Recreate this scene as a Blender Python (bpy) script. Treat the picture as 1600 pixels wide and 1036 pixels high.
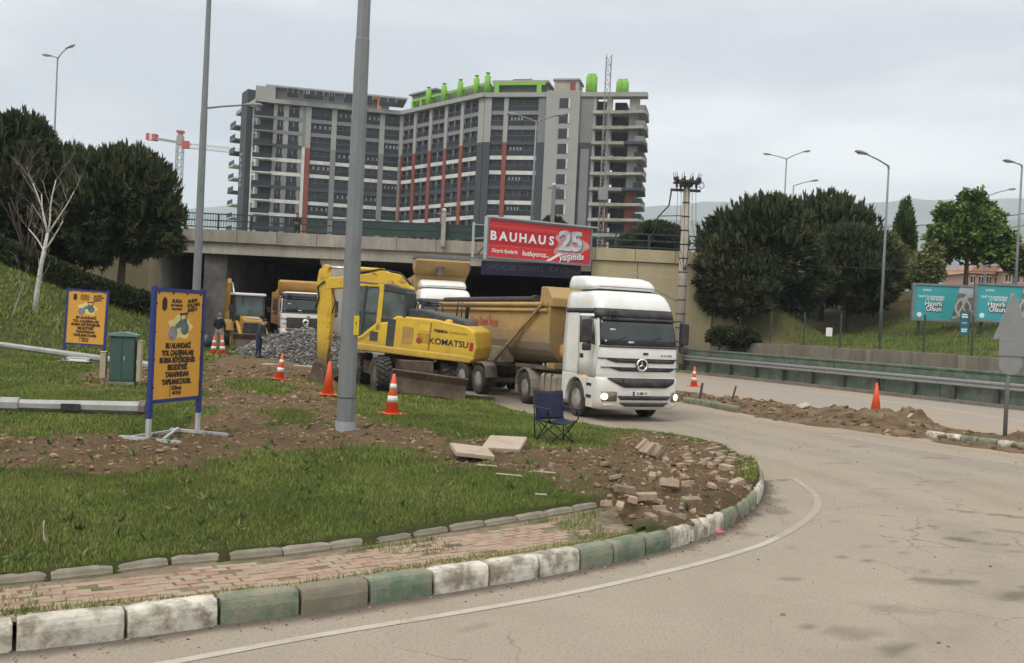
import bpy, bmesh, math, random
import numpy as np
from mathutils import Vector, Matrix, noise as mnoise
R = math.radians
random.seed(7); rng = np.random.default_rng(7)
scene = bpy.context.scene
COL = scene.collection
for _o in list(bpy.data.objects): bpy.data.objects.remove(_o)

# ---------------------------------------------------------------- camera
FPX, CAMH, ROLL, PITCH = 1500.0, 2.6, R(2.7), math.atan(18 / 1500)
cr, sr, cp, sp = math.cos(ROLL), math.sin(ROLL), math.cos(PITCH), math.sin(PITCH)
cam_d = bpy.data.cameras.new('camera'); cam = bpy.data.objects.new('camera', cam_d); COL.objects.link(cam)
cam_d.sensor_width = 36; cam_d.lens = FPX / 1600 * 36; cam_d.clip_start = .1; cam_d.clip_end = 40000
_fw = Vector((0, cp, -sp)); _up0 = Vector((0, sp, cp)); _rt0 = Vector((1, 0, 0))
_rt = _rt0 * cr + _up0 * sr; _up = _up0 * cr - _rt0 * sr
_m = Matrix((_rt, _up, -_fw)).transposed().to_4x4(); _m.translation = Vector((0, 0, CAMH))
cam.matrix_world = _m
scene.camera = cam

# ---------------------------------------------------------------- sky and sun (overcast afternoon)
SUN_EL, SUN_AZ = R(52), R(215)        # azimuth from +Y clockwise: behind the camera's left shoulder
world = bpy.data.worlds.new('World'); scene.world = world; world.use_nodes = True
nt = world.node_tree; nt.nodes.clear()
def _n(t, **k):
    n = nt.nodes.new(t)
    for a, b in k.items(): setattr(n, a, b)
    return n
L_ = nt.links.new
out = _n('ShaderNodeOutputWorld'); bg = _n('ShaderNodeBackground'); add = _n('ShaderNodeAddShader'); bg2 = _n('ShaderNodeBackground')
sky = _n('ShaderNodeTexSky', sky_type='NISHITA', sun_disc=False, sun_elevation=SUN_EL, sun_rotation=SUN_AZ, air_density=1.0, dust_density=4.0, ozone_density=1.0)
L_(sky.outputs[0], bg2.inputs[0]); bg2.inputs[1].default_value = .05 * .5
tc = _n('ShaderNodeTexCoord'); mp = _n('ShaderNodeMapping'); mp.inputs['Scale'].default_value = (1, 1, 4.2); mp.inputs['Location'].default_value = (1.3, 0.4, .2)
L_(tc.outputs['Generated'], mp.inputs[0])
n1 = _n('ShaderNodeTexNoise'); n1.inputs['Scale'].default_value = 1.3; n1.inputs['Detail'].default_value = 5; n1.inputs['Roughness'].default_value = .52
L_(mp.outputs[0], n1.inputs['Vector'])
rp = _n('ShaderNodeValToRGB'); rp.color_ramp.interpolation = 'EASE'
rp.color_ramp.elements[0].position = .33; rp.color_ramp.elements[0].color = (.36, .362, .374, 1)
rp.color_ramp.elements[1].position = .64; rp.color_ramp.elements[1].color = (.72, .70, .665, 1)
L_(n1.outputs['Fac'], rp.inputs[0])
# overcast luminance rises from the horizon to the zenith (CIE overcast sky)
sx = _n('ShaderNodeSeparateXYZ'); L_(tc.outputs['Generated'], sx.inputs[0])
ma = _n('ShaderNodeMath', operation='MAXIMUM'); ma.inputs[1].default_value = 0; L_(sx.outputs['Z'], ma.inputs[0])
mb_ = _n('ShaderNodeMath', operation='MULTIPLY_ADD'); mb_.inputs[1].default_value = 1.0; mb_.inputs[2].default_value = 1.0; L_(ma.outputs[0], mb_.inputs[0])
L_(rp.outputs[0], bg.inputs[0]); L_(mb_.outputs[0], bg.inputs[1])
L_(bg.outputs[0], add.inputs[0]); L_(bg2.outputs[0], add.inputs[1]); L_(add.outputs[0], out.inputs[0])
sun_d = bpy.data.lights.new('sun', 'SUN'); sun_d.energy = 1.0; sun_d.angle = R(22); sun_d.color = (1, .95, .87)
sun = bpy.data.objects.new('sun', sun_d); COL.objects.link(sun)
_sd = Vector((math.sin(SUN_AZ) * math.cos(SUN_EL), math.cos(SUN_AZ) * math.cos(SUN_EL), math.sin(SUN_EL)))
sun.rotation_euler = _sd.to_track_quat('Z', 'Y').to_euler(); sun.location = (-30, -30, 60)
scene.cycles.volume_bounces = 3; scene.cycles.max_bounces = 12
vs = scene.view_settings; vs.view_transform = 'Standard'; vs.look = 'None'; vs.exposure = 0.42; vs.gamma = 1; vs.use_curve_mapping = False

# ---------------------------------------------------------------- survey helpers: photo measurement -> place on the ground
def ray(px, py):
    u = (px - 800) / FPX; v = (518 - py) / FPX
    x = u * cr - v * sr; z = u * sr + v * cr
    y = cp + z * sp; z = z * cp - sp
    return x / y, z / y
def gp(px, py, z=0.):
    a, b = ray(px, py); Y = (z - CAMH) / b
    return (a * Y, Y)
def at(px, py, Y):
    a, b = ray(px, py); return Vector((a * Y, Y, CAMH + b * Y))

# ---------------------------------------------------------------- materials
MATS = {}
def mat(name, col, rough=.65, metal=0., var=.15, scale=3., bump=0., bscale=40., dirt=None, dscale=2.5, damt=.5, dsharp=.12, rnd=0., world_co=False, emit=0., trans=0., spec=.5, detail=6, stretch=None, coat=0., low=None):
    if name in MATS: return MATS[name]
    m = bpy.data.materials.new(name); m.use_nodes = True; MATS[name] = m
    t = m.node_tree; b = t.nodes['Principled BSDF']; N = t.nodes.new; K = t.links.new
    b.inputs['Roughness'].default_value = rough; b.inputs['Metallic'].default_value = metal
    b.inputs['Specular IOR Level'].default_value = spec; b.inputs['Coat Weight'].default_value = coat
    if trans: b.inputs['Transmission Weight'].default_value = trans
    if emit:
        b.inputs['Emission Color'].default_value = (*col, 1); b.inputs['Emission Strength'].default_value = emit
    if world_co:
        g = N('ShaderNodeNewGeometry'); vec = g.outputs['Position']
    else:
        g = N('ShaderNodeTexCoord'); oi = N('ShaderNodeObjectInfo'); va = N('ShaderNodeVectorMath'); va.operation = 'MULTIPLY_ADD'
        cx = N('ShaderNodeCombineXYZ')
        for i in range(3): K(oi.outputs['Random'], cx.inputs[i])
        va.inputs[1].default_value = (53, 37, 71); K(cx.outputs[0], va.inputs[0]); K(g.outputs['Object'], va.inputs[2]); vec = va.outputs[0]
    if stretch:
        mp = N('ShaderNodeMapping'); mp.inputs['Scale'].default_value = stretch; K(vec, mp.inputs[0]); vec = mp.outputs[0]
    def noise(s, d=detail, r=.6):
        n = N('ShaderNodeTexNoise'); n.inputs['Scale'].default_value = s; n.inputs['Detail'].default_value = d; n.inputs['Roughness'].default_value = r
        K(vec, n.inputs['Vector']); return n.outputs['Fac']
    def mix(fac, a, bb):
        x = N('ShaderNodeMix'); x.data_type = 'RGBA'
        for sock, v in ((x.inputs[0], fac), (x.inputs[6], a), (x.inputs[7], bb)):
            if hasattr(v, 'is_linked'): K(v, sock)
            elif isinstance(v, (int, float)): sock.default_value = v
            else: sock.default_value = (*v[:3], 1)
        return x.outputs[2]
    def ramp(f, a, bb, lo=0., hi=1.):
        r = N('ShaderNodeMapRange'); r.inputs[1].default_value = a; r.inputs[2].default_value = bb; r.inputs[3].default_value = lo; r.inputs[4].default_value = hi
        K(f, r.inputs[0]); return r.outputs[0]
    c = None
    if var:
        c = mix(ramp(noise(scale), .3, .7), [max(0, x * (1 - var)) for x in col], [min(1, x * (1 + var)) for x in col])
    else:
        c = mix(0., col, col)
    if rnd:
        hs = N('ShaderNodeHueSaturation'); oi2 = N('ShaderNodeObjectInfo')
        K(ramp(oi2.outputs['Random'], 0, 1, 1 - rnd, 1 + rnd), hs.inputs['Value']); K(c, hs.inputs['Color']); c = hs.outputs[0]
    if dirt:
        f = ramp(noise(dscale, 8, .68), .5 + (.5 - damt) * .5 - dsharp, .5 + (.5 - damt) * .5 + dsharp)
        c = mix(f, c, dirt)
    if low:      # road grime caked on the lower part of a vehicle: (colour, z full, z none, strength)
        sz = N('ShaderNodeSeparateXYZ'); gg = N('ShaderNodeTexCoord'); K(gg.outputs['Object'], sz.inputs[0])
        f0 = ramp(sz.outputs['Z'], low[1], low[2], low[3], 0.); nn = ramp(noise(1.6, 8, .7), .25, .6, .5, 1.)
        mm = N('ShaderNodeMath'); mm.use_clamp = True; mm.operation = 'MULTIPLY'; K(f0, mm.inputs[0]); K(nn, mm.inputs[1])
        c = mix(mm.outputs[0], c, low[0])
        K(ramp(mm.outputs[0], 0, 1, rough, .9), b.inputs['Roughness'])
    K(c, b.inputs['Base Color'])
    if bump:
        bn = N('ShaderNodeBump'); bn.inputs['Strength'].default_value = min(1, bump); bn.inputs['Distance'].default_value = .02
        K(noise(bscale, 5, .7), bn.inputs['Height']); K(bn.outputs[0], b.inputs['Normal'])
    return m
DUST = (.36, .29, .20); SOILC = (.19, .125, .075)

# ---------------------------------------------------------------- mesh builder
class MB:
    def __init__(s): s.v = []; s.f = []; s.m = []; s.s = []
    def add(s, vs_, fs, mi=0, smooth=False, M=None):
        o = len(s.v)
        s.v += [tuple(M @ Vector(p)) for p in vs_] if M is not None else [tuple(p) for p in vs_]
        s.f += [tuple(i + o for i in f) for f in fs]; s.m += [mi] * len(fs); s.s += [smooth] * len(fs); return s
    def box(s, c, d, mi=0, rz=0, rx=0, ry=0, M=None, top=(1, 1)):
        x, y, z = d[0] / 2, d[1] / 2, d[2] / 2; tx, ty = top
        vs_ = [(-x, -y, -z), (x, -y, -z), (x, y, -z), (-x, y, -z), (-x * tx, -y * ty, z), (x * tx, -y * ty, z), (x * tx, y * ty, z), (-x * tx, y * ty, z)]
        m = Matrix.Translation(c) @ Matrix.Rotation(rz, 4, 'Z') @ Matrix.Rotation(ry, 4, 'Y') @ Matrix.Rotation(rx, 4, 'X')
        if M is not None: m = M @ m
        return s.add(vs_, [(0, 3, 2, 1), (4, 5, 6, 7), (0, 1, 5, 4), (1, 2, 6, 5), (2, 3, 7, 6), (3, 0, 4, 7)], mi, False, m)
    def bx(s, x0, x1, y0, y1, z0, z1, mi=0): return s.box(((x0 + x1) / 2, (y0 + y1) / 2, (z0 + z1) / 2), (x1 - x0, y1 - y0, z1 - z0), mi)
    def bar(s, p, q, w, h=None, mi=0, up=(0, 0, 1)):
        p, q = Vector(p), Vector(q); d = q - p; l = d.length; d.normalize(); u = Vector(up)
        if abs(d.dot(u)) > .98: u = Vector((0, 1, 0))
        sd = d.cross(u).normalized(); u = sd.cross(d); h = h or w
        m = Matrix((d, sd, u)).transposed().to_4x4(); m.translation = (p + q) / 2
        x, y, z = l / 2, w / 2, h / 2
        return s.add([(-x, -y, -z), (x, -y, -z), (x, y, -z), (-x, y, -z), (-x, -y, z), (x, -y, z), (x, y, z), (-x, y, z)],
                     [(0, 1, 2, 3), (4, 7, 6, 5), (0, 4, 5, 1), (1, 5, 6, 2), (2, 6, 7, 3), (3, 7, 4, 0)], mi, False, m)
    def tube(s, pts, r, n=8, mi=0, cap=True, smooth=True):
        pts = [Vector(p) for p in pts]; rs = r if isinstance(r, (list, tuple)) else [r] * len(pts)
        rings = []; prev = None
        for i, p in enumerate(pts):
            d = (pts[min(i + 1, len(pts) - 1)] - pts[max(i - 1, 0)]).normalized()
            if prev is None:
                a = Vector((0, 0, 1)) if abs(d.z) < .9 else Vector((1, 0, 0)); u = d.cross(a).normalized()
            else:
                u = (prev - d * prev.dot(d)).normalized()
            prev = u; w = d.cross(u)
            rings.append([p + (u * math.cos(6.28318 * k / n) + w * math.sin(6.28318 * k / n)) * rs[i] for k in range(n)])
        return s.loft(rings, mi, cap, smooth)
    def loft(s, rings, mi=0, cap=True, smooth=True):
        n = len(rings[0]); vs_ = [p for r in rings for p in r]; fs = []
        for i in range(len(rings) - 1):
            for k in range(n): fs.append((i * n + k, i * n + (k + 1) % n, (i + 1) * n + (k + 1) % n, (i + 1) * n + k))
        s.add(vs_, fs, mi, smooth)
        if cap:
            o = len(s.v) - len(vs_)
            s.f += [tuple(o + k for k in reversed(range(n))), tuple(o + (len(rings) - 1) * n + k for k in range(n))]; s.m += [mi] * 2; s.s += [False] * 2
        return s
    def lathe(s, prof, n=16, mi=0, M=None, smooth=True, cap=True):      # prof: (r, z); about z
        rings = []
        for r, z in prof:
            ring = [Vector((r * math.cos(6.28318 * k / n), r * math.sin(6.28318 * k / n), z)) for k in range(n)]
            rings.append([M @ p for p in ring] if M is not None else ring)
        return s.loft(rings, mi, cap, smooth)
    def prism(s, poly, axis, lo, hi, mi=0, smooth=False):     # poly in the two other axes (xz for 'y', yz for 'x', xy for 'z')
        def P(a, b, h): return {'x': (h, a, b), 'y': (a, h, b), 'z': (a, b, h)}[axis]
        n = len(poly); vs_ = [P(a, b, lo) for a, b in poly] + [P(a, b, hi) for a, b in poly]
        return s.add(vs_, [tuple(range(n)), tuple(reversed(range(n, 2 * n)))] + [(k, k + n, (k + 1) % n + n, (k + 1) % n) for k in range(n)], mi, smooth)
    def mesh(s, name, mats):
        me = bpy.data.meshes.new(name); me.from_pydata(s.v, [], s.f)
        for m in (mats if isinstance(mats, (list, tuple)) else [mats]): me.materials.append(m)
        me.polygons.foreach_set('material_index', s.m); me.polygons.foreach_set('use_smooth', s.s)
        bm = bmesh.new(); bm.from_mesh(me); bmesh.ops.recalc_face_normals(bm, faces=bm.faces); bm.to_mesh(me); bm.free()
        me.update(); return me
    def build(s, name, mats, parent=None, bevel=0, seg=2, loc=None, rz=0):
        o = obj(name, s.mesh(name, mats), parent)
        if bevel: addbevel(o, bevel, seg)
        if loc is not None: o.location = loc
        if rz: o.rotation_euler.z = rz
        return o
def addbevel(o, w, seg=2):
    b = o.modifiers.new('bevel', 'BEVEL'); b.width = w; b.segments = seg; b.limit_method = 'ANGLE'; b.angle_limit = R(35); b.harden_normals = False
    return o
def obj(name, me, parent=None, loc=None, rot=None):
    o = bpy.data.objects.new(name, me); COL.objects.link(o)
    if parent is not None: o.parent = parent
    if loc is not None: o.location = loc
    if rot is not None: o.rotation_euler = rot
    return o
def tag(o, label=None, cat=None, group=None, kind=None):
    if label: o['label'] = label
    if cat: o['category'] = cat
    if group: o['group'] = group
    if kind: o['kind'] = kind
    return o
def thing(name, label, cat, loc=(0, 0, 0), rz=0, group=None):
    o = obj(name, None, None, loc, (0, 0, rz)); o.empty_display_size = .3
    return tag(o, label, cat, group)
def copy_tree(o, parent=None):
    c = o.copy(); COL.objects.link(c)
    if parent is not None: c.parent = parent
    for ch in list(o.children): copy_tree(ch, c)
    return c
def npmesh(name, V, Fq, mats, smooth=False, mi=None, n=4):
    me = bpy.data.meshes.new(name); V = np.ascontiguousarray(V, np.float32); Fq = np.ascontiguousarray(Fq, np.int32)
    me.vertices.add(len(V)); me.vertices.foreach_set('co', V.ravel())
    me.loops.add(Fq.size); me.loops.foreach_set('vertex_index', Fq.ravel()); me.polygons.add(len(Fq))
    me.polygons.foreach_set('loop_start', np.arange(0, Fq.size, n, dtype=np.int32)); me.polygons.foreach_set('loop_total', np.full(len(Fq), n, np.int32))
    for m in (mats if isinstance(mats, (list, tuple)) else [mats]): me.materials.append(m)
    me.polygons.foreach_set('use_smooth', np.full(len(Fq), smooth))
    if mi is not None: me.polygons.foreach_set('material_index', mi.astype(np.int32))
    me.update(calc_edges=True); return me
def text(body, size, m, parent, loc, rot, name='lettering', weight=0., depth=.004, align='CENTER', sx=1., shear=0., space=1.):
    cu = bpy.data.curves.new(name, 'FONT'); cu.body = body; cu.size = size; cu.align_x = align; cu.align_y = 'CENTER'; cu.offset = weight; cu.extrude = depth; cu.shear = shear; cu.space_character = space; cu.resolution_u = 3
    o = bpy.data.objects.new(name, cu); COL.objects.link(o)
    me = bpy.data.meshes.new_from_object(o); me.materials.clear(); me.materials.append(m)
    bpy.data.objects.remove(o); bpy.data.curves.remove(cu); me.name = name
    q = obj(name, me, parent, loc, rot); q.scale = (sx, 1, 1); return q
def hash2(x, y, s=0):
    return mnoise.noise(Vector((x, y, s * 7.31)))
def fbm(X, Y, sc, oct=4, seed=0):
    """vectorised value noise"""
    out = np.zeros_like(X, float); a = 1.; tot = 0
    for o in range(oct):
        x = X * sc + seed * 17.3 + o * 5.1; y = Y * sc - seed * 9.7 + o * 3.3
        xi = np.floor(x).astype(np.int64); yi = np.floor(y).astype(np.int64); fx = x - xi; fy = y - yi
        fx = fx * fx * (3 - 2 * fx); fy = fy * fy * (3 - 2 * fy)
        def h(i, j):
            n = (i * 374761393 + j * 668265263 + seed * 974711) & 0x7fffffff
            n = ((n ^ (n >> 13)) * 1274126177) & 0x7fffffff
            return ((n ^ (n >> 16)) & 0xffff) / 65535.
        v = (h(xi, yi) * (1 - fx) + h(xi + 1, yi) * fx) * (1 - fy) + (h(xi, yi + 1) * (1 - fx) + h(xi + 1, yi + 1) * fx) * fy
        out += a * v; tot += a; a *= .5; sc *= 2.03
    return out / tot
def sdist(X, Y, poly, closed=True):
    """signed distance to a polygon, positive inside (vectorised)"""
    P = np.array(poly, float); n = len(P); d = np.full(X.shape, 1e9); ins = np.zeros(X.shape, bool)
    for i in range(n if closed else n - 1):
        a, b = P[i], P[(i + 1) % n]; e = b - a
        t = np.clip(((X - a[0]) * e[0] + (Y - a[1]) * e[1]) / (e @ e + 1e-12), 0, 1)
        d = np.minimum(d, np.hypot(X - a[0] - t * e[0], Y - a[1] - t * e[1]))
        if closed and a[1] != b[1]:
            c = ((a[1] > Y) != (b[1] > Y)) & (X < (b[0] - a[0]) * (Y - a[1]) / (b[1] - a[1]) + a[0]); ins ^= c
    return np.where(ins, d, -d) if closed else d
def catmull(P, per=8):
    P = [np.array(p, float) for p in P]; Q = []
    for i in range(len(P) - 1):
        a = P[max(i - 1, 0)]; b = P[i]; c = P[i + 1]; d = P[min(i + 2, len(P) - 1)]
        for k in range(per):
            t = k / per; Q.append(.5 * (2 * b + (c - a) * t + (2 * a - 5 * b + 4 * c - d) * t * t + (3 * b - a - 3 * c + d) * t ** 3))
    Q.append(P[-1]); return np.array(Q)
def clump(n, seed=0):
    """irregular stone/clod meshes"""
    r = random.Random(seed); bm = bmesh.new(); bmesh.ops.create_icosphere(bm, subdivisions=1, radius=1)
    for v in bm.verts: v.co *= r.uniform(.6, 1.2)
    V = np.array([v.co[:] for v in bm.verts]); F_ = np.array([[v.index for v in f.verts] for f in bm.faces]); bm.free(); return V, F_
def scatter(name, pts, sizes, mats, seed=0, parent=None, flat=.7, kind='stuff', base=None, mi=None):
    """one mesh of many small irregular lumps at pts"""
    rr = np.random.default_rng(seed); prot = [clump(0, seed + k) if base is None else base for k in range(5)]; VV = []; FF = []; off = 0; MI = []
    for i, (p, s_) in enumerate(zip(pts, sizes)):
        V, F_ = prot[i % 5]; a = rr.uniform(0, 6.28); c_, d_ = math.cos(a), math.sin(a); b = rr.uniform(0, 6.28); e_, g_ = math.cos(b), math.sin(b)
        W = V * (rr.uniform(.7, 1.3, 3)); W = np.stack([W[:, 0], W[:, 1] * e_ - W[:, 2] * g_, W[:, 1] * g_ + W[:, 2] * e_], 1)
        W = np.stack([W[:, 0] * c_ - W[:, 1] * d_, W[:, 0] * d_ + W[:, 1] * c_, W[:, 2] * flat], 1) * s_
        VV.append(W + np.array(p)); FF.append(F_ + off); off += len(V); MI.append(np.full(len(F_), (mi[i] if mi is not None else 0)))
    me = npmesh(name, np.concatenate(VV), np.concatenate(FF), mats, False, np.concatenate(MI), 3)
    o = obj(name, me, parent)
    if kind: o['kind'] = kind
    return o
# ================================================================ ground
def sstep(t): t = np.clip(t, 0, 1); return t * t * (3 - 2 * t)
KERB_PX = [(22, 1019), (197, 999), (343, 978), (470, 962), (578, 945), (678, 930), (766, 916), (844, 903), (908, 890), (960, 880), (1010, 868), (1048, 858), (1081, 848), (1112, 836), (1133, 827), (1155, 815), (1172, 802), (1184, 789), (1194, 772), (1193, 752)]
KB = [np.array(gp(*p)) for p in KERB_PX]
_d = (KB[0] - KB[2]) / np.linalg.norm(KB[0] - KB[2])
KB = [KB[0] + _d * .8 * k for k in (5, 4, 3, 2, 1)] + KB
OUT = catmull([KB[0] + _d * 14] + KB, 6)
SIDE = [gp(1183, 738), gp(1160, 722), gp(1120, 705), (3.9, 22.8), gp(960, 673), gp(905, 663), gp(860, 654), gp(820, 646), (-.75, 30.6)]
INNER = catmull([np.array(gp(0, 905, .25)) + _d * q_ for q_ in (15, 8, 4, 2, 1)] + [gp(*p, .25) for p in [(0, 905), (160, 890), (280, 875), (450, 860), (570, 845), (700, 825), (800, 810), (900, 795), (955, 784)]], 6)
ISLAND = [tuple(p) for p in OUT] + [tuple(p) for p in SIDE] + [(-2.6, 33), (-6, 36.5), (-9.5, 41), (-12, 48), (-12, 130), (-90, 130), (-90, -20), (-20, -20)]
SITE = [(-12.6, 47), (-9.3, 39), (-5.6, 33.4), (-3.2, 30.9), (-.5, 30.5), (9, 31), (9, 130), (-19, 130), (-18.5, 52), (-15.5, 49)]
DIRT_PX = [[(-60, 692), (120, 678), (230, 690), (320, 660), (312, 600), (330, 566), (400, 562), (470, 592), (520, 628), (600, 674), (720, 690), (700, 712), (560, 702), (420, 714), (340, 735), (150, 742), (-60, 735)],
           [(640, 714), (740, 690), (840, 702), (920, 706), (970, 694), (985, 676), (1070, 682), (1130, 698), (1185, 722), (1215, 750), (1205, 790), (1120, 822), (980, 805), (940, 784), (880, 765), (800, 745), (700, 735)],
           [(110, 588), (250, 570), (260, 604), (140, 612)], [(385, 560), (470, 572), (560, 592), (520, 610), (440, 590)]]
DIRT = [[gp(*p, .32) for p in P] for P in DIRT_PX]
GREEN = [[gp(*p, .32) for p in P] for P in [[(355, 600), (420, 602), (470, 618), (430, 628), (350, 618)], [(400, 650), (470, 640), (500, 668), (430, 672)], [(560, 632), (640, 660), (600, 668), (550, 650)]]]
def roadz(X, Y): return .42 * sstep((Y - 33) / 16) * sstep((5 - X) / 6)
def land(X, Y):
    """height of the island: lawn, slope on the left and the building site below the bridge"""
    X = np.asarray(X, float); Y = np.asarray(Y, float)
    d = sdist(X, Y, ISLAND); site = sstep((sdist(X, Y, SITE) + .4) / 1.2)
    z = .27 + .006 * np.clip(Y - 9, 0, 40) + .10 * (fbm(X, Y, .35, 3, 3) - .5)
    z += .06 * sstep((sdist(X, Y, [tuple(p) for p in INNER] + [(20, 60), (-60, 60), (-60, -20)]) - .1) / 1.2)
    start = -17.6 + np.clip(Y - 33, -6, 22) * .27
    r = np.clip(start - X, 0, 9.5); z += .44 * np.where(r < 1.5, r * r / 3, r - .75) * sstep((53.5 - Y) / 7) * sstep((Y - 22) / 12)
    z = z * (1 - site) + (roadz(X, Y) + .01) * site
    ds = sdist(X, Y, SIDE + [(-2.6, 33)], False)
    z = z * (1 - (1 - site) * .78 * (1 - sstep(ds / 6.5)) * sstep((Y - 19) / 4)) - .02 * (1 - sstep(ds / 1.))
    e = np.where(site > .5, 1, sstep(ds / .45) * sstep((d + .02) / .14))
    return z * e - .08 * (1 - e)
def dirtmask(X, Y):
    n = (fbm(X, Y, .9, 4, 5) - .5) * 1.6 + (fbm(X, Y, 4., 3, 6) - .5) * .5
    m = np.zeros_like(X)
    for P in DIRT: m = np.maximum(m, sstep((sdist(X, Y, P) + n * .9 + .12) / .4))
    for P in GREEN: m *= 1 - sstep((sdist(X, Y, P) + n * .8 + .1) / .4)
    return m
INPOLY = [tuple(p) for p in INNER] + [tuple(p) for p in OUT if p[0] > 1.9] + [tuple(p) for p in SIDE] + [(-2.6, 33), (-6, 36.5), (-9.5, 41), (-12, 48), (-12, 130), (-90, 130), (-90, -20), (-20, -20)]

# ---- shaders of the ground
def ground_mat(name, build):
    m = bpy.data.materials.new(name); m.use_nodes = True; t = m.node_tree; b = t.nodes['Principled BSDF']; b.inputs['Roughness'].default_value = .93; b.inputs['Specular IOR Level'].default_value = .2
    N = t.nodes.new; K = t.links.new; g = N('ShaderNodeNewGeometry')
    class H: pass
    h = H()
    def noise(s, d=6, r=.6, st=None):
        n = N('ShaderNodeTexNoise'); n.inputs['Scale'].default_value = s; n.inputs['Detail'].default_value = d; n.inputs['Roughness'].default_value = r
        if st:
            mp = N('ShaderNodeMapping'); mp.inputs['Scale'].default_value = st; K(g.outputs['Position'], mp.inputs[0]); K(mp.outputs[0], n.inputs['Vector'])
        else: K(g.outputs['Position'], n.inputs['Vector'])
        return n.outputs['Fac']
    def rng_(f, a, bb, lo=0., hi=1.):
        r = N('ShaderNodeMapRange'); r.inputs[1].default_value = a; r.inputs[2].default_value = bb; r.inputs[3].default_value = lo; r.inputs[4].default_value = hi; K(f, r.inputs[0]); return r.outputs[0]
    def mix(f, a, bb):
        x = N('ShaderNodeMix'); x.data_type = 'RGBA'
        for sock, v in ((x.inputs[0], f), (x.inputs[6], a), (x.inputs[7], bb)):
            if hasattr(v, 'is_linked'): K(v, sock)
            elif isinstance(v, (int, float)): sock.default_value = v
            else: sock.default_value = (*v, 1)
        return x.outputs[2]
    def mul(a, bb):
        x = N('ShaderNodeMath'); x.operation = 'MULTIPLY'
        for i, v in enumerate((a, bb)):
            if hasattr(v, 'is_linked'): K(v, x.inputs[i])
            else: x.inputs[i].default_value = v
        return x.outputs[0]
    def crack(s):
        v = N('ShaderNodeTexVoronoi'); v.feature = 'DISTANCE_TO_EDGE'; v.inputs['Scale'].default_value = s; nn = N('ShaderNodeTexNoise'); nn.inputs['Scale'].default_value = 2.2; nn.inputs['Detail'].default_value = 6; K(g.outputs['Position'], nn.inputs['Vector'])
        va = N('ShaderNodeVectorMath'); va.operation = 'MULTIPLY_ADD'; va.inputs[1].default_value = (.55, .55, 0); K(nn.outputs['Color'], va.inputs[0]); K(g.outputs['Position'], va.inputs[2]); K(va.outputs[0], v.inputs['Vector']); return rng_(v.outputs['Distance'], .004, .016, 1., 0.)
    def attr(n): a = N('ShaderNodeAttribute'); a.attribute_name = n; return a.outputs['Fac']
    def bump(f, s, dist=.02):
        x = N('ShaderNodeBump'); x.inputs['Strength'].default_value = s; x.inputs['Distance'].default_value = dist; K(f, x.inputs['Height']); K(x.outputs[0], b.inputs['Normal'])
    h.__dict__.update(crack=crack, noise=noise, rng=rng_, mix=mix, mul=mul, attr=attr, bump=bump, b=b, K=K)
    K(build(h), b.inputs['Base Color']); MATS[name] = m; return m
def _lawn(h):
    gr = h.mix(h.rng(h.noise(.55, 5), .35, .65), (.09, .115, .03), (.12, .145, .038)); gr = h.mix(h.rng(h.noise(9, 5), .4, .75), gr, (.10, .095, .042))
    so = h.mix(h.rng(h.noise(1.3, 8, .7), .3, .7), (.185, .122, .064), (.33, .228, .130)); so = h.mix(h.rng(h.noise(7, 6), .55, .8, 0, .6), so, (.30, .22, .145))
    st = h.mix(h.rng(h.noise(.5, 8, .7), .3, .7), (.17, .15, .125), (.30, .265, .215))
    so = h.mix(h.rng(h.noise(22, 6, .8), .46, .64, 0, .6), so, (.085, .054, .030)); h.bump(h.noise(9, 9, .85), 1., .16)
    return h.mix(h.attr('site'), h.mix(h.attr('dirt'), gr, so), st)
def _road(h):
    a = h.mix(h.rng(h.noise(.33, 7, .62), .32, .68), (.290, .247, .192), (.350, .300, .235))
    a = h.mix(h.rng(h.noise(2.2, 8, .7, (1, .35, 1)), .45, .75, 0, .55), a, (.36, .305, .228))
    a = h.mix(h.rng(h.noise(1.1, 8, .75, (.35, 1, 1)), .52, .72, 0, .5), a, (.25, .205, .15))
    a = h.mix(h.rng(h.noise(.12, 5, .6, (1., .25, 1)), .42, .62, 0, .5), a, (.27, .235, .185))
    a = h.mix(h.rng(h.noise(38, 4, .75), .50, .66, 0, .75), a, (.15, .13, .105)); a = h.mix(h.rng(h.noise(55, 3, .7), .58, .70, 0, .6), a, (.44, .39, .31))
    a = h.mix(h.mul(h.crack(.9), h.rng(h.noise(.25, 3), .5, .62, 0, .65)), a, (.10, .085, .07))
    a = h.mix(h.mul(h.attr('far'), .75), a, (.29, .262, .222))
    a = h.mix(h.mul(h.attr('soil'), h.rng(h.noise(1.7, 8, .7), .3, .62)), a, (.34, .265, .18))
    a = h.mix(h.mul(h.attr('track'), h.rng(h.noise(1.6, 7, .7), .3, .65)), a, (.205, .178, .142))
    a = h.mix(h.attr('stain'), a, (.095, .078, .062))
    h.bump(h.noise(150, 3, .6), .35, .006); return a
M_LAWN = ground_mat('lawn_ground', _lawn); M_ROAD = ground_mat('dusty_asphalt', _road)
M_FAR = mat('far_ground', (.10, .115, .06), .95, var=.35, scale=.02, world_co=True)

def grid(xs, ys):
    X, Y = np.meshgrid(xs, ys); nx, ny = len(xs), len(ys); i = np.arange(nx * ny).reshape(ny, nx)
    Fq = np.stack([i[:-1, :-1], i[:-1, 1:], i[1:, 1:], i[1:, :-1]], -1).reshape(-1, 4); return X.ravel(), Y.ravel(), Fq
def put_attr(me, name, val):
    a = me.attributes.new(name, 'FLOAT', 'POINT'); a.data.foreach_set('value', np.ascontiguousarray(val, np.float32))
def compact(V, Fq):
    u, inv = np.unique(Fq.ravel(), return_inverse=True); return V[u], inv.reshape(Fq.shape), u

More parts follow.
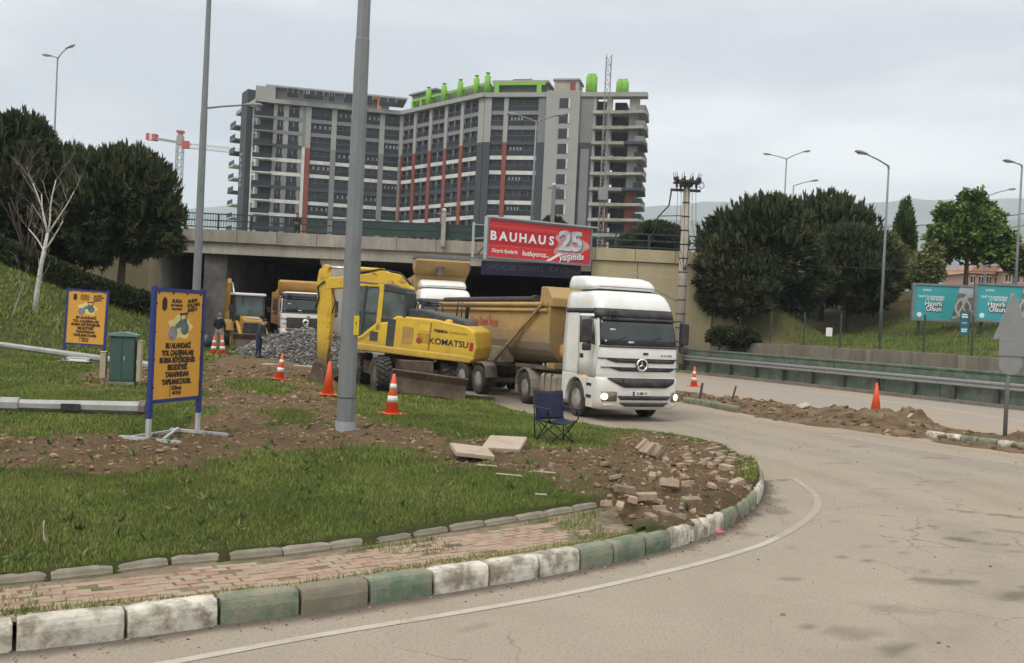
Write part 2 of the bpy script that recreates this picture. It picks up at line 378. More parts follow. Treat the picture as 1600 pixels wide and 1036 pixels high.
# far ground, out to the horizon
mb = MB(); n = 64; ring = [(5450 * math.cos(6.283 * k / n), 5450 * math.sin(6.283 * k / n), -.25) for k in range(n)]
mb.add(ring, [tuple(range(n))]); tag(mb.build('ground', M_FAR), kind='structure')

# road
xs = np.concatenate([np.arange(-60, -6, 1.5), np.arange(-6, 17, .125), np.arange(17, 60, 1.2)]); ys = np.concatenate([np.arange(-14, 5, 1.), np.arange(5, 36, .125), np.arange(36, 130, 1.)])
X, Y, Fq = grid(xs, ys); Z = roadz(X, Y)
me = npmesh('road', np.stack([X, Y, Z], 1), Fq, M_ROAD, True)
MED_N = [gp(*p) for p in [(1040, 622), (1150, 643), (1240, 660), (1340, 672), (1440, 685), (1500, 695), (1600, 708), (1700, 722)]]
MED_F = [gp(*p) for p in [(1040, 612), (1150, 624), (1260, 640), (1380, 657), (1500, 677), (1600, 690), (1700, 703)]]
put_attr(me, 'far', sstep((sdist(X, Y, MED_N + [(60, 10), (60, 140), (4, 140)]) + .3) / .8))
stain = np.zeros_like(X)
def streak(pa, pb, w, s=1.):
    global stain
    a = np.array(gp(*pa)); b_ = np.array(gp(*pb)); d = sdist(X, Y, [a, b_], False)
    n_ = (fbm(X, Y, 3.2, 4, 9) - .5)
    stain = np.maximum(stain, .8 * s * sstep((w - d + n_ * w * 2.2) / (w * .6)))
for a in [((1490, 797), (1640, 814), .10, .9), ((1498, 843), (1565, 852), .13, .95), ((1572, 860), (1592, 862), .1, .5), ((1568, 830), (1590, 832), .12, .6), ((1445, 906), (1520, 911), .16, .75), ((1580, 930), (1630, 925), .22, .9),
          ((1320, 990), (1365, 990), .14, .45), ((1385, 1020), (1430, 1006), .12, .8), ((1435, 752), (1490, 753), .12, .7), ((1310, 697), (1350, 698), .12, .55), ((1440, 716), (1480, 716), .12, .5), ((1290, 724), (1330, 724), .08, .5), ((1300, 815), (1350, 816), .05, .5),
          ((1200, 778), (1215, 800), .2, .6), ((1140, 830), (1180, 835), .12, .5), ((880, 640), (1050, 645), .6, .45), ((1370, 950), (1460, 958), .1, .35), ((640, 1000), (760, 975), .05, .4), ((1195, 752), (1235, 750), .06, .95)]: streak(*a)  # broad one under the lorry is just a darker patch of road
for k in range(26):
    px, py = random.uniform(1000, 1600), random.uniform(740, 1030); streak((px, py), (px + random.uniform(5, 30), py + random.uniform(-3, 3)), random.uniform(.015, .05), random.uniform(.4, .8))
crack = [(1272, 862), (1300, 868), (1330, 872), (1380, 880), (1420, 888), (1470, 897), (1520, 907), (1580, 920), (1640, 935)]
for a, b_ in zip(crack, crack[1:]): streak(a, b_, .022, .85)
crk = [(1140, 826), (1180, 832), (1215, 838)]
for a, b_ in zip(crk, crk[1:]): streak(a, b_, .02, .8)
# damp grime line along the foot of the kerb
dk = sdist(X, Y, [tuple(p) for p in OUT], False); stain = np.maximum(stain, .85 * sstep((.20 - dk + .16 * (fbm(X, Y, 5, 3, 2) - .5)) / .13))
put_attr(me, 'stain', stain)
tr_ = np.zeros_like(X)
for P_ in ([(2.6, 29), (4.6, 23.5), (6.6, 18.5), (7.3, 14), (6.2, 10), (3.4, 6.6), (-1, 3.8), (-8, 0)], [(5.5, 29), (8.2, 22), (10.2, 16), (10.4, 11), (9, 6.5), (5, 2)], [(9, 24.5), (14, 17), (20, 11)]):
    C_ = catmull(P_, 6); dc = sdist(X, Y, [tuple(q) for q in C_], False); tr_ = np.maximum(tr_, .55 * np.exp(-((dc - .95) / .34) ** 2))
put_attr(me, 'track', tr_)
dm = sdist(X, Y, MED_N, False); soil = np.maximum(sstep((2.4 - dm + 2.2 * (fbm(X, Y, .6, 4, 4) - .5)) / 2.2), .9 * sstep((fbm(X, Y, .30, 4, 8) - .47) / .12) * sstep((X - 3) / 6))
put_attr(me, 'soil', soil * .85)
road = tag(obj('road', me), kind='structure')

# painted edge line round the bend
M_PAINT = mat('worn_line_paint', (.50, .46, .385), .8, var=.12, scale=3, dirt=(.33, .28, .215), dscale=3, damt=.5, dsharp=.2, world_co=True)
def ribbon(name, pts, w, z, m, parent=None, kind='structure'):
    P = catmull(pts, 8); T = np.gradient(P, axis=0); T /= np.linalg.norm(T, axis=1)[:, None]; Nn = np.stack([-T[:, 1], T[:, 0]], 1)
    A = P + Nn * w / 2; B_ = P - Nn * w / 2; n = len(P)
    V = np.concatenate([np.c_[A, np.full(n, z)], np.c_[B_, np.full(n, z)]]); i = np.arange(n - 1)
    o = obj(name, npmesh(name, V, np.stack([i + n, i + n + 1, i + 1, i], 1), m, True), parent)
    if parent is None and kind: o['kind'] = kind
    return o
ribbon('road_line', [gp(*p) for p in [(-200, 1118), (20, 1079), (265, 1036), (500, 993), (720, 957), (900, 925), (1080, 884), (1180, 855), (1215, 840)]], .095, .005, M_PAINT)
M_PAINT2 = mat('faded_line_paint', (.52, .47, .39), .8, var=.1, scale=3, dirt=(.35, .30, .24), dscale=3, damt=.6, dsharp=.2, world_co=True)
ribbon('road_line', [gp(*p) for p in [(1215, 840), (1250, 820), (1276, 795), (1272, 772), (1240, 748)]], .11, .005, mat('dusty_line_paint', (.345, .297, .228), .8, var=.1, dirt=(.31, .262, .2), dscale=2.5, damt=.55, dsharp=.2, world_co=True))
ribbon('road_line', [gp(*p) for p in [(1300, 680), (1400, 697), (1480, 710), (1600, 727), (1720, 745)]], .10, .005, M_PAINT2)
ribbon('road_line', [gp(*p) for p in [(905, 668), (960, 678), (1060, 698), (1130, 716)]], .09, .005, M_PAINT2)
ribbon('road_line', [gp(*p) for p in [(1000, 582), (1100, 594), (1300, 616), (1450, 636), (1600, 659), (1720, 680)]], .13, .005, mat('grey_line_paint', (.52, .50, .46), .8, var=.1, dirt=(.33, .31, .28), dscale=4, damt=.45, world_co=True))

# lawn and building-site ground
xs = np.concatenate([np.arange(-90, -24, 2.), np.arange(-24, -11, .5), np.arange(-11, 5.4, .11)]); ys = np.concatenate([np.arange(-20, 5, 1.), np.arange(5, 34, .11), np.arange(34, 56, .4), np.arange(56, 131, 2.)])
X, Y, Fq = grid(xs, ys); d = sdist(X, Y, INPOLY); Z = land(X, Y); dirt = dirtmask(X, Y)
site = sstep((sdist(X, Y, SITE) + .5 + (fbm(X, Y, .8, 3, 2) - .5) * 1.2) / .8)
Z += dirt * ((fbm(X, Y, 1.8, 4, 11) - .42) * .2 + (fbm(X, Y, 6, 3, 12) - .5) * .13) + site * (fbm(X, Y, 1.2, 3, 13) - .5) * .04
sdI = sdist(X, Y, [tuple(p) for p in INNER] + [(20, 60), (-60, 60), (-60, -20)]); Z = np.where((sdI < .05) & (X < 2.3), np.minimum(Z, .15 + .3 * sstep((X - 1.25) / .9)), Z)
keep = (d > -.4)[Fq].all(1) & ~((sdI < -.3) & (X < 1.3))[Fq].any(1)
V, Fk, u = compact(np.stack([X, Y, Z], 1), Fq[keep]); me = npmesh('lawn', V, Fk, M_LAWN, True)
put_attr(me, 'dirt', dirt[u]); put_attr(me, 'site', site[u]); lawn = tag(obj('lawn', me), kind='structure')
def gz(x, y): 
    x = np.atleast_1d(np.asarray(x, float)); y = np.atleast_1d(np.asarray(y, float)); dd = dirtmask(x, y)
    return land(x, y) + dd * ((fbm(x, y, 1.8, 4, 11) - .42) * .2 + (fbm(x, y, 6, 3, 12) - .5) * .13)
def gz1(x, y): return float(gz(x, y)[0])

# grass blades
GM = [mat('grass_' + k, c, .7, var=.3, scale=.8, world_co=True, spec=.25) for k, c in (('fresh', (.165, .21, .038)), ('mid', (.12, .165, .033)), ('dry', (.21, .20, .068)))]
def grass(name, bx_, dens, hgt, wid, cond=None, seed=1, parent=None):
    r = np.random.default_rng(seed); x0, x1, y0, y1 = bx_; n = int((x1 - x0) * (y1 - y0) * dens)
    x = r.uniform(x0, x1, n); y = r.uniform(y0, y1, n)
    k = (np.abs(x) < y * .60 + 1.5); x, y = x[k], y[k]
    k = (sdist(x, y, INPOLY) > .12) & (sdist(x, y, SITE) < -.2) if cond is None else cond(x, y); x, y = x[k], y[k]
    if cond is None:
        dd = dirtmask(x, y) * (.72 + .5 * fbm(x, y, 2.2, 3, 24)); k = r.uniform(0, 1, len(x)) > dd * 1.08 - .02; x, y = x[k], y[k]
        z = gz(x, y)
        k = ~((sdist(x, y, [tuple(p) for p in INNER] + [(20, 60), (-60, 60), (-60, -20)]) < .08) & (x < 1.4)); x, y, z = x[k], y[k], z[k]
    else: z = np.full(len(x), .2)
    n = len(x); a = r.uniform(0, 6.28, n); h = hgt * r.uniform(.45, 1.25, n) * (.35 + 1.3 * fbm(x, y, 1.6, 4, 21)); w = wid * r.uniform(.7, 1.3, n); l = h * r.uniform(.2, .9, n); b = r.uniform(0, 6.28, n)
    dx, dy = np.cos(a) * w / 2, np.sin(a) * w / 2; lx, ly = np.cos(b) * l, np.sin(b) * l
    V = np.stack([np.stack([x - dx, y - dy, z - .01], 1), np.stack([x + dx, y + dy, z - .01], 1), np.stack([x + lx + dx * .25, y + ly + dy * .25, z + h], 1), np.stack([x + lx - dx * .25, y + ly - dy * .25, z + h], 1)], 1).reshape(-1, 3)
    t = .6 * fbm(x, y, .7, 3, 22) + .4 * fbm(x, y, 3.1, 3, 23) + r.normal(0, .13, n); mi = np.where(t > .66, 2, np.where(t > .47, 0, 1))
    return tag(obj(name, npmesh(name, V, np.arange(4 * n).reshape(-1, 4), GM, False, mi), parent), parent is None and 'short green grass covering the roadside lawn' or None, parent is None and 'grass' or None, kind='stuff')
grass('grass', (-9, 3, 7.5, 14), 2600, .042, .010, seed=1); grass('grass', (-15, 5, 14, 24), 950, .052, .017, seed=2); grass('grass', (-24, 3, 24, 36), 330, .065, .03, seed=3); grass('grass', (-34, -8, 36, 58), 70, .13, .07, seed=4)

# clods of dug soil
SOILM = [mat('clod_' + k, c, .95, var=.3, scale=6, bump=.6, bscale=30, world_co=True, spec=.15) for k, c in (('brown', (.21, .14, .076)), ('light', (.30, .21, .12)), ('dark', (.13, .085, .047)))]
def clods(name, bx_, n, smin, smax, seed, thr=.5):
    r = np.random.default_rng(seed); x0, x1, y0, y1 = bx_; x = r.uniform(x0, x1, n); y = r.uniform(y0, y1, n)
    k = (np.abs(x) < y * .58 + 1) & (dirtmask(x, y) * (.35 + fbm(x, y, 1.1, 3, 31)) > thr); x, y = x[k], y[k]; z = gz(x, y)
    s_ = smin + (smax - smin) * r.uniform(0, 1, len(x)) ** 6
    return tag(scatter(name, np.stack([x, y, z + s_ * .1], 1), s_, SOILM, seed, flat=.65, mi=r.choice([0, 0, 1, 2], len(x))), 'brown clods of dug soil strewn over the lawn', 'soil', kind='stuff')
clods('soil_clods', (-11, 6, 10.5, 22), 22000, .006, .065, 41, .42); clods('soil_clods', (-12, 0, 22, 34), 9000, .014, .10, 42, .42)

# ---- pavement of red pavers between the two kerbs
def resample(P, step):
    P = np.array(P); s_ = np.r_[0, np.cumsum(np.linalg.norm(np.diff(P, axis=0), axis=1))]; q = np.arange(0, s_[-1], step)
    return np.stack([np.interp(q, s_, P[:, 0]), np.interp(q, s_, P[:, 1])], 1)
M_PBASE = mat('paver_joint_sand', (.22, .165, .11), .95, var=.3, scale=5, bump=.5, world_co=True, dirt=(.08, .09, .035), dscale=3, damt=.4)
OL = resample(OUT, .205); TT = np.gradient(OL, axis=0); TT /= np.linalg.norm(TT, axis=1)[:, None]; NN = np.stack([-TT[:, 1], TT[:, 0]], 1)
wid_ = np.array([np.min(np.hypot(*(INNER - p).T)) for p in OL])
sel = [i for i in range(len(OL)) if OL[i][0] > -6.2 and OL[i][0] < 3.2]
V = []; n = len(sel)
A = OL[sel] + NN[sel] * .1; B_ = OL[sel] + NN[sel] * (np.minimum(wid_[sel], 1.5) + .3)[:, None]
V = np.concatenate([np.c_[A, np.full(n, .193)], np.c_[B_, np.full(n, .193)]]); i = np.arange(n - 1)
pave = tag(obj('pavement', npmesh('pavement', V, np.stack([i, i + 1, i + n + 1, i + n], 1), M_PBASE)), kind='structure')
M_PAV = [mat('red_paver', (.31, .185, .13), .9, var=.18, scale=7, bump=.4, bscale=60, rnd=.12, dirt=(.345, .27, .19), dscale=2.5, damt=.55), mat('grey_paver', (.29, .225, .165), .9, var=.2, scale=7, bump=.4, rnd=.12, dirt=(.33, .26, .18), dscale=4, damt=.5)]
PAVS = []
for m_ in M_PAV:
    q = MB().box((0, 0, 0), (.196, .098, .06), 0, top=(.97, .95)); PAVS.append(q.mesh('paver', m_))
cand = []
for i in sel:
    for r_ in range(14):
        t = .235 + r_ * .103
        if t > min(wid_[i], 1.5) - .17 or OL[i][0] < -5.4: continue
        if OL[i][0] > 1.35 + random.uniform(-.4, .4) or (OL[i][0] > 1.0 and random.random() < .3): continue
        if random.random() < .025: continue
        p = OL[i] + NN[i] * t + TT[i] * (.1 * (r_ % 2)); cand.append((p, math.atan2(TT[i][1], TT[i][0])))
cand.sort(key=lambda c: c[0][1] + 6 * (c[0][0] < -c[0][1] * .56))
rest = MB()
for k, (p, a) in enumerate(cand):
    z = .170 + random.uniform(-.003, .005); 
    if k < 300:
        obj('paver', PAVS[random.random() < .2], pave, (p[0], p[1], z), (random.uniform(-.015, .015), random.uniform(-.015, .015), a + random.uniform(-.012, .012)))
    else: rest.box((p[0], p[1], z), (.196, .098, .06), int(random.random() < .2), rz=a + random.uniform(-.03, .03), rx=random.uniform(-.03, .03), top=(.97, .95))
o = rest.build('paver_field', M_PAV, pave); o['kind'] = 'stuff'
def pave_grass(x, y):
    P = np.stack([x, y], 1); d1 = sdist(x, y, [tuple(p) for p in OUT], False); d2 = sdist(x, y, [tuple(p) for p in INNER], False); ins = sdist(x, y, ISLAND) > 0; lw = sdist(x, y, [tuple(p) for p in INNER] + [(20, 60), (-60, 60), (-60, -20)]) < 0
    rr = np.random.default_rng(5).uniform(0, 1, len(x)); f = fbm(x, y, 1.2, 4, 33)
    return ins & lw & (x < 3.4) & (((d1 > .2) & (d1 < .2 + .28 * f) & (rr < .9)) | ((d2 < .3 * f) & (d2 > .11) & (rr < .7)) | ((f > .60) & (d1 > .2) & (d2 > .1) & (rr < .3)))
o = grass('joint_grass', (-6, 3.2, 5, 13.2), 2200, .045, .010, pave_grass, 9, pave)

# ---- kerbs
PWHITE = mat('kerb_white', (.62, .585, .50), .85, var=.12, scale=5, bump=.5, bscale=30, dirt=(.25, .215, .16), dscale=4.5, damt=.5, dsharp=.09, rnd=.08)
PGREEN = mat('kerb_green', (.13, .18, .12), .85, var=.25, scale=4, bump=.5, bscale=30, dirt=(.25, .23, .165), dscale=4, damt=.46, dsharp=.10, rnd=.12)
PGREY = mat('kerb_bare', (.25, .22, .17), .9, var=.2, scale=5, bump=.4, bscale=25, dirt=(.17, .155, .105), dscale=3, damt=.45, dsharp=.15, rnd=.12)
def kerb_block(p, q, w, h, m, parent, side, z0=0., seed=0):
    """one chamfered kerb stone from p to q (road-side foot), body to the given side"""
    r = random.Random(seed); p, q = np.array(p), np.array(q); d = q - p; L = np.linalg.norm(d); d = d / L; n = np.array([-d[1], d[0]]) * side; g = .014
    k = 7; rings = []
    for i in range(k):
        t = g + (L - 2 * g) * i / (k - 1); b = p + d * t; jt = lambda s_: r.uniform(-s_, s_)
        e = .012 if i in (0, k - 1) else 0
        prof = [(0 + e, -.08), (0 + e + jt(.002), h * .55), (.012 + e + jt(.002), h - .05 + jt(.003)), (.03 + jt(.003), h - .015 - e + jt(.003)), (.055, h - e + jt(.003)), (w - .02, h - e + jt(.003)), (w, h - .02), (w, -.08)]
        rings.append([Vector((b[0] + n[0] * a, b[1] + n[1] * a, z0 + c)) for a, c in prof])
    mb = MB(); mb.loft(rings, 0, True, False); c = Vector(((p[0] + q[0]) / 2, (p[1] + q[1]) / 2, z0))
    mb.v = [tuple(Vector(v) - c) for v in mb.v]; o = mb.build('kerb_block', m, parent, loc=c); return addbevel(o, .010, 2)
kerb = obj('kerb', None); tag(kerb, kind='structure')
cols = 'wgggw' + 'wwgygwwwgggwwwgggwyy'
for i in range(len(KB) - 1): kerb_block(KB[i], KB[i + 1], .19, .225, {'w': PWHITE, 'g': PGREEN, 'y': PGREY}[cols[i]], kerb, 1, seed=i)
low = [gp(*p) for p in [(1187, 745), (1178, 735), (1162, 724), (1142, 714), (1120, 705), (1098, 697)]]
for i in range(len(low) - 1): kerb_block(low[i], low[i + 1], .15, .10, PGREY, kerb, 1, seed=50 + i)
lawn_edge = obj('lawn_edging', None); tag(lawn_edge, kind='structure')
IL = resample(INNER, .01); k0 = int(np.argmin(np.abs(IL[:, 0] + 5.6))); step = 52
r_ = random.Random(3); i = k0; cnt = 0
while i + step < len(IL):
    p, q = IL[i], IL[i + step]
    if r_.random() > .04:
        j = r_.uniform(-.02, .02); kerb_block((p[0] + j, p[1] - j), (q[0] + j, q[1] + r_.uniform(-.015, .015)), .12, r_.uniform(.100, .115), PGREY, lawn_edge, 1, .16, 100 + cnt)
    i += step; cnt += 1
# ================================================================ bridge
CONC = mat('bridge_concrete', (.47, .445, .39), .9, var=.14, scale=1.2, bump=.25, bscale=20, dirt=(.25, .23, .19), dscale=.9, damt=.42, dsharp=.2, stretch=(1, 1, .35))
CONC2 = mat('parapet_concrete', (.40, .365, .305), .9, var=.18, scale=1.5, bump=.25, bscale=20, dirt=(.22, .20, .165), dscale=1.2, damt=.5, dsharp=.2, stretch=(1, 1, .4), rnd=.08)
CONCD = mat('shade_dark_concrete', (.055, .053, .05), .95, var=.2, scale=.6, dirt=(.035, .035, .034), dscale=.5, damt=.5)  # underpass shade put into a near-black concrete colour
BEIGE = mat('beige_wall', (.42, .37, .225), .9, var=.08, scale=1, bump=.15, dirt=(.32, .27, .17), dscale=.7, damt=.4, dsharp=.25, stretch=(1, 1, .4), rnd=.04)
RAILG = mat('rail_green', (.022, .048, .040), .55, var=.15)
STEELG = mat('galvanised', (.30, .305, .30), .55, metal=.5, var=.12, scale=6)
BY = 58.
ZB, ZP, ZT = 5.75, 6.45, 7.2
bridge = thing('road_bridge', 'grey concrete road bridge with green railing crossing over the dark underpass', 'bridge', (-14, BY, 0))
def bp(mb, name, m, bevel=0):       # bridge part, coordinates given in world
    mb.v = [(x + 14, y - BY, z) for x, y, z in mb.v]; return mb.build(name, m, bridge, bevel)
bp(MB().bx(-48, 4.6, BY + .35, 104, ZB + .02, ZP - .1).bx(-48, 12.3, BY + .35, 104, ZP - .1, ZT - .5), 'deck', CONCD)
bp(MB().bx(-48, 4.6, BY, BY + .45, ZB, ZP + .05), 'fascia_beam', CONC, .02)
x = -48.
while x < 13.6:
    w = min(2.4, 13.6 - x); bp(MB().bx(x + .012, x + w - .012, BY - .22, BY + .3, ZP + random.uniform(-.01, .01), ZT), 'parapet_panel', BEIGE if x > 4.3 else CONC2, .02); x += 2.4
# bearing joint plate over each pier, drip stain block
for px_ in (532, 706):
    a = at(px_, 420, BY + .8)
    mb = MB(); hw, zt = .62, ZB
    mb.prism([(-hw - .55, zt), (-hw - .55, zt - .18), (-hw, zt - 1.35), (-hw, 0), (hw, 0), (hw, zt - 1.35), (hw + .55, zt - .18), (hw + .55, zt)], 'y', BY + .25, BY + 1.5)
    mb.v = [(vx + a.x, vy, vz) for vx, vy, vz in mb.v]; bp(mb, 'pier', CONC, .04)
    for k in (14, 28):
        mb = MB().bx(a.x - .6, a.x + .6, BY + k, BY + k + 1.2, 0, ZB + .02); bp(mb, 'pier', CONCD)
bp(MB().bx(-18.9, -17.5, BY + .4, 101, 0, ZB + .015), 'abutment', mat('dark_grey_concrete', (.19, .18, .165), .95, var=.2, scale=.8, dirt=(.08, .078, .072), dscale=.5, damt=.5), .05)  # mid-dark grey concrete with darker patches
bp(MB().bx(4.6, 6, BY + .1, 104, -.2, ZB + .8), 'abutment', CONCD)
bp(MB().bx(-17.5, 4.6, 103, 104, 0, ZB + .01), 'light_block_wall', CONCD)  # added wall closing the far end so the underpass stays dark
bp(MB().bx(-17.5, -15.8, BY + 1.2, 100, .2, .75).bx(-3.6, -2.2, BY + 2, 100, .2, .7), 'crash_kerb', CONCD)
# beige retaining walls at both ends
for x0, x1, zt in [(4.6, 7.4, ZP - .02), (7.4, 10.2, ZP - .02), (10.2, 13.6, ZP - .02)]:
    bp(MB().bx(x0 + .015, x1 - .015, BY - .05, BY + .5, -.2, zt), 'retaining_wall', BEIGE, .02)
for k in range(6):
    bp(MB().bx(-21.6 - 3.4 * (k + 1) + .02, -21.6 - 3.4 * k - .02, BY - 1.2, BY + .4, 0, ZP - .03), 'retaining_wall', BEIGE, .02)
bp(MB().bx(-23.3, -21.6, BY + .45, 102, 0, ZB + .01), 'abutment', CONC)
# railing
x = -46.
while x < 13.4:
    bp(MB().bx(x - .05, x + .05, BY - .08, BY + .02, ZT, ZT + .98), 'railing_post', RAILG); x += 2.0
mb = MB()
for z in (ZT + .15, ZT + .55, ZT + .95): mb.bx(-47, 13.4, BY - .06, BY, z - .035, z + .035)
bp(mb, 'railing_rail', RAILG)
mb = MB(); x = -46
while x < -10.2: mb.bx(x - .012, x + .012, BY - .045, BY - .02, ZT + .15, ZT + .93); x += .16
bp(mb, 'railing_bars', RAILG)['kind'] = 'stuff'
x = -10.
while x < -.4:
    bp(MB().bx(x + .06, x + 1.94, BY - .035, BY - .015, ZT + .14, ZT + .96), 'railing_panel', RAILG); x += 2.
# second railing on the far side of the deck
mb = MB().bx(-47, 12, 100, 100.1, ZT + .9, ZT + .98).bx(-47, 12, 100, 100.3, ZT - .5, ZT + .1); bp(mb, 'far_parapet', CONC2)

# ================================================================ right side: barrier, wall, fence, hillside
B0 = np.array(gp(1060, 581)); B1 = np.array(gp(1600, 641)); U = (B1 - B0) / np.linalg.norm(B1 - B0); NV = np.array([-U[1], U[0]])
def bl(s_, d): p = B0 + U * s_ + NV * d; return p
def hillz(X, Y):
    d = (X - B0[0]) * NV[0] + (Y - B0[1]) * NV[1]; s_ = (X - B0[0]) * U[0] + (Y - B0[1]) * U[1]
    z = 1.85 + .09 * np.clip(d - 2.6, 0, 9.4) + .30 * np.clip(d - 12, 0, 12) + .25 * (fbm(X, Y, .2, 3, 15) - .5) * sstep((d - 3) / 4)
    z += 3.6 * sstep((19.5 - X) / 6) * sstep((Y - 53.5) / 5) * sstep((d - 2.5) / 3.2)
    return z
ss = np.concatenate([np.arange(-45, 40, .8)]); dd = np.concatenate([np.arange(2.5, 14, .6), np.arange(14, 90, 4.)])
S_, D_, Fq = grid(ss, dd); P = B0[None] + S_[:, None] * U + D_[:, None] * NV; X, Y = P[:, 0], P[:, 1]
Zh = hillz(X, Y); keep = ~((X < 13.3) & (Y > BY + .1))[Fq].any(1)
V, Fk, u = compact(np.stack([X, Y, Zh], 1), Fq[keep]); me = npmesh('hillside', V, Fk, M_LAWN, True)
sl = (P - B0) @ U
put_attr(me, 'dirt', (np.clip(sstep((6 - sl) / 8) * .8 + sstep((fbm(X, Y, .4, 3, 16) - .55) / .1) * .5 + sstep((4.2 - D_) / 1.5), 0, 1) * (.5 + .5 * fbm(X, Y, 1., 3, 17)))[u]); put_attr(me, 'site', np.zeros(len(u)))
tag(obj('hillside', me), kind='structure')
# grass on that bank
r = np.random.default_rng(77); n = 26000; s_ = r.uniform(2, 32, n); d_ = r.uniform(3.2, 24, n); x = B0[0] + s_ * U[0] + d_ * NV[0]; y = B0[1] + s_ * U[1] + d_ * NV[1]
k = r.uniform(0, 1, n) < sstep((d_ - 3.2) / 2); x, y = x[k], y[k]; z = hillz(x, y); n = len(x)
a = r.uniform(0, 6.28, n); h = r.uniform(.06, .2, n); w = .10; dx, dy = np.cos(a) * w / 2, np.sin(a) * w / 2
V = np.stack([np.stack([x - dx, y - dy, z - .02], 1), np.stack([x + dx, y + dy, z - .02], 1), np.stack([x + dx * .3 + h * .4, y + dy * .3, z + h], 1), np.stack([x - dx * .3 + h * .4, y - dy * .3, z + h], 1)], 1).reshape(-1, 3)
tag(obj('bank_grass', npmesh('bank_grass', V, np.arange(4 * n).reshape(-1, 4), GM, False, np.ones(n, int))), 'grass on the bank behind the fence', 'grass', kind='stuff')  # darker green only: shade of the trees put into the grass colour

GREENW = mat('barrier_green', (.085, .125, .088), .85, var=.15, scale=2, dirt=(.20, .20, .155), dscale=2.2, damt=.35, dsharp=.12, bump=.2)
WALLC = mat('stained_wall', (.22, .195, .15), .9, var=.22, scale=1.5, dirt=(.12, .105, .085), dscale=1.6, damt=.5, dsharp=.18, stretch=(1, 1, .18), bump=.3, rnd=.1)
def seg_box(mb, s0, s1, d0, d1, z0, z1, mi=0):
    c = [bl(s0, d0), bl(s1, d0), bl(s1, d1), bl(s0, d1)]
    return mb.add([(p[0], p[1], z0) for p in c] + [(p[0], p[1], z1) for p in c], [(0, 3, 2, 1), (4, 5, 6, 7), (0, 1, 5, 4), (1, 2, 6, 5), (2, 3, 7, 6), (3, 0, 4, 7)], mi)
def seg_thing(name, label, cat): return thing(name, label, cat, (0, 0, 0))
bar_ = seg_thing('concrete_barrier', 'long low concrete barrier painted green along the far carriageway', 'barrier')
s_ = -.4
while s_ < 34:
    mb = MB(); seg_box(mb, s_ + .012, s_ + 2.988, .25, .55, -.05, 1.32); seg_box(mb, s_ + .012, s_ + 2.988, .2, .6, 1.32, 1.42); mb.build('barrier_panel', GREENW, bar_, .015); s_ += 3
mb = MB(); seg_box(mb, -.4, 34, -.35, .24, -.05, .13); mb.build('barrier_foot', WALLC, bar_)
gr = seg_thing('guard_rail', 'galvanised steel guard rail on posts in front of the green barrier', 'guard rail')
for k, (z, hh) in enumerate(((.86, .31),)):
    prof = [(-.0, -.155), (-.08, -.12), (-.08, -.05), (-.02, -.01), (-.02, .01), (-.08, .05), (-.08, .12), (0, .155), (.01, .155), (.01, -.155)]
    rings = []
    for s_ in (-.4, 34): rings.append([Vector((*bl(s_, d + .0), z + h)) for d, h in prof])
    MB().loft(rings, 0, True, False).build('rail_beam', STEELG, gr)
s_ = .4
while s_ < 34:
    mb = MB(); seg_box(mb, s_ - .07, s_ + .07, .015, .14, .1, 1.0); mb.build('post', mat('dull_steel', (.07, .075, .07), .6, metal=.3, var=.2), gr); s_ += 2.
wl = seg_thing('retaining_wall', 'low stained concrete retaining wall behind the green barrier', 'wall')
s_ = .1
while s_ < 36:
    mb = MB(); seg_box(mb, s_ + .01, s_ + 2.39, 2.2, 2.5, .8, 1.97 + random.uniform(-.03, .03)); mb.build('wall_panel', WALLC, wl, .02); s_ += 2.4
fe = seg_thing('wire_fence', 'wire mesh fence on thin dark posts standing on the low wall', 'fence')
FMET = mat('fence_post_paint', (.045, .06, .05), .6, var=.2)
s_ = 0.; 
while s_ < 34:
    p = bl(s_, 2.35); MB().bx(p[0] - .035, p[0] + .035, p[1] - .035, p[1] + .035, 1.5, 3.75).build('post', FMET, fe); s_ += 2.5
mb = MB()
for z in np.arange(2.15, 3.7, .16): mb.bar((*bl(0, 2.35), z), (*bl(34, 2.35), z), .007)
for s_ in np.arange(0, 34, .18): mb.bar((*bl(s_, 2.35), 2.1), (*bl(s_, 2.35), 3.7), .006)
mb.build('wire_mesh', FMET, fe)['kind'] = 'stuff'
a = at(1212, 497, 48); tag(MB().box((0, 0, 0), (.42, .02, .45)).build('notice_board', mat('white_plate', (.72, .72, .70), .5, var=.05), None, .01, loc=bl(9.3, 2.28).tolist() + [2.75], rz=math.atan2(U[1], U[0])), 'small blank white notice plate hung on the wire fence', 'sign')

# ================================================================ median with heaps of dug earth
MEDP = [tuple(p) for p in MED_N] + [tuple(p) for p in reversed(MED_F)]
xs = np.arange(4.5, 17, .09); ys = np.arange(18, 39, .09); X, Y, Fq = grid(xs, ys); d = sdist(X, Y, MEDP)
def heap(X, Y):
    d = sdist(X, Y, MEDP); z = .10 + .22 * (fbm(X, Y, 1.1, 4, 51) - .35) + .10 * (fbm(X, Y, 5, 3, 52) - .5)
    for px, py, r_, h_ in [(1475, 668, .95, .62), (1425, 664, .7, .5), (1520, 676, .5, .3), (1270, 640, .45, .38), (1350, 662, .9, .32), (1310, 655, .8, .3), (1230, 646, .8, .22), (1600, 692, .5, .25), (1395, 668, .8, .35)]:
        c = gp(px, py); q = np.hypot(X - c[0], Y - c[1]) / r_; z = z + h_ * np.exp(-q * q * 1.6) * (.65 + .7 * fbm(X, Y, 3.1, 3, 53))
    return np.where(d > -.5, z, z) * sstep((d + .55 + .5 * (fbm(X, Y, 1.6, 3, 54) - .5)) / .75) - .05
Zm = heap(X, Y); keep = (d > -.7)[Fq].all(1); V, Fk, u = compact(np.stack([X, Y, Zm], 1), Fq[keep])
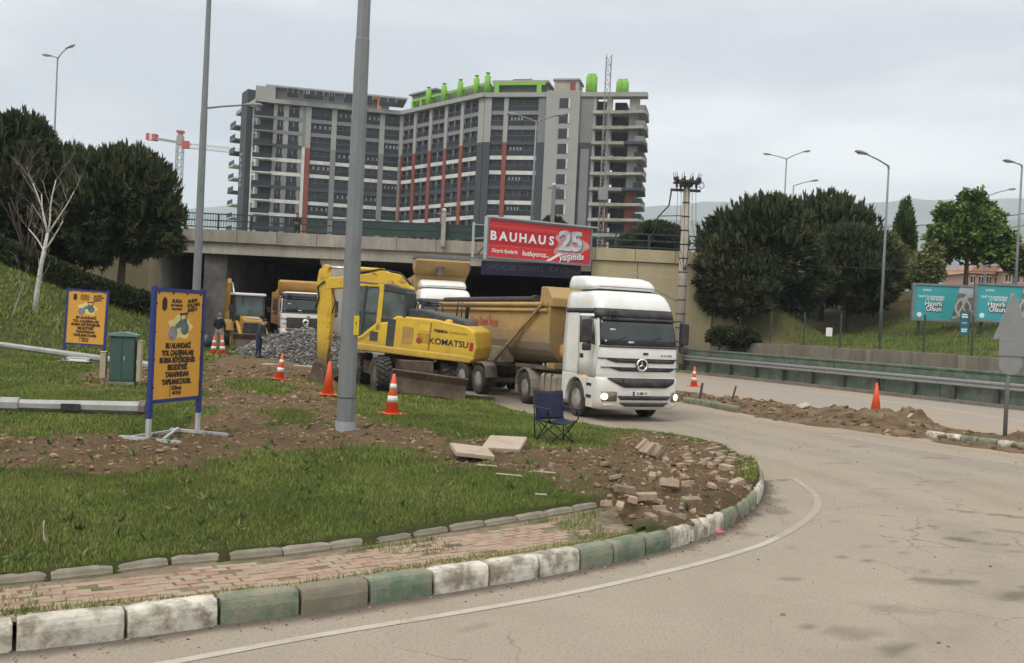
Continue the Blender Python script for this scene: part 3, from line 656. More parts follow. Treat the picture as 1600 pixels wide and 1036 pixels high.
M_MED = mat('dug_earth', (.115, .080, .048), .95, var=.35, scale=3, bump=.8, bscale=18, world_co=True, spec=.15, dirt=(.22, .165, .105), dscale=1.2, damt=.35)
med = tag(obj('median_strip', npmesh('median_strip', V, Fk, M_MED, True)), kind='structure')
r = np.random.default_rng(61); n = 7000; x = r.uniform(5, 16, n); y = r.uniform(19, 38, n); k = sdist(x, y, MEDP) > -.45 + .5 * r.uniform(0, 1, n) ** 3; x, y = x[k], y[k]; sz = .012 + .11 * r.uniform(0, 1, len(x)) ** 6
tag(scatter('earth_clods', np.stack([x, y, heap(x, y) + sz * .15], 1), sz, SOILM, 62, mi=r.choice([2, 2, 0, 2, 1], len(x))), 'lumps of dug earth along the median strip', 'soil', kind='stuff')
mk = obj('median_kerb', None); tag(mk, kind='structure')
mp_ = [gp(*p) for p in [(1065, 629), (1095, 634), (1122, 639), (1150, 645)]]
for i in range(3): kerb_block(mp_[i], mp_[i + 1], .18, .20, [PGREEN, PGREEN, PGREY][i], mk, 1, seed=300 + i)
mp_ = [gp(*p) for p in [(1445, 684), (1472, 688.5), (1500, 692), (1526, 695.5), (1556, 699.5), (1582, 703), (1608, 706.5), (1634, 710), (1660, 714)]]
for i in range(8): kerb_block(mp_[i], mp_[i + 1], .18, .20, [PWHITE, PWHITE, PGREEN, PGREEN, PWHITE, PGREY, PGREEN, PGREEN][i], mk, 1, seed=320 + i)
WOODD = mat('weathered_wood', (.11, .085, .06), .9, var=.3, scale=8, stretch=(1, 1, .2))
WOODL = mat('pale_board', (.42, .36, .28), .85, var=.25, scale=6)
for px, py, tilt, hh, lb in [(1143, 632, .25, .62, 'dark wooden stake leaning on the median kerb nearest the truck'), (1150, 640, 0, 0, ''), (1148, 625, 0, 0, '')][:1]:
    c = gp(px, py); tag(MB().box((0, 0, hh / 2 - .05), (.07, .06, hh), top=(.8, .9)).build('wooden_stake', WOODD, None, .006, loc=(c[0], c[1], .1)), lb, 'stake').rotation_euler = (0, tilt, .3)
c = gp(1093, 628); tag(MB().box((0, 0, .28), (.08, .07, .62), top=(.9, .8)).build('wooden_stake', WOODD, None, .006, loc=(c[0], c[1], .1)), 'dark upright wooden stake in the median beside the white truck', 'stake').rotation_euler = (.1, .08, .6)
for i, (px, py, l, w, a_, cc, lb) in enumerate([(1330, 650, .9, .16, .2, 0, 'broken pale board lying across the earth of the median'), (1395, 662, .55, .1, -.9, 1, 'grey splintered board poking out of the earth heap'), (1255, 648, .5, .3, .5, 0, 'pale concrete lump lying in the median earth'), (1420, 668, .6, .07, .9, 1, 'thin grey lath on the large earth heap')]):
    c = gp(px, py); tag(MB().box((0, 0, 0), (l, w, .05), top=(.93, .8)).build('broken_board', WOODL, None, .008, loc=(c[0], c[1], float(heap(np.array([c[0]]), np.array([c[1]]))[0]) + .06)), lb, 'board').rotation_euler = (.12, -.2, a_)

# ================================================================ hills on the horizon and haze
M_HILL = mat('hill_forest', (.075, .095, .060), .95, var=.4, scale=.01, world_co=True, dirt=(.15, .14, .09), dscale=.004, damt=.4)
def mountain(name, pts, Yd, depth, seed):
    """ridge through measured points (px,py) at distance Yd, sloping down both ways"""
    P = [at(px, py, Yd) for px, py in pts]; xs = np.array([p.x for p in P]); zs = np.array([p.z for p in P]); gx = np.linspace(xs[0], xs[-1], 200); gv = np.linspace(-1, 1, 24)
    Xg, Vg = np.meshgrid(gx, gv); ridge = np.interp(Xg, xs, zs) + 40 * (fbm(Xg / 210, Xg * 0, 1., 4, seed) - .5)
    prof = np.clip(1 - np.abs(Vg), 0, 1) ** 1.15; Zg = ridge * prof + (fbm(Xg / 180, Vg * 6, 1., 5, seed + 1) - .5) * 120 * prof * np.abs(Vg) * 2 - 3
    i = np.arange(Xg.size).reshape(Xg.shape); Fq = np.stack([i[:-1, :-1], i[:-1, 1:], i[1:, 1:], i[1:, :-1]], -1).reshape(-1, 4)
    return tag(obj(name, npmesh(name, np.stack([Xg.ravel(), (Yd + Vg * depth).ravel(), Zg.ravel()], 1), Fq, M_HILL, True)), kind='structure')
mountain('mountain', [(-900, 372), (0, 366), (380, 352), (700, 350), (1000, 338), (1090, 332), (1180, 346), (1300, 340), (1420, 348), (1520, 330), (1640, 336), (2300, 350)], 2900, 500, 9)
mountain('mountain', [(-400, 350), (100, 345), (290, 322), (370, 312), (480, 330), (700, 345), (900, 330), (1010, 312), (1100, 305), (1230, 318), (1330, 312), (1420, 298), (1500, 305), (1580, 297), (1700, 300), (2000, 310)], 4500, 900, 5)
hz = MB().bx(-5600, 5600, -5600, 5600, -3, 700)
hm = bpy.data.materials.new('haze'); hm.use_nodes = True; hm.node_tree.nodes.clear(); o_ = hm.node_tree.nodes.new('ShaderNodeOutputMaterial'); pv = hm.node_tree.nodes.new('ShaderNodeVolumePrincipled')
pv.inputs['Color'].default_value = (.80, .895, 1.0, 1); pv.inputs['Density'].default_value = .0002; pv.inputs['Anisotropy'].default_value = 0.2; hm.node_tree.links.new(pv.outputs[0], o_.inputs['Volume'])
tag(hz.build('haze', hm), 'pale haze in the air', 'haze', kind='stuff')
# ================================================================ apartment block under construction
FH, ZC = 3.1, 49.6                     # storey height, top of the cornice
NF = 12
GREYL = mat('render_light', (.33, .325, .305), .9, var=.06, scale=.3); GREYM = mat('render_grey', (.21, .212, .21), .9, var=.07, scale=.3); CHAR = mat('render_charcoal', (.055, .062, .070), .85, var=.1, scale=.3)
WHITEB = mat('band_white', (.60, .59, .565), .85, var=.06, scale=.5, dirt=(.40, .38, .35), dscale=.4, damt=.3); REDP = mat('pilaster_red', (.23, .065, .045), .85, var=.1, scale=.4); GLASSB = mat('dark_glazing', (.016, .020, .027), .25, var=.3, scale=.4, rnd=.5, spec=.4)
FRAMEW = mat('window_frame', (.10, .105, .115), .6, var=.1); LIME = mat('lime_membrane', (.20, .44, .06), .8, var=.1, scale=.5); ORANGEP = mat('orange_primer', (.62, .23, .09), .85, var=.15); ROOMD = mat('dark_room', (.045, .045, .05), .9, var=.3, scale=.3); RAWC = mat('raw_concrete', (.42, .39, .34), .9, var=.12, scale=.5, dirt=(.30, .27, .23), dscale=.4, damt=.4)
CURT = mat('window_pale_frame', (.30, .31, .31), .5, var=.15, rnd=.3)  # pale grey is the frames' own colour
GLASSR = mat("balcony_glass", (.020, .024, .030), .5, var=.2, rnd=.25, spec=.3)
def xz(px, Y): return np.array((at(px, 400, Y).x, Y))
QE = np.array((at(372, 250, 232).x, 232.)); QA = np.array((at(402, 250, 216).x, 216.)); QB = np.array((at(626, 250, 223).x, 223.)); QC = np.array((at(754, 250, 201).x, 201.)); QD = np.array((at(1000, 250, 194).x, 194.))
block = thing('apartment_building', 'tall unfinished grey apartment block with red pilasters and green roof stacks', 'building', (-20, 225, 0))
WM = {}
def wmesh(kind, w, h):
    key = (kind, round(w, 1), round(h, 1))
    if key in WM: return WM[key]
    mb = MB(); f = .13
    mb.bx(-w / 2, w / 2, .0, .06, 0, h, 1)                                     # glazing
    if kind == 'bay':                                                           # glazed balcony: panes above, smoked glass railing below
        n = max(2, int(round(w / 1.5)))
        for i in range(n + 1): x = -w / 2 + w * i / n; mb.bx(x - f / 2, x + f / 2, -.08, .06, 0, h, 0)
        mb.bx(-w / 2, w / 2, -.08, .06, h - .14, h, 0); mb.bx(-w / 2, w / 2, -.5, -.42, 0, 1.05, 2); mb.bx(-w / 2, w / 2, -.52, -.4, 1.05, 1.13, 0)
    elif kind == 'win':
        for x in (-w / 2 + f / 2, 0, w / 2 - f / 2): mb.bx(x - f / 2, x + f / 2, -.08, .06, 0, h, 3)
        mb.bx(-w / 2, w / 2, -.08, .06, h - .13, h, 3); mb.bx(-w / 2, w / 2, -.2, -.14, 0, h * .45, 2)
    elif kind == 'light':                                                       # pale framed sashes behind the balcony
        for x in (-w * .3, -w * .05, w * .2, w * .42): mb.bx(x - .16, x + .16, -.1, .0, .5, h * .8, 3)
        mb.bx(-w / 2, w / 2, -.5, -.42, 0, 1.05, 2); mb.bx(-w / 2, w / 2, -.52, -.4, 1.05, 1.13, 0)
    WM[key] = mb.mesh('window', [FRAMEW, GLASSB, GLASSR, CURT]); return WM[key]
class Face:
    """a facade from p to q (seen from outside left to right); u runs along it, w outwards"""
    def __init__(s, p, q):
        s.p = np.array(p); s.L = float(np.linalg.norm(q - p)); d = (q - p) / s.L; s.d = d; s.n = np.array([d[1], -d[0]]); s.a = math.atan2(d[1], d[0])
    def part(s, mb, name, m, bevel=0):
        o = mb.build(name, m, block, bevel); o.location = (s.p[0] + 20, s.p[1] - 225, 0); o.rotation_euler.z = s.a; return o
    def win(s, kind, u, z, w, h, dep=.5):
        o = obj('window', wmesh(kind, w, h), block, (s.p[0] + s.d[0] * u - s.n[0] * dep + 20, s.p[1] + s.d[1] * u - s.n[1] * dep - 225, z), (0, 0, s.a)); return o
def zf(k): return ZC - .9 - (k + 1) * FH            # floor level of storey k counted from the top
BAND = ['g', 'g', 'c', 'w', 'w', 'c', 'w', 'w', 'c', 'w', 'w', 'w']
def bands(f, u0, u1, out=.05):
    for k in range(NF):
        m_ = {'g': GREYM, 'c': CHAR, 'w': WHITEB}[BAND[k]]
        f.part(MB().bx(u0, u1, -out, .9, zf(k) - .45, zf(k) + (.4 if BAND[k] != 'w' else .35)), 'floor_band', m_)
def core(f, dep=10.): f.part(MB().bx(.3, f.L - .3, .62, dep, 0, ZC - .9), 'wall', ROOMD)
def cornice(f, a=0., b=0., out=1.0): f.part(MB().bx(-a, f.L + b, -out, 2, ZC - .9, ZC), 'cornice', GREYL, .03)
def pil(f, u0, u1, up, lo, out=.12, kk=3):
    zs = zf(kk - 1); f.part(MB().bx(u0, u1, -out, .7, zs, ZC - .9), 'pilaster', up); f.part(MB().bx(u0, u1, -out - .01, .7, 0, zs), 'pilaster', lo)
# --- left wing A-B
fa = Face(QA, QB); U1 = lambda px: (px - 402) / (626 - 402) * fa.L
core(fa); cornice(fa, .9, .0); bands(fa, 0, U1(469)); bands(fa, U1(482), fa.L, 0)
pil(fa, U1(424), U1(429.5), GREYL, GREYM, .0); pil(fa, U1(439.5), U1(447), GREYL, GREYM, .0); pil(fa, U1(463.5), U1(469.5), GREYL, GREYM, 0); pil(fa, U1(474), U1(482), GREYL, REDP, .3); pil(fa, U1(469.5), U1(474), GREYM, WHITEB, .28)
for a, b in ((514, 522), (553, 561), (590, 598), (622, 626)): pil(fa, U1(a), U1(b), GREYL, GREYM)
for k in range(NF):
    z = zf(k) + .36
    fa.win('win', U1(434.5), z, U1(439.5) - U1(429.5), FH - .8); fa.win('win', U1(455), z, U1(463.5) - U1(447), FH - .8)
    for a, b in ((482, 514), (522, 553), (561, 590), (598, 622)): fa.win('bay' if (k + a) % 3 else 'light', U1((a + b) / 2), z, U1(b) - U1(a), FH - .8)
    # corner balcony with glass railing
    fa.part(MB().bx(-1.1, U1(424), -1.1, .3, zf(k) - .3, zf(k)).bx(-1.1, -.95, -1.1, .3, zf(k), zf(k) + .1), 'balcony_slab', {'g': GREYM, 'c': CHAR, 'w': WHITEB}[BAND[k]])
    fa.part(MB().bx(-1.05, U1(423), -1.08, -1.0, zf(k), zf(k) + 1.05), 'balcony_railing', GLASSR)
# --- end wall E-A
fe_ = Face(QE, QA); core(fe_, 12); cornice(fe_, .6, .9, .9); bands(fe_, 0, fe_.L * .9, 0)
fe_.part(MB().bx(fe_.L * .36, fe_.L * .66, -1.3, .8, 0, ZC + 3.1), 'stair_tower', CHAR, .05)
pil(fe_, fe_.L * .88, fe_.L * .94, GREYL, WHITEB); pil(fe_, fe_.L * .70, fe_.L * .76, GREYL, WHITEB)
for k in range(NF):
    fe_.win('win', fe_.L * .82, zf(k) + .4, fe_.L * .11, FH - .9); fe_.win('win', fe_.L * .28, zf(k) + .4, fe_.L * .13, FH - .9)
    fe_.part(MB().bx(-1.6, fe_.L * .22, -1.9, .5, zf(k) - .28, zf(k) + .05), 'balcony_slab', {'g': GREYM, 'c': CHAR, 'w': WHITEB}[BAND[k]])
    fe_.part(MB().bx(-1.5, fe_.L * .2, -1.85, -1.75, zf(k) + .05, zf(k) + 1.1), 'balcony_railing', GLASSR)
t = text('MENTİ', 2.1, GREYL, block, (0, 0, 0), (0, 0, 0), 'lettering', .02, .05); q = fe_.p + fe_.d * fe_.L * .5 + fe_.n * 1.4
t.matrix_basis = Matrix.Translation((q[0] + 20, q[1] - 225, 34.5)) @ Matrix.Rotation(fe_.a, 4, 'Z') @ Matrix.Rotation(R(90), 4, 'X') @ Matrix.Rotation(R(90), 4, 'Z') @ Matrix.Scale(1.25, 4)
# --- right wing B-C
fb = Face(QB, QC); core(fb, 9); cornice(fb, 0, .5); bands(fb, 0, fb.L)
def ub(px):      # measured column position -> distance along the receding face
    a, _ = ray(px, 250); d = fb.d; p = fb.p; return (a * p[1] - p[0]) / (d[0] - a * d[1])
cols_ = [626, 647, 671, 695, 720, 746]
for c in cols_[:-1]: pil(fb, max(0, ub(c) - .5), ub(c) + .55, GREYL, REDP, .2)
pil(fb, ub(745.5), fb.L, GREYL, CHAR, .25)
for a, b in zip(cols_, cols_[1:]):
    u0, u1 = max(0, ub(a)) + .55, ub(b) - .5; um = (u0 + u1) / 2
    for k in range(NF):
        for c in ((u0 + um) / 2, (um + u1) / 2): fb.win('bay', c, zf(k) + .36, um - u0 - .12, FH - .8)
    fb.part(MB().bx(um - .12, um + .12, -.0, .7, 0, ZC - .9), 'mullion', GREYM)
# --- front C-D
fc = Face(QC, QD); U3 = lambda px: (px - 754) / (1000 - 754) * fc.L
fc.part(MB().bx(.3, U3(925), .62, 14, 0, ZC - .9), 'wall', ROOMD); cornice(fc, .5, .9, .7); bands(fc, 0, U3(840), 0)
pil(fc, 0, U3(765), GREYL, CHAR, .25); pil(fc, U3(785), U3(792), GREYL, REDP, .2); pil(fc, U3(840), U3(853), GREYM, CHAR, .3)
fc.part(MB().bx(U3(853), U3(905), -1.0, .8, 0, ZC + .3), 'stair_tower', GREYL)
pil(fc, U3(905), U3(926), GREYM, CHAR, .3)
fc.part(MB().bx(U3(909), U3(922), -.42, -.3, 0, zf(2) - 1.3), 'wall_panel', GREYM)
HM = MB().bx(-.9, .9, 0, .06, 0, 2.0, 0).bx(-1.05, -.9, -.1, .06, 0, 2, 1).bx(.9, 1.25, -.1, .06, 0, 2, 2).mesh('window_opening', [ROOMD, GREYM, WHITEB])
for k in range(NF):
    fc.win('bay', U3(775), zf(k) + .36, U3(785) - U3(765), FH - .8); fc.win('light' if k % 2 else 'bay', U3(804), zf(k) + .36, U3(815) - U3(793), FH - .8); fc.win('bay', U3(828), zf(k) + .36, U3(839) - U3(816), FH - .8)
    obj('window_opening', HM, block, (fc.p[0] + fc.d[0] * U3(881) + fc.n[0] * 1.07 + 20, fc.p[1] + fc.d[1] * U3(881) + fc.n[1] * 1.07 - 225, zf(k) + .7), (0, 0, fc.a))
    # bare frame with open rooms and slabs at the right end
    m_ = CHAR if BAND[k] == 'c' else (GREYL if BAND[k] == 'g' else RAWC)
    fc.part(MB().bx(U3(926), U3(975), -1.5, 12, zf(k) - .5, zf(k) + .12), 'floor_slab', RAWC if BAND[k] != 'c' else GREYL)
    fc.part(MB().prism([(U3(975) + .02, -1.3), (U3(1004), -1.9), (U3(1008), 0), (U3(1006), 8), (U3(975) + .02, 11)], 'z', zf(k) - .45, zf(k) + .1), 'balcony_slab', m_, .05)
    fc.part(MB().bx(U3(992), U3(1006), -1.6, -1.5, zf(k) + .1, zf(k) + 1.15).bx(U3(1006) - .1, U3(1006), -1.6, 7, zf(k) + .1, zf(k) + 1.15), 'balcony_railing', GREYM if k < 3 else GLASSR)
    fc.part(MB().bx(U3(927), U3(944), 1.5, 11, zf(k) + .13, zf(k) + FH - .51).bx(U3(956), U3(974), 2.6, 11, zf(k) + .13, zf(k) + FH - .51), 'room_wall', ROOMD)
fc.part(MB().bx(U3(946), U3(954), .3, 1.2, 0, ZC - .9), 'column', RAWC); fc.part(MB().bx(U3(980), U3(994), .5, 3.2, zf(5), ZC - .9), 'column', GREYL); fc.part(MB().bx(U3(980), U3(994), .48, 3.2, 0, zf(5)), 'column', REDP)
fc.part(MB().bx(U3(946.5), U3(953.5), .2, .29, 0, zf(5)), 'column_panel', REDP); fc.part(MB().bx(U3(926), U3(930), -.3, 3, 0, ZC - .9), 'column', GREYL)
# --- roof storey, stacks and parapets
def roofbox(f, u0, u1, w0, w1, z0, z1, name, m, bev=0): f.part(MB().bx(u0, u1, w0, w1, z0, z1), name, m, bev)
roofbox(fa, U1(415), U1(605), 2.0, 9, ZC, ZC + 3.0, 'roof_storey', GREYM)
roofbox(fa, U1(410), fa.L + 1, .6, 10, ZC + 3.0, ZC + 3.45, 'roof_slab', GREYL, .03); roofbox(fa, -1, U1(425), .3, 8, ZC, ZC + 2.9, 'roof_storey', GREYL)
for i, px in enumerate((452, 473, 487, 512, 545, 566, 600)): fa.win('win', U1(px), ZC + .4, [2.4, 1.3, 3.4, 1.2, 4., 3., 4.][i], 2.1, -1.99 + .04 + 0 * i).location.z = ZC + .5
for a in (549, 556, 585): fa.part(MB().bx(U1(a), U1(a) + 1., 1.2, 2.0, ZC, ZC + 3), 'roof_column', ORANGEP)
fa.part(MB().bx(U1(547), U1(600), .9, 1.4, ZC + 2.5, ZC + 3.0), 'roof_beam', ORANGEP)
roofbox(fb, 0, 9, 2.5, 8, ZC, ZC + 4.1, 'lift_house', GREYM); roofbox(fb, -.6, 9.6, 1.9, 8.6, ZC + 4.1, ZC + 4.5, 'roof_slab', GREYM)
roofbox(fb, 9, fb.L - 2, 2.6, 8, ZC, ZC + 2.5, 'roof_storey', GREYM)
fb.part(MB().bx(2, fb.L - .5, 1.2, 1.7, ZC + 2.2, ZC + 2.8), 'roof_beam', LIME)
for i, px in enumerate((634, 647, 660, 684, 709, 734, 758)):
    u = ub(px) if px < 752 else fb.L - .6
    fb.part(MB().bx(u - .35, u + .35, 1.1, 1.9, ZC, ZC + 2.3), 'roof_column', LIME)
    if px > 655: fb.part(MB().lathe([(.62, ZC), (.62, ZC + 3.9), (.3, ZC + 4.1), (.3, ZC + 4.4), (.5, ZC + 4.45), (.5, ZC + 4.6)], 14, 0, Matrix.Translation((u, .9, 0))), 'vent_stack', LIME)
roofbox(fc, U3(762), U3(850), 2.4, 10, ZC, ZC + 2.5, 'roof_storey', GREYM); roofbox(fc, U3(762), U3(852), 1.0, 10, ZC + 2.5, ZC + 2.95, 'roof_slab', GREYL)
fc.part(MB().bx(U3(764), U3(848), .8, 1.2, ZC + 1.9, ZC + 2.48), 'roof_beam', LIME)
for px in (766, 834): fc.part(MB().bx(U3(px), U3(px) + 1, .8, 1.6, ZC, ZC + 1.9), 'roof_column', LIME)
fc.part(MB().prism([(U3(785), ZC + 2.95), (U3(830), ZC + 2.95), (U3(822), ZC + 3.7), (U3(793), ZC + 3.7)], 'y', 3, 8), 'tiled_roof', mat('roof_tile_red', (.40, .12, .07), .85, var=.15))
roofbox(fc, U3(862), U3(900), .6, 6, ZC + .3, ZC + 2.7, 'lift_house', RAWC); roofbox(fc, U3(860), U3(902), .2, 6.4, ZC + 2.7, ZC + 3.05, 'roof_slab', GREYL)
fc.part(MB().bx(U3(887), U3(895), .5, .58, ZC + .5, ZC + 2.3), 'door', REDP)
for px in (915, 921, 962, 970): fc.part(MB().lathe([(.78, ZC), (.78, ZC + 3.9 - (px > 950) * 1.1), (.5, ZC + 4.1 - (px > 950) * 1.1), (.5, ZC + 4.5 - (px > 950) * 1.1)], 14, 0, Matrix.Translation((U3(px), 2.5, 0))), 'vent_stack', LIME)
# lattice builder for hoist mast and crane
def lattice(mb, p, q, w, step, t, up=(0, 1, 0), mi=0):
    p, q = Vector(p), Vector(q); d = (q - p); L = d.length; d.normalize(); s_ = d.cross(Vector(up)).normalized() * w / 2; t2 = s_.cross(d).normalized() * w / 2
    c = [s_ + t2, s_ - t2, -s_ - t2, -s_ + t2]
    for k in c: mb.bar(p + k, q + k, t, mi=mi)
    n = max(1, int(L / step))
    for i in range(n):
        a = p + d * (L * i / n); b = p + d * (L * (i + 1) / n)
        for j in range(4):
            mb.bar(a + c[j], b + c[(j + 1) % 4], t * .65, mi=mi); mb.bar(a + c[j], a + c[(j + 1) % 4], t * .65, mi=mi)
MASTM = mat('mast_steel', (.26, .26, .25), .6, metal=.3, var=.2)
hb = at(938, 372, 190); ht = at(946, 86, 190)
hoist = thing('hoist_mast', 'slender lattice construction hoist mast rising above the apartment block', 'hoist', (hb.x, hb.y, 0))
mb = MB(); lattice(mb, (0, 0, 0), (0, 0, ht.z), 1.0, 1.9, .13); mb.build('mast', MASTM, hoist)
for z in (14, 26, 38): MB().bar((0, 0, z), (0, 5, z), .15).build('wall_tie', MASTM, hoist)
MB().bx(-.9, .9, -1.6, -.5, 27, 29.4).build('cage', MASTM, hoist)
# tower crane
cb = at(277, 330, 330); ct = at(277, 222, 330); CRW = mat('crane_white', (.55, .54, .52), .6, var=.1); CRR = mat('crane_red', (.50, .06, .07), .6, var=.15); CRG = mat('crane_grey', (.30, .30, .30), .6)
crane = thing('tower_crane', 'distant red and white tower crane left of the apartment block', 'crane', (cb.x, cb.y, 0))
mb = MB(); lattice(mb, (0, 0, 0), (0, 0, ct.z - 1), 2.0, 2.4, .22); mb.build('mast', CRG, crane)
zt = ct.z; J = Vector((.98, -.2, 0)).normalized()
mb = MB(); lattice(mb, J * 1.5 + Vector((0, 0, zt - 1.1)), J * 27 + Vector((0, 0, zt - 3.2)), 1.5, 2.2, .16, (0, 0, 1)); mb.build('jib', CRW, crane)
mb = MB(); mb.bar(J * -1 + Vector((0, 0, zt)), J * -11 + Vector((0, 0, zt + 1.4)), 1.1, .8); mb.build('counter_jib', CRG, crane)
for k in range(3): MB().box(J * (-9.5 - k * 1.25) + Vector((0, 0, zt + 1.5 + k * .12)), (1.15, 2., 2.3), rz=math.atan2(J.y, J.x)).build('counterweight', CRR if k != 1 else CRW, crane, .05)
MB().bx(-1, 1, -1, 1, zt - 1, zt + 2.1).bx(-.7, .7, -.7, .7, zt + 2.1, zt + 3.2).build('slewing_head', CRG, crane); MB().bx(-1.1, 1.1, -1.1, 1.1, zt + 3.2, zt + 3.9).build('head_cap', CRR, crane)
MB().bx(1.3, 3.6, -2.4, -.7, zt - 2.3, zt + .2).build('operator_cab', CRR, crane, .1)
# ================================================================ vehicles
TW = mat('truck_white', (.78, .78, .75), .32, var=.04, scale=1.5, coat=.3, low=(DUST, .3, 1.3, .5), dirt=(.62, .59, .53), dscale=1.6, damt=.25, dsharp=.25)
TBLK = mat('truck_black_plastic', (.022, .023, .025), .55, var=.2, dirt=(.07, .062, .05), dscale=4, damt=.35); GLS = mat('windscreen_glass', (.030, .038, .038), .08, var=.45, scale=1.6, spec=.6)
GLSG = mat('cab_side_glass', (.075, .095, .083), .08, var=.6, scale=2.5, spec=.6)
TYRE = mat('tyre_rubber', (.026, .025, .024), .85, var=.25, scale=5, dirt=(.10, .085, .068), dscale=3, damt=.38, dsharp=.2, bump=.3, bscale=30); RIM = mat('dusty_rim', (.30, .275, .235), .7, metal=.2, var=.25, scale=8, dirt=(.14, .11, .08), dscale=6, damt=.45)
OCH = mat('tipper_ochre', (.50, .305, .085), .6, var=.12, scale=1.2, dirt=(.30, .21, .115), dscale=1.3, damt=.5, dsharp=.25, low=((.26, .21, .15), 1.75, 2.5, 1.2), bump=.5, bscale=1.8); OCHD = mat('tipper_ochre_dull', (.40, .235, .065), .75, var=.2, scale=1.5, dirt=(.20, .15, .09), dscale=1.5, damt=.5)
ORG = mat('tipper_orange', (.60, .31, .06), .6, var=.12, scale=1.2, dirt=(.34, .2, .09), dscale=1.3, damt=.4, dsharp=.25, low=((.22, .15, .09), 1.3, 2.6, .7))
CHAS = mat('chassis_grime', (.075, .066, .055), .85, var=.3, scale=4, dirt=(.18, .15, .115), dscale=2.5, damt=.5); GRIME = mat('dusty_guard', (.20, .18, .15), .85, var=.2, scale=3, dirt=(.29, .245, .18), dscale=2, damt=.5)
CHR = mat('chrome', (.75, .75, .74), .2, metal=1., var=.05); HLIT = mat('headlight_lit', (1., .72, .36), .4, var=0, emit=2.4); LENS = mat('lamp_lens', (.55, .53, .46), .15, var=.1); AMB = mat('marker_amber', (.8, .30, .12), .4, emit=.6, var=0); REDL = mat('tail_lamp_red', (.35, .03, .02), .35, var=.1)
HOUS = mat('headlight_housing', (.20, .17, .13), .25, metal=.4, var=.5, scale=9); PLATE = mat('plate_white', (.7, .7, .68), .5, var=.03); PBLUE = mat('plate_blue', (.02, .05, .28), .5, var=.05); INK = mat('ink_black', (.012, .012, .014), .6, var=0); PAPER = mat('dash_paper', (.55, .58, .58), .7, var=.1)

RX90 = Matrix.Rotation(R(90), 4, 'X')
def wheel_meshes(r, w, hub=True, lugs=0):
    k = r / .5; t = MB(); t.lathe([(.29 * k, -w * .45), (.42 * k, -w * .5), (.47 * k, -w * .47), (r - .004, -w * .36), (r, -w * .3), (r, w * .3), (r - .004, w * .36), (.47 * k, w * .47), (.42 * k, w * .5), (.29 * k, w * .45)], 36, 0, RX90, cap=False)
    if lugs:
        for i in range(lugs):
            for sgn in (-1, 1):
                a = 6.28318 * (i + (.5 if sgn > 0 else 0)) / lugs; t.box((0, 0, 0), (.075, w * .5, .07), 0, M=Matrix.Rotation(a, 4, 'Y') @ Matrix.Translation((0, sgn * w * .25, r + .01)) @ Matrix.Rotation(sgn * .55, 4, 'Z'))
    else:
        for i in range(28): t.box((0, 0, 0), (.05 * k, w * .7, .02), 0, M=Matrix.Rotation(6.28318 * i / 28, 4, 'Y') @ Matrix.Translation((0, 0, r + .002)))
    h = MB(); h.lathe([(.30 * k, -w * .42), (.29 * k, -w * .46), (.265 * k, -w * .40), (.22 * k, -w * .2), (.13 * k, -w * .2), (.12 * k, -w * .44), (.0, -w * .46), (.0, w * .42), (.29 * k, w * .44), (.30 * k, w * .42)], 28, 0, RX90, cap=False)
    for i in range(10): a = 6.28318 * i / 10; h.lathe([(.02 * k, -w * .27), (.02 * k, -w * .2)], 6, 0, Matrix.Translation((.17 * k * math.cos(a), 0, .17 * k * math.sin(a))) @ RX90)
    return t, h
_wm = {}
def wheel(parent, M, r=.5, w=.3, lugs=0, rim=RIM, key='t', flip=False):
    if (key, r, w) not in _wm:
        t, h = wheel_meshes(r, w, True, lugs); _wm[(key, r, w)] = (t.mesh('tyre', TYRE), h.mesh('wheel', rim))
    tm, hm_ = _wm[(key, r, w)]; o = obj('wheel', hm_, parent); o.matrix_local = M @ (Matrix.Rotation(math.pi, 4, 'Z') if flip else Matrix()); obj('tyre', tm, o); return o

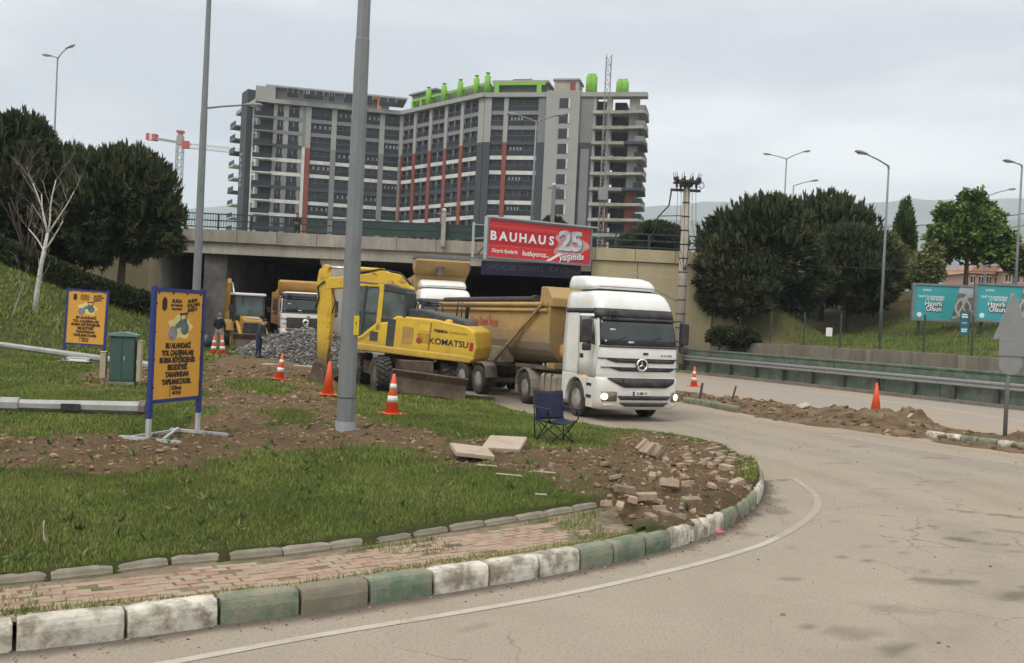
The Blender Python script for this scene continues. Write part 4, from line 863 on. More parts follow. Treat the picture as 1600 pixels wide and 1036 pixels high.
class Cab:
    """cab shell: plan outline (open at the rear) that changes with height"""
    def __init__(s, tab, xr=-.85): s.tab = tab; s.xr = xr
    def par(s, z):
        T = s.tab; z = min(max(z, T[0][0]), T[-1][0])
        for a, b in zip(T, T[1:]):
            if z <= b[0]: f = (z - a[0]) / (b[0] - a[0] + 1e-9); return [a[i] + (b[i] - a[i]) * f for i in range(1, 4)]
    def path(s, z):
        hw, xf, rc = s.par(z); P = [(s.xr + (xf - rc - s.xr) * i / 8, -hw) for i in range(8)]
        for k in range(7): a = R(-90 + 15 * k); P.append((xf - rc + rc * math.cos(a), -hw + rc + rc * math.sin(a)))
        for k in range(1, 8): y = -hw + rc + (2 * hw - 2 * rc) * k / 8; P.append((xf + .05 * (1 - (y / (hw - rc)) ** 2), y))
        for k in range(7): a = R(15 * k); P.append((xf - rc + rc * math.cos(a), hw - rc + rc * math.sin(a)))
        P += [(s.xr + (xf - rc - s.xr) * i / 8, hw) for i in reversed(range(8))]; return P        # 37 points: 0-7 right side, 8-14 corner, 15-21 front, 22-28 corner, 29-36 left side
    def pt(s, z, t, off=0.):
        P = s.path(z); n = len(P); i = min(int(t), n - 2); f = t - i; a, b = Vector(P[i]), Vector(P[i + 1]); p = a.lerp(b, f)
        d = Vector(P[min(i + 2, n - 1)]) - Vector(P[max(i - 1, 0)]); nn = Vector((d.y, -d.x)).normalized(); return Vector((p.x + nn.x * off, p.y + nn.y * off, z))
    def shell(s, mb, zs, mi=0, smooth=True): return mb.loft([[Vector((x, y, z)) for x, y in s.path(z)] for z in zs], mi, True, smooth)
    def patch(s, mb, z0, z1, t0, t1, off=.012, mi=0, nz=4, nt=12, z0b=None, z1b=None):
        """a panel lying on the shell; z0/z1 at t0, z0b/z1b at t1"""
        z0b = z0 if z0b is None else z0b; z1b = z1 if z1b is None else z1b; V = []
        for o_ in (off, -.01):
            for i in range(nz + 1):
                for j in range(nt + 1):
                    f = j / nt; a = z0 + (z0b - z0) * f; b = z1 + (z1b - z1) * f; V.append(s.pt(a + (b - a) * i / nz, t0 + (t1 - t0) * f, o_))
        n = (nz + 1) * (nt + 1); F_ = []
        for i in range(nz):
            for j in range(nt): k = i * (nt + 1) + j; F_.append((k, k + 1, k + nt + 2, k + nt + 1))
        edge = [j for j in range(nt + 1)] + [i * (nt + 1) + nt for i in range(1, nz + 1)] + [nz * (nt + 1) + j for j in range(nt - 1, -1, -1)] + [i * (nt + 1) for i in range(nz - 1, 0, -1)]
        F_ += [(edge[i], edge[(i + 1) % len(edge)], edge[(i + 1) % len(edge)] + n, edge[i] + n) for i in range(len(edge))]
        return mb.add(V, F_, mi, True)
    def slot(s, mb, z0, z1, ta, tb, sl, off=.028):
        s.patch(mb, z1 - .004, z1, ta, ta + sl, off, 0, 2, 4, z0, z1); s.patch(mb, z0, z1, ta + sl, tb - sl, off, 0, 2, 10); return s.patch(mb, z0, z1, tb - sl, tb, off, 0, 2, 4, z1 - .004, z1)
    def poly(s, mb, pts, off=.02, mi=0):      # pts (z, t) of a convex plate following the front
        V = [s.pt(z, t, off) for z, t in pts] + [s.pt(z, t, -.005) for z, t in pts]; n = len(pts); c = len(V)
        return mb.add(V, [tuple(range(n))] + [(i, (i + 1) % n, (i + 1) % n + n, i + n) for i in range(n)], mi, False)

def star(parent, loc, r, m, rz=0, ring=True):
    mb = MB(); M = Matrix.Translation(loc) @ Matrix.Rotation(rz, 4, 'Z') @ Matrix.Rotation(R(90), 4, 'Y')
    for a in (180, 60, 300):
        d = Vector((math.cos(R(a)), math.sin(R(a)), 0)); n = Vector((-d.y, d.x, 0)); w = r * .13
        mb.add([n * w, d * r * .92, -n * w, Vector((0, 0, .02)), -d * r * .06], [(0, 1, 3), (1, 2, 3), (2, 4, 3), (4, 0, 3)], 0, False, M)
    if ring:
        rr = [[M @ Vector(((r + b) * math.cos(6.283 * k / 28), (r + b) * math.sin(6.283 * k / 28), z)) for k in range(28)] for b, z in ((-.03, -.01), (-.03, .015), (-.012, .03), (.02, .02), (.025, -.01))]
        mb.loft(rr, 0, False, True)
    return mb.build('star_emblem', m, parent)

def tractor(root, high=True, lit=True, tall=1.0, plate=None):
    T = [(1.12, 1.235, 1.37, .22), (1.5, 1.24, 1.40, .22), (2.0, 1.24, 1.385, .22), (2.06, 1.235, 1.36, .24), (2.8, 1.205, 1.19, .26), (3.02, 1.19, 1.12, .26)]
    T += [(3.06, 1.19, 1.12, .28), (3.25, 1.17, 1.04, .32), (3.42, 1.12, .90, .34), (3.5, 1.04, .76, .36), (3.53, .9, .55, .36)] if high else [(3.06, 1.15, 1.06, .28), (3.1, 1.0, .9, .3)]
    c = Cab(T); zs = [1.12, 1.3, 1.5, 1.8, 2.0, 2.06, 2.3, 2.55, 2.8, 3.02] + ([3.06, 3.15, 3.25, 3.34, 3.42, 3.47, 3.5, 3.53] if high else [3.06, 3.1])
    mb = MB(); c.shell(mb, zs); cab_ = mb.build('cab', TW, root)
    # windscreen, dark visor, side windows
    o = MB(); c.patch(o, 2.05, 2.8, 10.5, 26.5, .012, 0, 4, 16); ws = o.build('windscreen', GLS, cab_)
    o = MB()
    for t, z, w in ((12.6, 2.14, .5), (16.4, 2.12, .5), (14.2, 2.45, .5)): c.patch(o, z, z + .05, t, t + w * 1.4, .016, 0, 1, 2)
    o.build('dash_paper', PAPER, ws)
    o = MB(); c.patch(o, 2.78, 3.04, 8.2, 28.8, .03, 0, 2, 16); c.patch(o, 2.72, 2.80, 11.5, 25.5, .05, 0, 1, 12); o.build('sun_visor', TBLK, cab_)
    o = MB(); c.patch(o, 2.90, 3.03, .2, 8.2, .012, 0, 1, 6).build('side_band', TBLK, cab_); o = MB(); c.patch(o, 2.90, 3.03, 28.8, 36, .012, 0, 1, 6).build('side_band', TBLK, cab_)
    o = MB(); c.patch(o, 2.0, 2.04, 10., 27., .02, 0, 1, 14); o.build('wiper_panel', TBLK, cab_)
    for (a, b) in ((4.2, 7.9), (29.1, 32.8)):
        d = MB(); c.patch(d, 1.165, 2.895, a - .43 if a < 10 else a - .27, b + .27 if a < 10 else b + .43, .005, 0, 4, 6); d.build('door_gap', TBLK, cab_)  # black sheet behind the door paints the dark of the panel gap
        d = MB(); c.patch(d, 1.18, 2.88, a - .35 if a < 10 else a - .2, b + .2 if a < 10 else b + .35, .010, 0, 4, 6); dr = d.build('door', TW, cab_)
        o = MB(); c.patch(o, 2.08, 2.82, a, b, .02, 0, 2, 5); o.build('side_window', GLSG, dr)
        o = MB(); c.patch(o, 1.66, 1.78, a + .1, a + .9, .024, 0, 1, 2) if a < 10 else c.patch(o, 1.66, 1.78, b - .9, b - .1, .024, 0, 1, 2); o.build('door_handle', TBLK, dr)
    o = MB()
    for t_a, t_b in ((12.5, 16.2), (16.9, 20.6)): pa, pb = c.pt(2.07, t_a, .04), c.pt(2.30, t_b, .03); o = MB().tube([pa, pa.lerp(pb, .5) + Vector((.02, 0, 0)), pb], .012, 5).build('wiper', TBLK, ws)
    # grille
    gm = MB()
    c.slot(gm, 1.595, 1.70, 13.6, 23.4, 1.4); c.slot(gm, 1.365, 1.46, 14.2, 22.8, 1.3)
    c.patch(gm, 1.69, 1.715, 9.5, 27.5, .03, 0, 1, 16); c.patch(gm, 1.455, 1.475, 11, 26, .032, 0, 1, 14)
    gm.build('grille', TBLK, root)
    dk = MB(); dk.lathe([(.17, 0), (.17, .05)], 24, 0, Matrix.Translation((1.43, 0, 1.545)) @ Matrix.Rotation(R(90), 4, 'Y')); dk.build('emblem_disc', TBLK, root)
    star(root, (1.50, 0, 1.545), .155, CHR)
    text('AXOR', .085, TBLK, root, (1.405, .80, 1.80), (R(90), 0, R(94)), 'model_badge', .002, .006, sx=1.6)
    o = MB(); c.patch(o, 1.82, 1.88, 18.2, 18.8, .02, 0, 1, 2); o.build('bonnet_badge', TBLK, root)
    # bumper
    B = Cab([(.33, 1.16, 1.36, .24), (.42, 1.235, 1.44, .24), (1.1, 1.25, 1.46, .24), (1.19, 1.235, 1.42, .24)], .66)
    mb = MB(); B.shell(mb, [.33, .36, .42, .6, .85, 1.1, 1.16, 1.19]); bm_ = mb.build('bumper', TW, root)
    o = MB(); B.slot(o, .93, 1.185, 13.7, 23.3, 2.2).build('lower_grille', TBLK, bm_); o = MB(); B.slot(o, .60, .71, 15.2, 21.8, .3).build('lower_grille', TBLK, bm_); o = MB(); B.slot(o, .42, .53, 15.4, 21.6, .7).build('lower_grille', TBLK, bm_)
    for ta, tb in ((11.6, 15.1), (21.9, 25.4)):
        o = MB(); B.patch(o, .555, .815, ta, tb, .02, 0, 2, 4); h_ = o.build('headlight', HOUS, bm_)
        if lit:
            o = MB(); m_ = (ta + tb) / 2 + (-.55 if ta < 15 else .55); p = B.pt(.68, m_, .03); o.lathe([(.0, .03), (.055, .02), (.09, -.0), (.095, -.03)], 18, 0, Matrix.Translation(p) @ Matrix.Rotation(math.atan2(p.y, 2.6), 4, 'Z') @ Matrix.Rotation(R(90), 4, 'Y')); o.build('bulb', HLIT, h_)
        o = MB(); B.patch(o, .42, .48, ta + .8, tb - .4, .012, 0, 1, 3); o.build('fog_lamp', LENS, bm_)
    if plate:
        o = MB().box((1.50, 0, .775), (.02, .52, .115)); pl = o.build('number_plate', PLATE, root, .005); MB().box((1.506, -.225, .775), (.02, .06, .11)).build('blue_strip', PBLUE, pl)
        text(plate, .085, INK, pl, (1.512, .02, .775), (R(90), 0, R(90)), 'plate_text', .003, .002)
    # corner deflectors, fenders, steps
    for sg in (-1, 1):
        mb = MB(); pts = []
        for k in range(9):
            a = R(180 - 22.5 * k); pts.append((.66 * math.cos(a), .5 + .66 * math.sin(a)))
        inn = [(.55 * math.cos(R(180 - 22.5 * k)), .5 + .55 * math.sin(R(180 - 22.5 * k))) for k in range(9)]
        mb.prism([(-.85, .42), (-.85, 1.2), (.75, 1.2), (.75, 1.12)] + list(reversed(pts))[0:0] + [(.64, .55)] + [(.60 * math.cos(R(10 + 20 * k)), .5 + .60 * math.sin(R(10 + 20 * k))) for k in range(9)] + [(-.60, .42)], 'y', sg * 1.0, sg * 1.245); mb.build('fender', TW, root, .02)
        mb = MB().bx(.66, 1.05, sg * 1.02 if sg > 0 else -1.24, 1.24 if sg > 0 else -1.02, .34, 1.12); st = mb.build('step_box', TW, root, .02)
        MB().bx(.70, .98, sg * 1.235 - .02, sg * 1.235 + .02, .92, 1.0).bx(.70, .98, sg * 1.235 - .02, sg * 1.235 + .02, .60, .68).build('step_tread', TBLK, st)
        MB().box((.52, sg * 1.25, 1.14), (.08, .03, .09)).build('marker_lamp', AMB, root, .01)
        # mirrors
        mb = MB().box((1.12, sg * 1.53, 2.42), (.16, .26, .62)).box((1.12, sg * 1.52, 1.98), (.15, .24, .2)); mr = mb.build('mirror', TBLK, root, .04)
        MB().tube([(1.0, sg * 1.2, 2.75), (1.1, sg * 1.4, 2.78), (1.12, sg * 1.5, 2.7)], .02, 6).tube([(1.1, sg * 1.22, 2.05), (1.12, sg * 1.5, 2.1)], .02, 6).build('mirror_arm', TBLK, mr)
    MB().box((1.30, -.85, 2.92), (.12, .22, .12)).tube([(1.2, -.9, 2.98), (1.36, -.95, 2.72)], .015, 6).build('kerb_mirror', TBLK, root, .03)
    # roof deflector
    if high:
        sp_ = Cab([(3.56, 1.06, .30, .3), (3.62, 1.09, .42, .34), (3.75, 1.08, .40, .36), (3.88, 1.04, .15, .34), (3.95, .98, -.2, .3)], -.95)
        mb = MB(); sp_.shell(mb, [3.56, 3.62, 3.7, 3.8, 3.88, 3.93, 3.95]); ro = mb.build('roof_deflector', TW, root)
        o = MB(); sp_.patch(o, 3.56, 3.66, 13, 24, .02, 0, 1, 8); o.build('deflector_slot', TBLK, ro)
        MB().bx(-.5, .3, -.9, .9, 3.45, 3.58).build('deflector_mount', TBLK, root)
    for y in (-1.1, 1.1): MB().box((.45, y * 1.06, 3.22), (.06, .03, .05)).build('roof_lamp', AMB, root) if high else None
    # chassis, tank, wheels
    MB().bx(-4.6, .9, -.45, -.33, .72, .98).bx(-4.6, .9, .33, .45, .72, .98).bx(-4.5, 1., -.5, .5, .8, .9).bx(-.2, .2, -1, 1, .42, .58).bx(-3.8, -3.4, -.9, .9, .4, .6).build('chassis', CHAS, root)
    for y, fl in ((-1.05, False), (1.05, True)): wheel(root, Matrix.Translation((0, y, .5)), .5, .31, flip=fl)
    MB().box((-.98, 0, 2.0), (.1, 2.2, 1.6)).build('cab_rear_panel', TBLK, root, .05)
    return c
def tractor_rear(root):
    for sg in (-1, 1):
        wheel(root, Matrix.Translation((-3.6, sg * .95, .5)), .5, .52, key='dual', flip=sg > 0)
        mb = MB()
        for k in range(9):
            a0, a1 = R(200 - 24.5 * k), R(200 - 24.5 * (k + 1)); mb.bar((-3.6 + .62 * math.cos(a0), sg * .95, .5 + .62 * math.sin(a0)), (-3.6 + .62 * math.cos(a1), sg * .95, .5 + .62 * math.sin(a1)), .58, .04, up=(math.cos(a0), 0, math.sin(a0)))
        mb.build('mudguard', GRIME, root)
    pr = [(-.26, -.3), (.26, -.3), (.31, -.24), (.31, .22), (.25, .3), (-.25, .3), (-.31, .22), (-.31, -.24)]
    for sg in (-1, 1):
        mb = MB().prism([(y + sg * .92, z + .75) for y, z in pr], 'x', -2.35, -1.25); tk = mb.build('fuel_tank', GRIME, root, .03)
        MB().bx(-2.05, -2.0, sg * .92 - .325, sg * .92 + .325, .44, 1.06).bx(-1.6, -1.55, sg * .92 - .325, sg * .92 + .325, .44, 1.06).build('tank_strap', CHAS, tk)
        MB().bx(-1.2, -.95, sg * .92 - .3, sg * .92 + .3, .45, 1.05).build('battery_box', GRIME, root, .03)
    MB().bx(-3.9, -2.9, -.5, .5, .98, 1.12).lathe([(.45, 0), (.45, .12)], 20, 0, Matrix.Translation((-3.3, 0, 1.05))).build('fifth_wheel', CHAS, root)

# ---------------- lorry 1: tractor with half-round tipper trailer, headlights on
def place(px_, Y, z=0.): a = at(px_, 500, Y); return (a.x, Y, z)
t1 = thing('tipper_lorry', 'white articulated lorry with ochre tipper trailer and lit headlights, nearest the chair', 'lorry', (2.97, 27.3, 0), math.atan2(-.92, .39))
tractor(t1, True, True, plate='16 JBB 13'); tractor_rear(t1)
TM = Matrix.Translation((-3.3, 0, 0)) @ Matrix.Rotation(R(5.2), 4, 'Z')       # trailer swings slightly behind the tractor; origin at the kingpin
def tr(mb, name, m, bevel=0, parent=t1):
    o = mb.build(name, m, parent, bevel)
    if parent is t1: o.matrix_local = TM
    return o
def halfround(w, zt, zb, n=14):
    P = [(-w, zt)]; h = 1.05
    for k in range(n + 1): a = math.pi * k / n; P.append((-w * math.cos(a) * (1 if True else 1), zb + h - h * math.sin(a) ** .8 if 0 < k < n else zb + h))
    P.append((w, zt)); return P
mb = MB(); rings = []
for x, s_, dz in ((1.05, 1., 0), (.6, 1., 0), (-7.1, 1., -.02)):
    P = halfround(1.2, 3.12, 1.22); Q = halfround(1.14, 3.13, 1.30)
    rings.append([Vector((x if z < 2.0 else x, y, z)) for y, z in P] + [Vector((x, y, z)) for y, z in reversed(Q)])
mb.loft(rings, 0, True, False); body = tr(mb, 'tipper_body', OCH)
tr(MB().prism([(y, z) for y, z in halfround(1.19, 3.3, 1.23)], 'x', .98, 1.06), 'front_wall', OCHD)
tr(MB().prism([(y, z) for y, z in halfround(1.19, 3.12, 1.25)], 'x', -7.14, -7.06), 'tail_gate', OCH)
tr(MB().prism([(.42, 3.12), (1.18, 3.05), (1.18, 3.32), (.86, 3.66), (.48, 3.66)], 'y', -1.22, 1.22), 'headboard', OCH, .03)
mb = MB()
for sg in (-1, 1):
    mb.tube([(-7.1, sg * 1.24, 3.08), (.95, sg * 1.24, 3.12)], .075, 8).tube([(-7.1, sg * 1.24, 2.9), (.95, sg * 1.24, 2.94)], .06, 8)
tr(mb, 'top_rail', OCH)
mb = MB()
for x in np.arange(-6.8, .6, 1.5): mb.tube([(x, -1.27, 2.85), (x, -1.25, 3.12)], .02, 5)
tr(mb, 'rail_hooks', OCHD); tr(MB().tube([(-6.9, -1.1, 3.24), (-.2, -1.1, 3.28)], .09, 8).tube([(-.2, -1.1, 3.28), (.05, -1.1, 3.3)], .12, 8), 'tarpaulin_roll', mat('tarpaulin', (.06, .05, .045), .9, var=.3))
tr(MB().bar((.85, -1.3, 3.2), (-2.3, -1.3, 1.28), .06, .09), 'tarpaulin_arm', OCHD)
tr(MB().bx(-2.95, -1.9, -1.28, -.75, 1.2, 1.72), 'tool_box', GRIME, .03)
tr(MB().lathe([(.0, -.28), (.2, -.26), (.22, -.22), (.22, .22), (.2, .26), (0, .28)], 18, 0, Matrix.Translation((1.15, -.55, 1.72)) @ RX90), 'ram_cylinder', ORG)
tr(MB().bx(-7., 1.2, -.5, -.36, 1.02, 1.2).bx(-7., 1.2, .36, .5, 1.02, 1.2).bx(-1.2, 1.3, -1.1, 1.1, 1.13, 1.22).bx(-7, -4, -.9, .9, .75, 1.05), 'trailer_chassis', CHAS)
tr(MB().bx(.9, 1.34, -1.15, 1.15, 1.2, 1.36), 'front_beam', OCHD); tr(MB().box((1.0, -1.17, 1.3), (.08, .02, .07)).box((.75, -1.17, 1.3), (.08, .02, .07)), 'reflector', LENS)
for k in range(3):
    x = -3.7 - 1.31 * k
    for sg in (-1, 1): wheel(t1, TM @ Matrix.Translation((x, sg * 1.0, .5)), .5, .38, key='trl', flip=sg > 0)
    tr(MB().bx(x - .08, x + .08, -.95, .95, .42, .58), 'axle', CHAS)
mb = MB()
for sg in (-1, 1):
    mb.bar((-3.0, sg * 1.0, .62), (-3.12, sg * 1.0, .98), .44, .03, up=(1, 0, 0)); mb.bar((-3.12, sg * 1.0, .98), (-3.35, sg * 1.0, 1.1), .44, .03); mb.bar((-3.35, sg * 1.0, 1.1), (-6.7, sg * 1.0, 1.1), .44, .03); mb.bar((-6.7, sg * 1., 1.1), (-6.95, sg * 1., .8), .44, .03)
tr(mb, 'trailer_mudguard', GRIME); tr(MB().bx(-2.0, -1.85, -.62, -.48, .3, 1.1).bx(-2.0, -1.85, .48, .62, .3, 1.1).bx(-2.1, -1.75, -.75, -.4, .22, .3), 'landing_leg', CHAS)
tx = text('Hasan Demir İnşaat', .40, mat('faded_red_lettering', (.50, .085, .045), .7, var=.1, dirt=(.40, .25, .1), dscale=5, damt=.35), t1, (0, 0, 0), (0, 0, 0), 'lettering', .004, .003); tx.matrix_local = TM @ Matrix.Translation((-3.35, -1.225, 2.52)) @ Matrix.Rotation(R(90), 4, 'X') @ Matrix.Scale(.62, 4, (1, 0, 0))

# ---------------- lorry 2 behind the excavator: same tractor, tall tipper with grey rim
a = place(690, 45.2); t2 = thing('tipper_lorry', 'white lorry with tall ochre tipper and grey rim half hidden behind the yellow excavator', 'lorry', (a[0], 45.2, .36), R(-90 + 13))
tractor(t2, True, False, plate='16 AJL 34')
def tipper(root, m, zt, hb, xf=-1.15, L=6.2, w=1.22):
    mb = MB(); mb.prism([(xf - L, 1.35), (xf, 1.35), (xf, zt), (xf - L, zt - .25)], 'y', -w, -w + .08); mb.prism([(xf - L, 1.35), (xf, 1.35), (xf, zt), (xf - L, zt - .25)], 'y', w - .08, w); mb.bx(xf - L, xf, -w + .08, w - .08, 1.35, 1.5); mb.build('tipper_body', m, root)
    MB().bx(xf - .1, xf + .02, -w - .01, w + .01, 1.3, hb - .3).build('front_wall', m, root); mb = MB()
    for x in np.arange(xf - L + .3, xf, 1.1): mb.bx(x, x + .14, -w - .09, -w, 1.35, zt - .2).bx(x, x + .14, w, w + .09, 1.35, zt - .2)
    mb.build('side_ribs', m, root)
    MB().prism([(xf - .6, hb - .35), (xf + .1, hb - .75), (xf + .95, hb - .12), (xf + .9, hb), (xf - .6, hb)], 'y', -w - .05, w + .05).build('headboard', m, root, .03)
    MB().bx(xf - L, xf - .2, -w - .06, -w + .1, zt - .45, zt - .24).bx(xf - L, xf - .2, w - .1, w + .06, zt - .45, zt - .24).build('top_rail', m, root)
    for x in (-3.4, -4.75):
        for sg in (-1, 1): wheel(root, Matrix.Translation((x, sg * .95, .5)), .5, .52, key='dual', flip=sg > 0)
    MB().bx(xf - L, xf + .1, -.5, .5, 1.0, 1.33).bx(-7, .5, -.45, .45, .72, .98).build('rear_chassis', CHAS, root)
tipper(t2, OCH, 4.2, 4.95); MB().bx(-1.75, -.23, -1.30, 1.30, 4.955, 5.12).build('headboard_rim', mat('rim_grey', (.13, .14, .15), .7, var=.15), t2, .02); MB().bx(-.75, -.5, -.25, .1, 4.2, 4.6).build('headboard_bracket', CHAS, t2)
# ---------------- lorry 3 behind the gravel
a = place(474, 50.5); t3 = thing('tipper_lorry', 'white cab lorry with orange tipper body standing behind the gravel heap', 'lorry', (a[0], 50.5, .42), R(-90 + 17))
tractor(t3, False, False); tipper(t3, ORG, 3.35, 3.72)
MB().bx(1.385, 1.5, -.95, .95, 1.25, 1.78).build('front_mask', TBLK, t3, .03); star(t3, (1.53, 0, 1.52), .13, CHR)

# ---------------- wheeled excavator
YEL = mat('digger_yellow', (.70, .455, .03), .45, var=.06, scale=1.2, coat=.15, low=((.20, .125, .055), 1.1, 1.55, .55), dirt=(.48, .29, .05), dscale=2.2, damt=.3, dsharp=.2); YELW = mat('digger_yellow_worn', (.64, .41, .035), .55, var=.12, scale=2, dirt=(.17, .09, .035), dscale=3., damt=.27, dsharp=.06, low=((.10, .065, .04), .5, 1.5, .9)); DKG = mat('digger_dark', (.035, .040, .045), .5, var=.2, dirt=(.08, .07, .06), dscale=2, damt=.35); MUD = mat('muddy_steel', (.075, .052, .036), .85, var=.3, scale=3, dirt=(.15, .105, .068), dscale=2.5, damt=.42, bump=.3); STL = mat('bright_steel', (.6, .6, .6), .3, metal=.9, var=.1)
ang = math.atan2(.17, -.985); ex = thing('excavator', 'yellow wheeled excavator with upright arm parked on the lawn edge', 'excavator', (-3.35, 30.2, .27), ang)
HT = Matrix.Rotation(R(-3.8), 4, 'Y')     # nose slightly up
def ep(mb, name, m, bevel=0, par=None, seg=3):
    o = mb.build(name, m, par or ex, bevel, seg)
    if par is None: o.matrix_local = HT
    return o
house = ep(MB().prism([(1.72, 1.20), (1.72, 1.46), (1.2, 1.55), (.75, 1.98), (.3, 2.12), (.1, 2.30), (-1.1, 2.32), (-2.1, 2.22), (-2.36, 2.08), (-2.46, 1.6), (-2.4, 1.22), (-2.2, 1.14), (0, 1.15)], 'y', -1.22, 1.22), 'house', YEL, .06)
ep(MB().prism([(1.75, 1.12), (1.75, 1.34), (-2.2, 1.34), (-2.44, 1.3), (-2.3, 1.13)], 'y', -1.245, 1.245), 'side_skirt', YEL, .04)
ep(MB().prism([(.05, 2.28), (.0, 2.52), (-.55, 2.58), (-1.9, 2.40), (-2.1, 2.2)], 'y', -.75, 1.05), 'engine_hood', DKG, .06)
# cab (near side), glazed
cabf = MB(); y0, y1 = .22, 1.215
prof = [(1.72, 1.46), (1.74, 2.1), (1.45, 3.12), (1.30, 3.2), (.80, 3.22)]
ep(MB().prism([(1.68, 1.30), (1.68, 2.1), (1.42, 3.06), (-.08, 3.06), (-.10, 2.0), (.3, 1.9), (.8, 1.60), (1.2, 1.42)], 'y', y0 + .02, y1 - .03), 'cab_glazing', GLSG)
for yy in (y1 - .03, y0):
    m_ = MB(); d_ = .06
    m_.prism([(1.74, 1.38), (1.76, 2.102), (1.70, 2.102), (1.68, 1.38)], 'y', yy - .03, yy + .03).prism([(1.76, 2.1), (1.49, 3.12), (1.42, 3.12), (1.70, 2.1)], 'y', yy - .03, yy + .03)
    m_.prism([(1.50, 3.04), (1.46, 3.16), (.62, 3.2), (.62, 3.10)], 'y', yy - .03, yy + .03).prism([(.80, 3.2), (.58, 3.2), (.56, 1.8), (.72, 1.75), (.72, 3.0)], 'y', yy - .035, yy + .035)
    m_.prism([(1.72, 1.36), (1.72, 1.44), (1.22, 1.48), (.76, 1.84), (.7, 1.7), (1.15, 1.36)], 'y', yy - .035, yy + .035)
    ep(m_, 'cab_frame', YEL, .02)
ep(MB().prism([(1.50, 3.12), (1.44, 3.20), (.4, 3.22), (.4, 3.12)], 'y', y0, y1).prism([(.6, 3.0), (.58, 3.21), (-.1, 3.14), (-.16, 2.95)], 'y', y0, y1), 'cab_roof', DKG, .03)
ep(MB().prism([(.60, 2.08), (.60, 2.2), (-.14, 2.16), (-.14, 2.06)], 'y', y0, y1).prism([(-.08, 2.1), (-.1, 3.05), (-.18, 3.02), (-.2, 2.1)], 'y', y0, y1), 'cab_rear_frame', DKG, .02)
ep(MB().bx(1.12, 1.18, y1 - .04, y1 + .01, 1.62, 3.1).bx(.76, 1.66, y1 - .04, y1 + .005, 2.28, 2.32), 'door_frame', DKG); ep(MB().bx(1.2, 1.5, .45, .9, 1.5, 2.45).bx(.95, 1.25, .45, .95, 1.55, 1.75), 'seat', DKG, .05)
ep(MB().tube([(1.55, y1 + .03, 1.65), (1.5, y1 + .06, 1.7), (1.42, y1 + .06, 2.3), (1.4, y1 + .02, 2.35)], .015, 6), 'grab_handle', DKG)
# panel details on the near side
yy = 1.223
ep(MB().bx(.10, .34, yy - .01, yy + .012, 1.36, 2.18), 'black_stripe', DKG); ep(MB().bx(.62, .86, yy - .01, yy + .012, 1.46, 1.74), 'vent_window', DKG)
ep(MB().bx(-.48, -.14, yy - .01, yy + .008, 1.5, 2.0), 'vent_grille', mat('vent_tan', (.40, .24, .06), .7, var=.2)); ep(MB().bx(-1.02, -.98, yy - .01, yy + .01, 1.38, 2.2), 'panel_seam', mat('seam_shadow', (.25, .14, .02), .7, var=.05))
ep(MB().bx(-.98, -.62, yy - .01, yy + .008, 1.58, 1.86), 'decal', mat('decal_ochre', (.42, .22, .02), .6, var=.3, scale=8)); ep(MB().lathe([(.09, 0), (.09, .02)], 14, 0, Matrix.Translation((-.68, yy, 1.64)) @ Matrix.Rotation(R(-90), 4, 'X')), 'decal_mark', mat('decal_red', (.30, .04, .03), .6, var=.1)); ep(MB().bx(-1.0, -.66, yy - .01, yy + .008, 1.93, 2.12), 'warning_label', mat('label_yellow', (.70, .48, .05), .6, var=.05))
ep(MB().bx(-2.36, -2.24, 1.19, 1.235, 1.5, 1.76), 'tail_lamp', REDL, .02)
ep(MB().lathe([(.12, 2.1), (.14, 2.13), (.12, 2.2), (.05, 2.23)], 16, 0, Matrix.Translation((-1.5, 1.0, .14))), 'fuel_cap', YEL)
ep(MB().tube([(-.15, .3, 2.2), (-.22, .3, 2.75), (-.35, .3, 2.85), (-.8, .3, 2.8), (-.95, .3, 2.3)], .022, 6).tube([(-.15, -.6, 2.2), (-.22, -.6, 2.75), (-.35, -.6, 2.85), (-.8, -.6, 2.8), (-.95, -.6, 2.3)], .022, 6).tube([(-1.35, -.5, 2.3), (-1.35, -.5, 2.9), (-1.5, -.5, 2.92), (-1.5, -.5, 2.3)], .022, 6), 'hand_rail', DKG)
ep(MB().lathe([(.06, 2.3), (.06, 2.75), (.09, 2.76), (.09, 2.8)], 12, 0, Matrix.Translation((-1.7, -.4, 0))), 'exhaust', DKG)
def et(body, size, m, x, z, w=.0, sx=1., nm='lettering', shear=0):
    o = text(body, size, m, ex, (0, 0, 0), (0, 0, 0), nm, w, .003, sx=1., shear=shear); o.matrix_local = HT @ Matrix.Translation((x, yy + .006, z)) @ Matrix.Rotation(math.pi, 4, 'Z') @ Matrix.Rotation(R(90), 4, 'X') @ Matrix.Scale(sx, 4, (1, 0, 0)); return o
et('KOMATSU', .26, mat('lettering_navy', (.012, .012, .035), .5, var=0), -1.60, 1.66, .004, 1.0); et('TEMSA', .115, MATS['lettering_navy'], -1.32, 1.98, .005, 1.25); et('İŞ MAKİNALARI', .085, mat('lettering_faint', (.30, .2, .06), .6, var=0), -1.86, 1.98, .0, .9); et('180', .17, PLATE, .22, 1.66, .006, .95); et('PW', .10, YEL, .22, 1.86, .004)
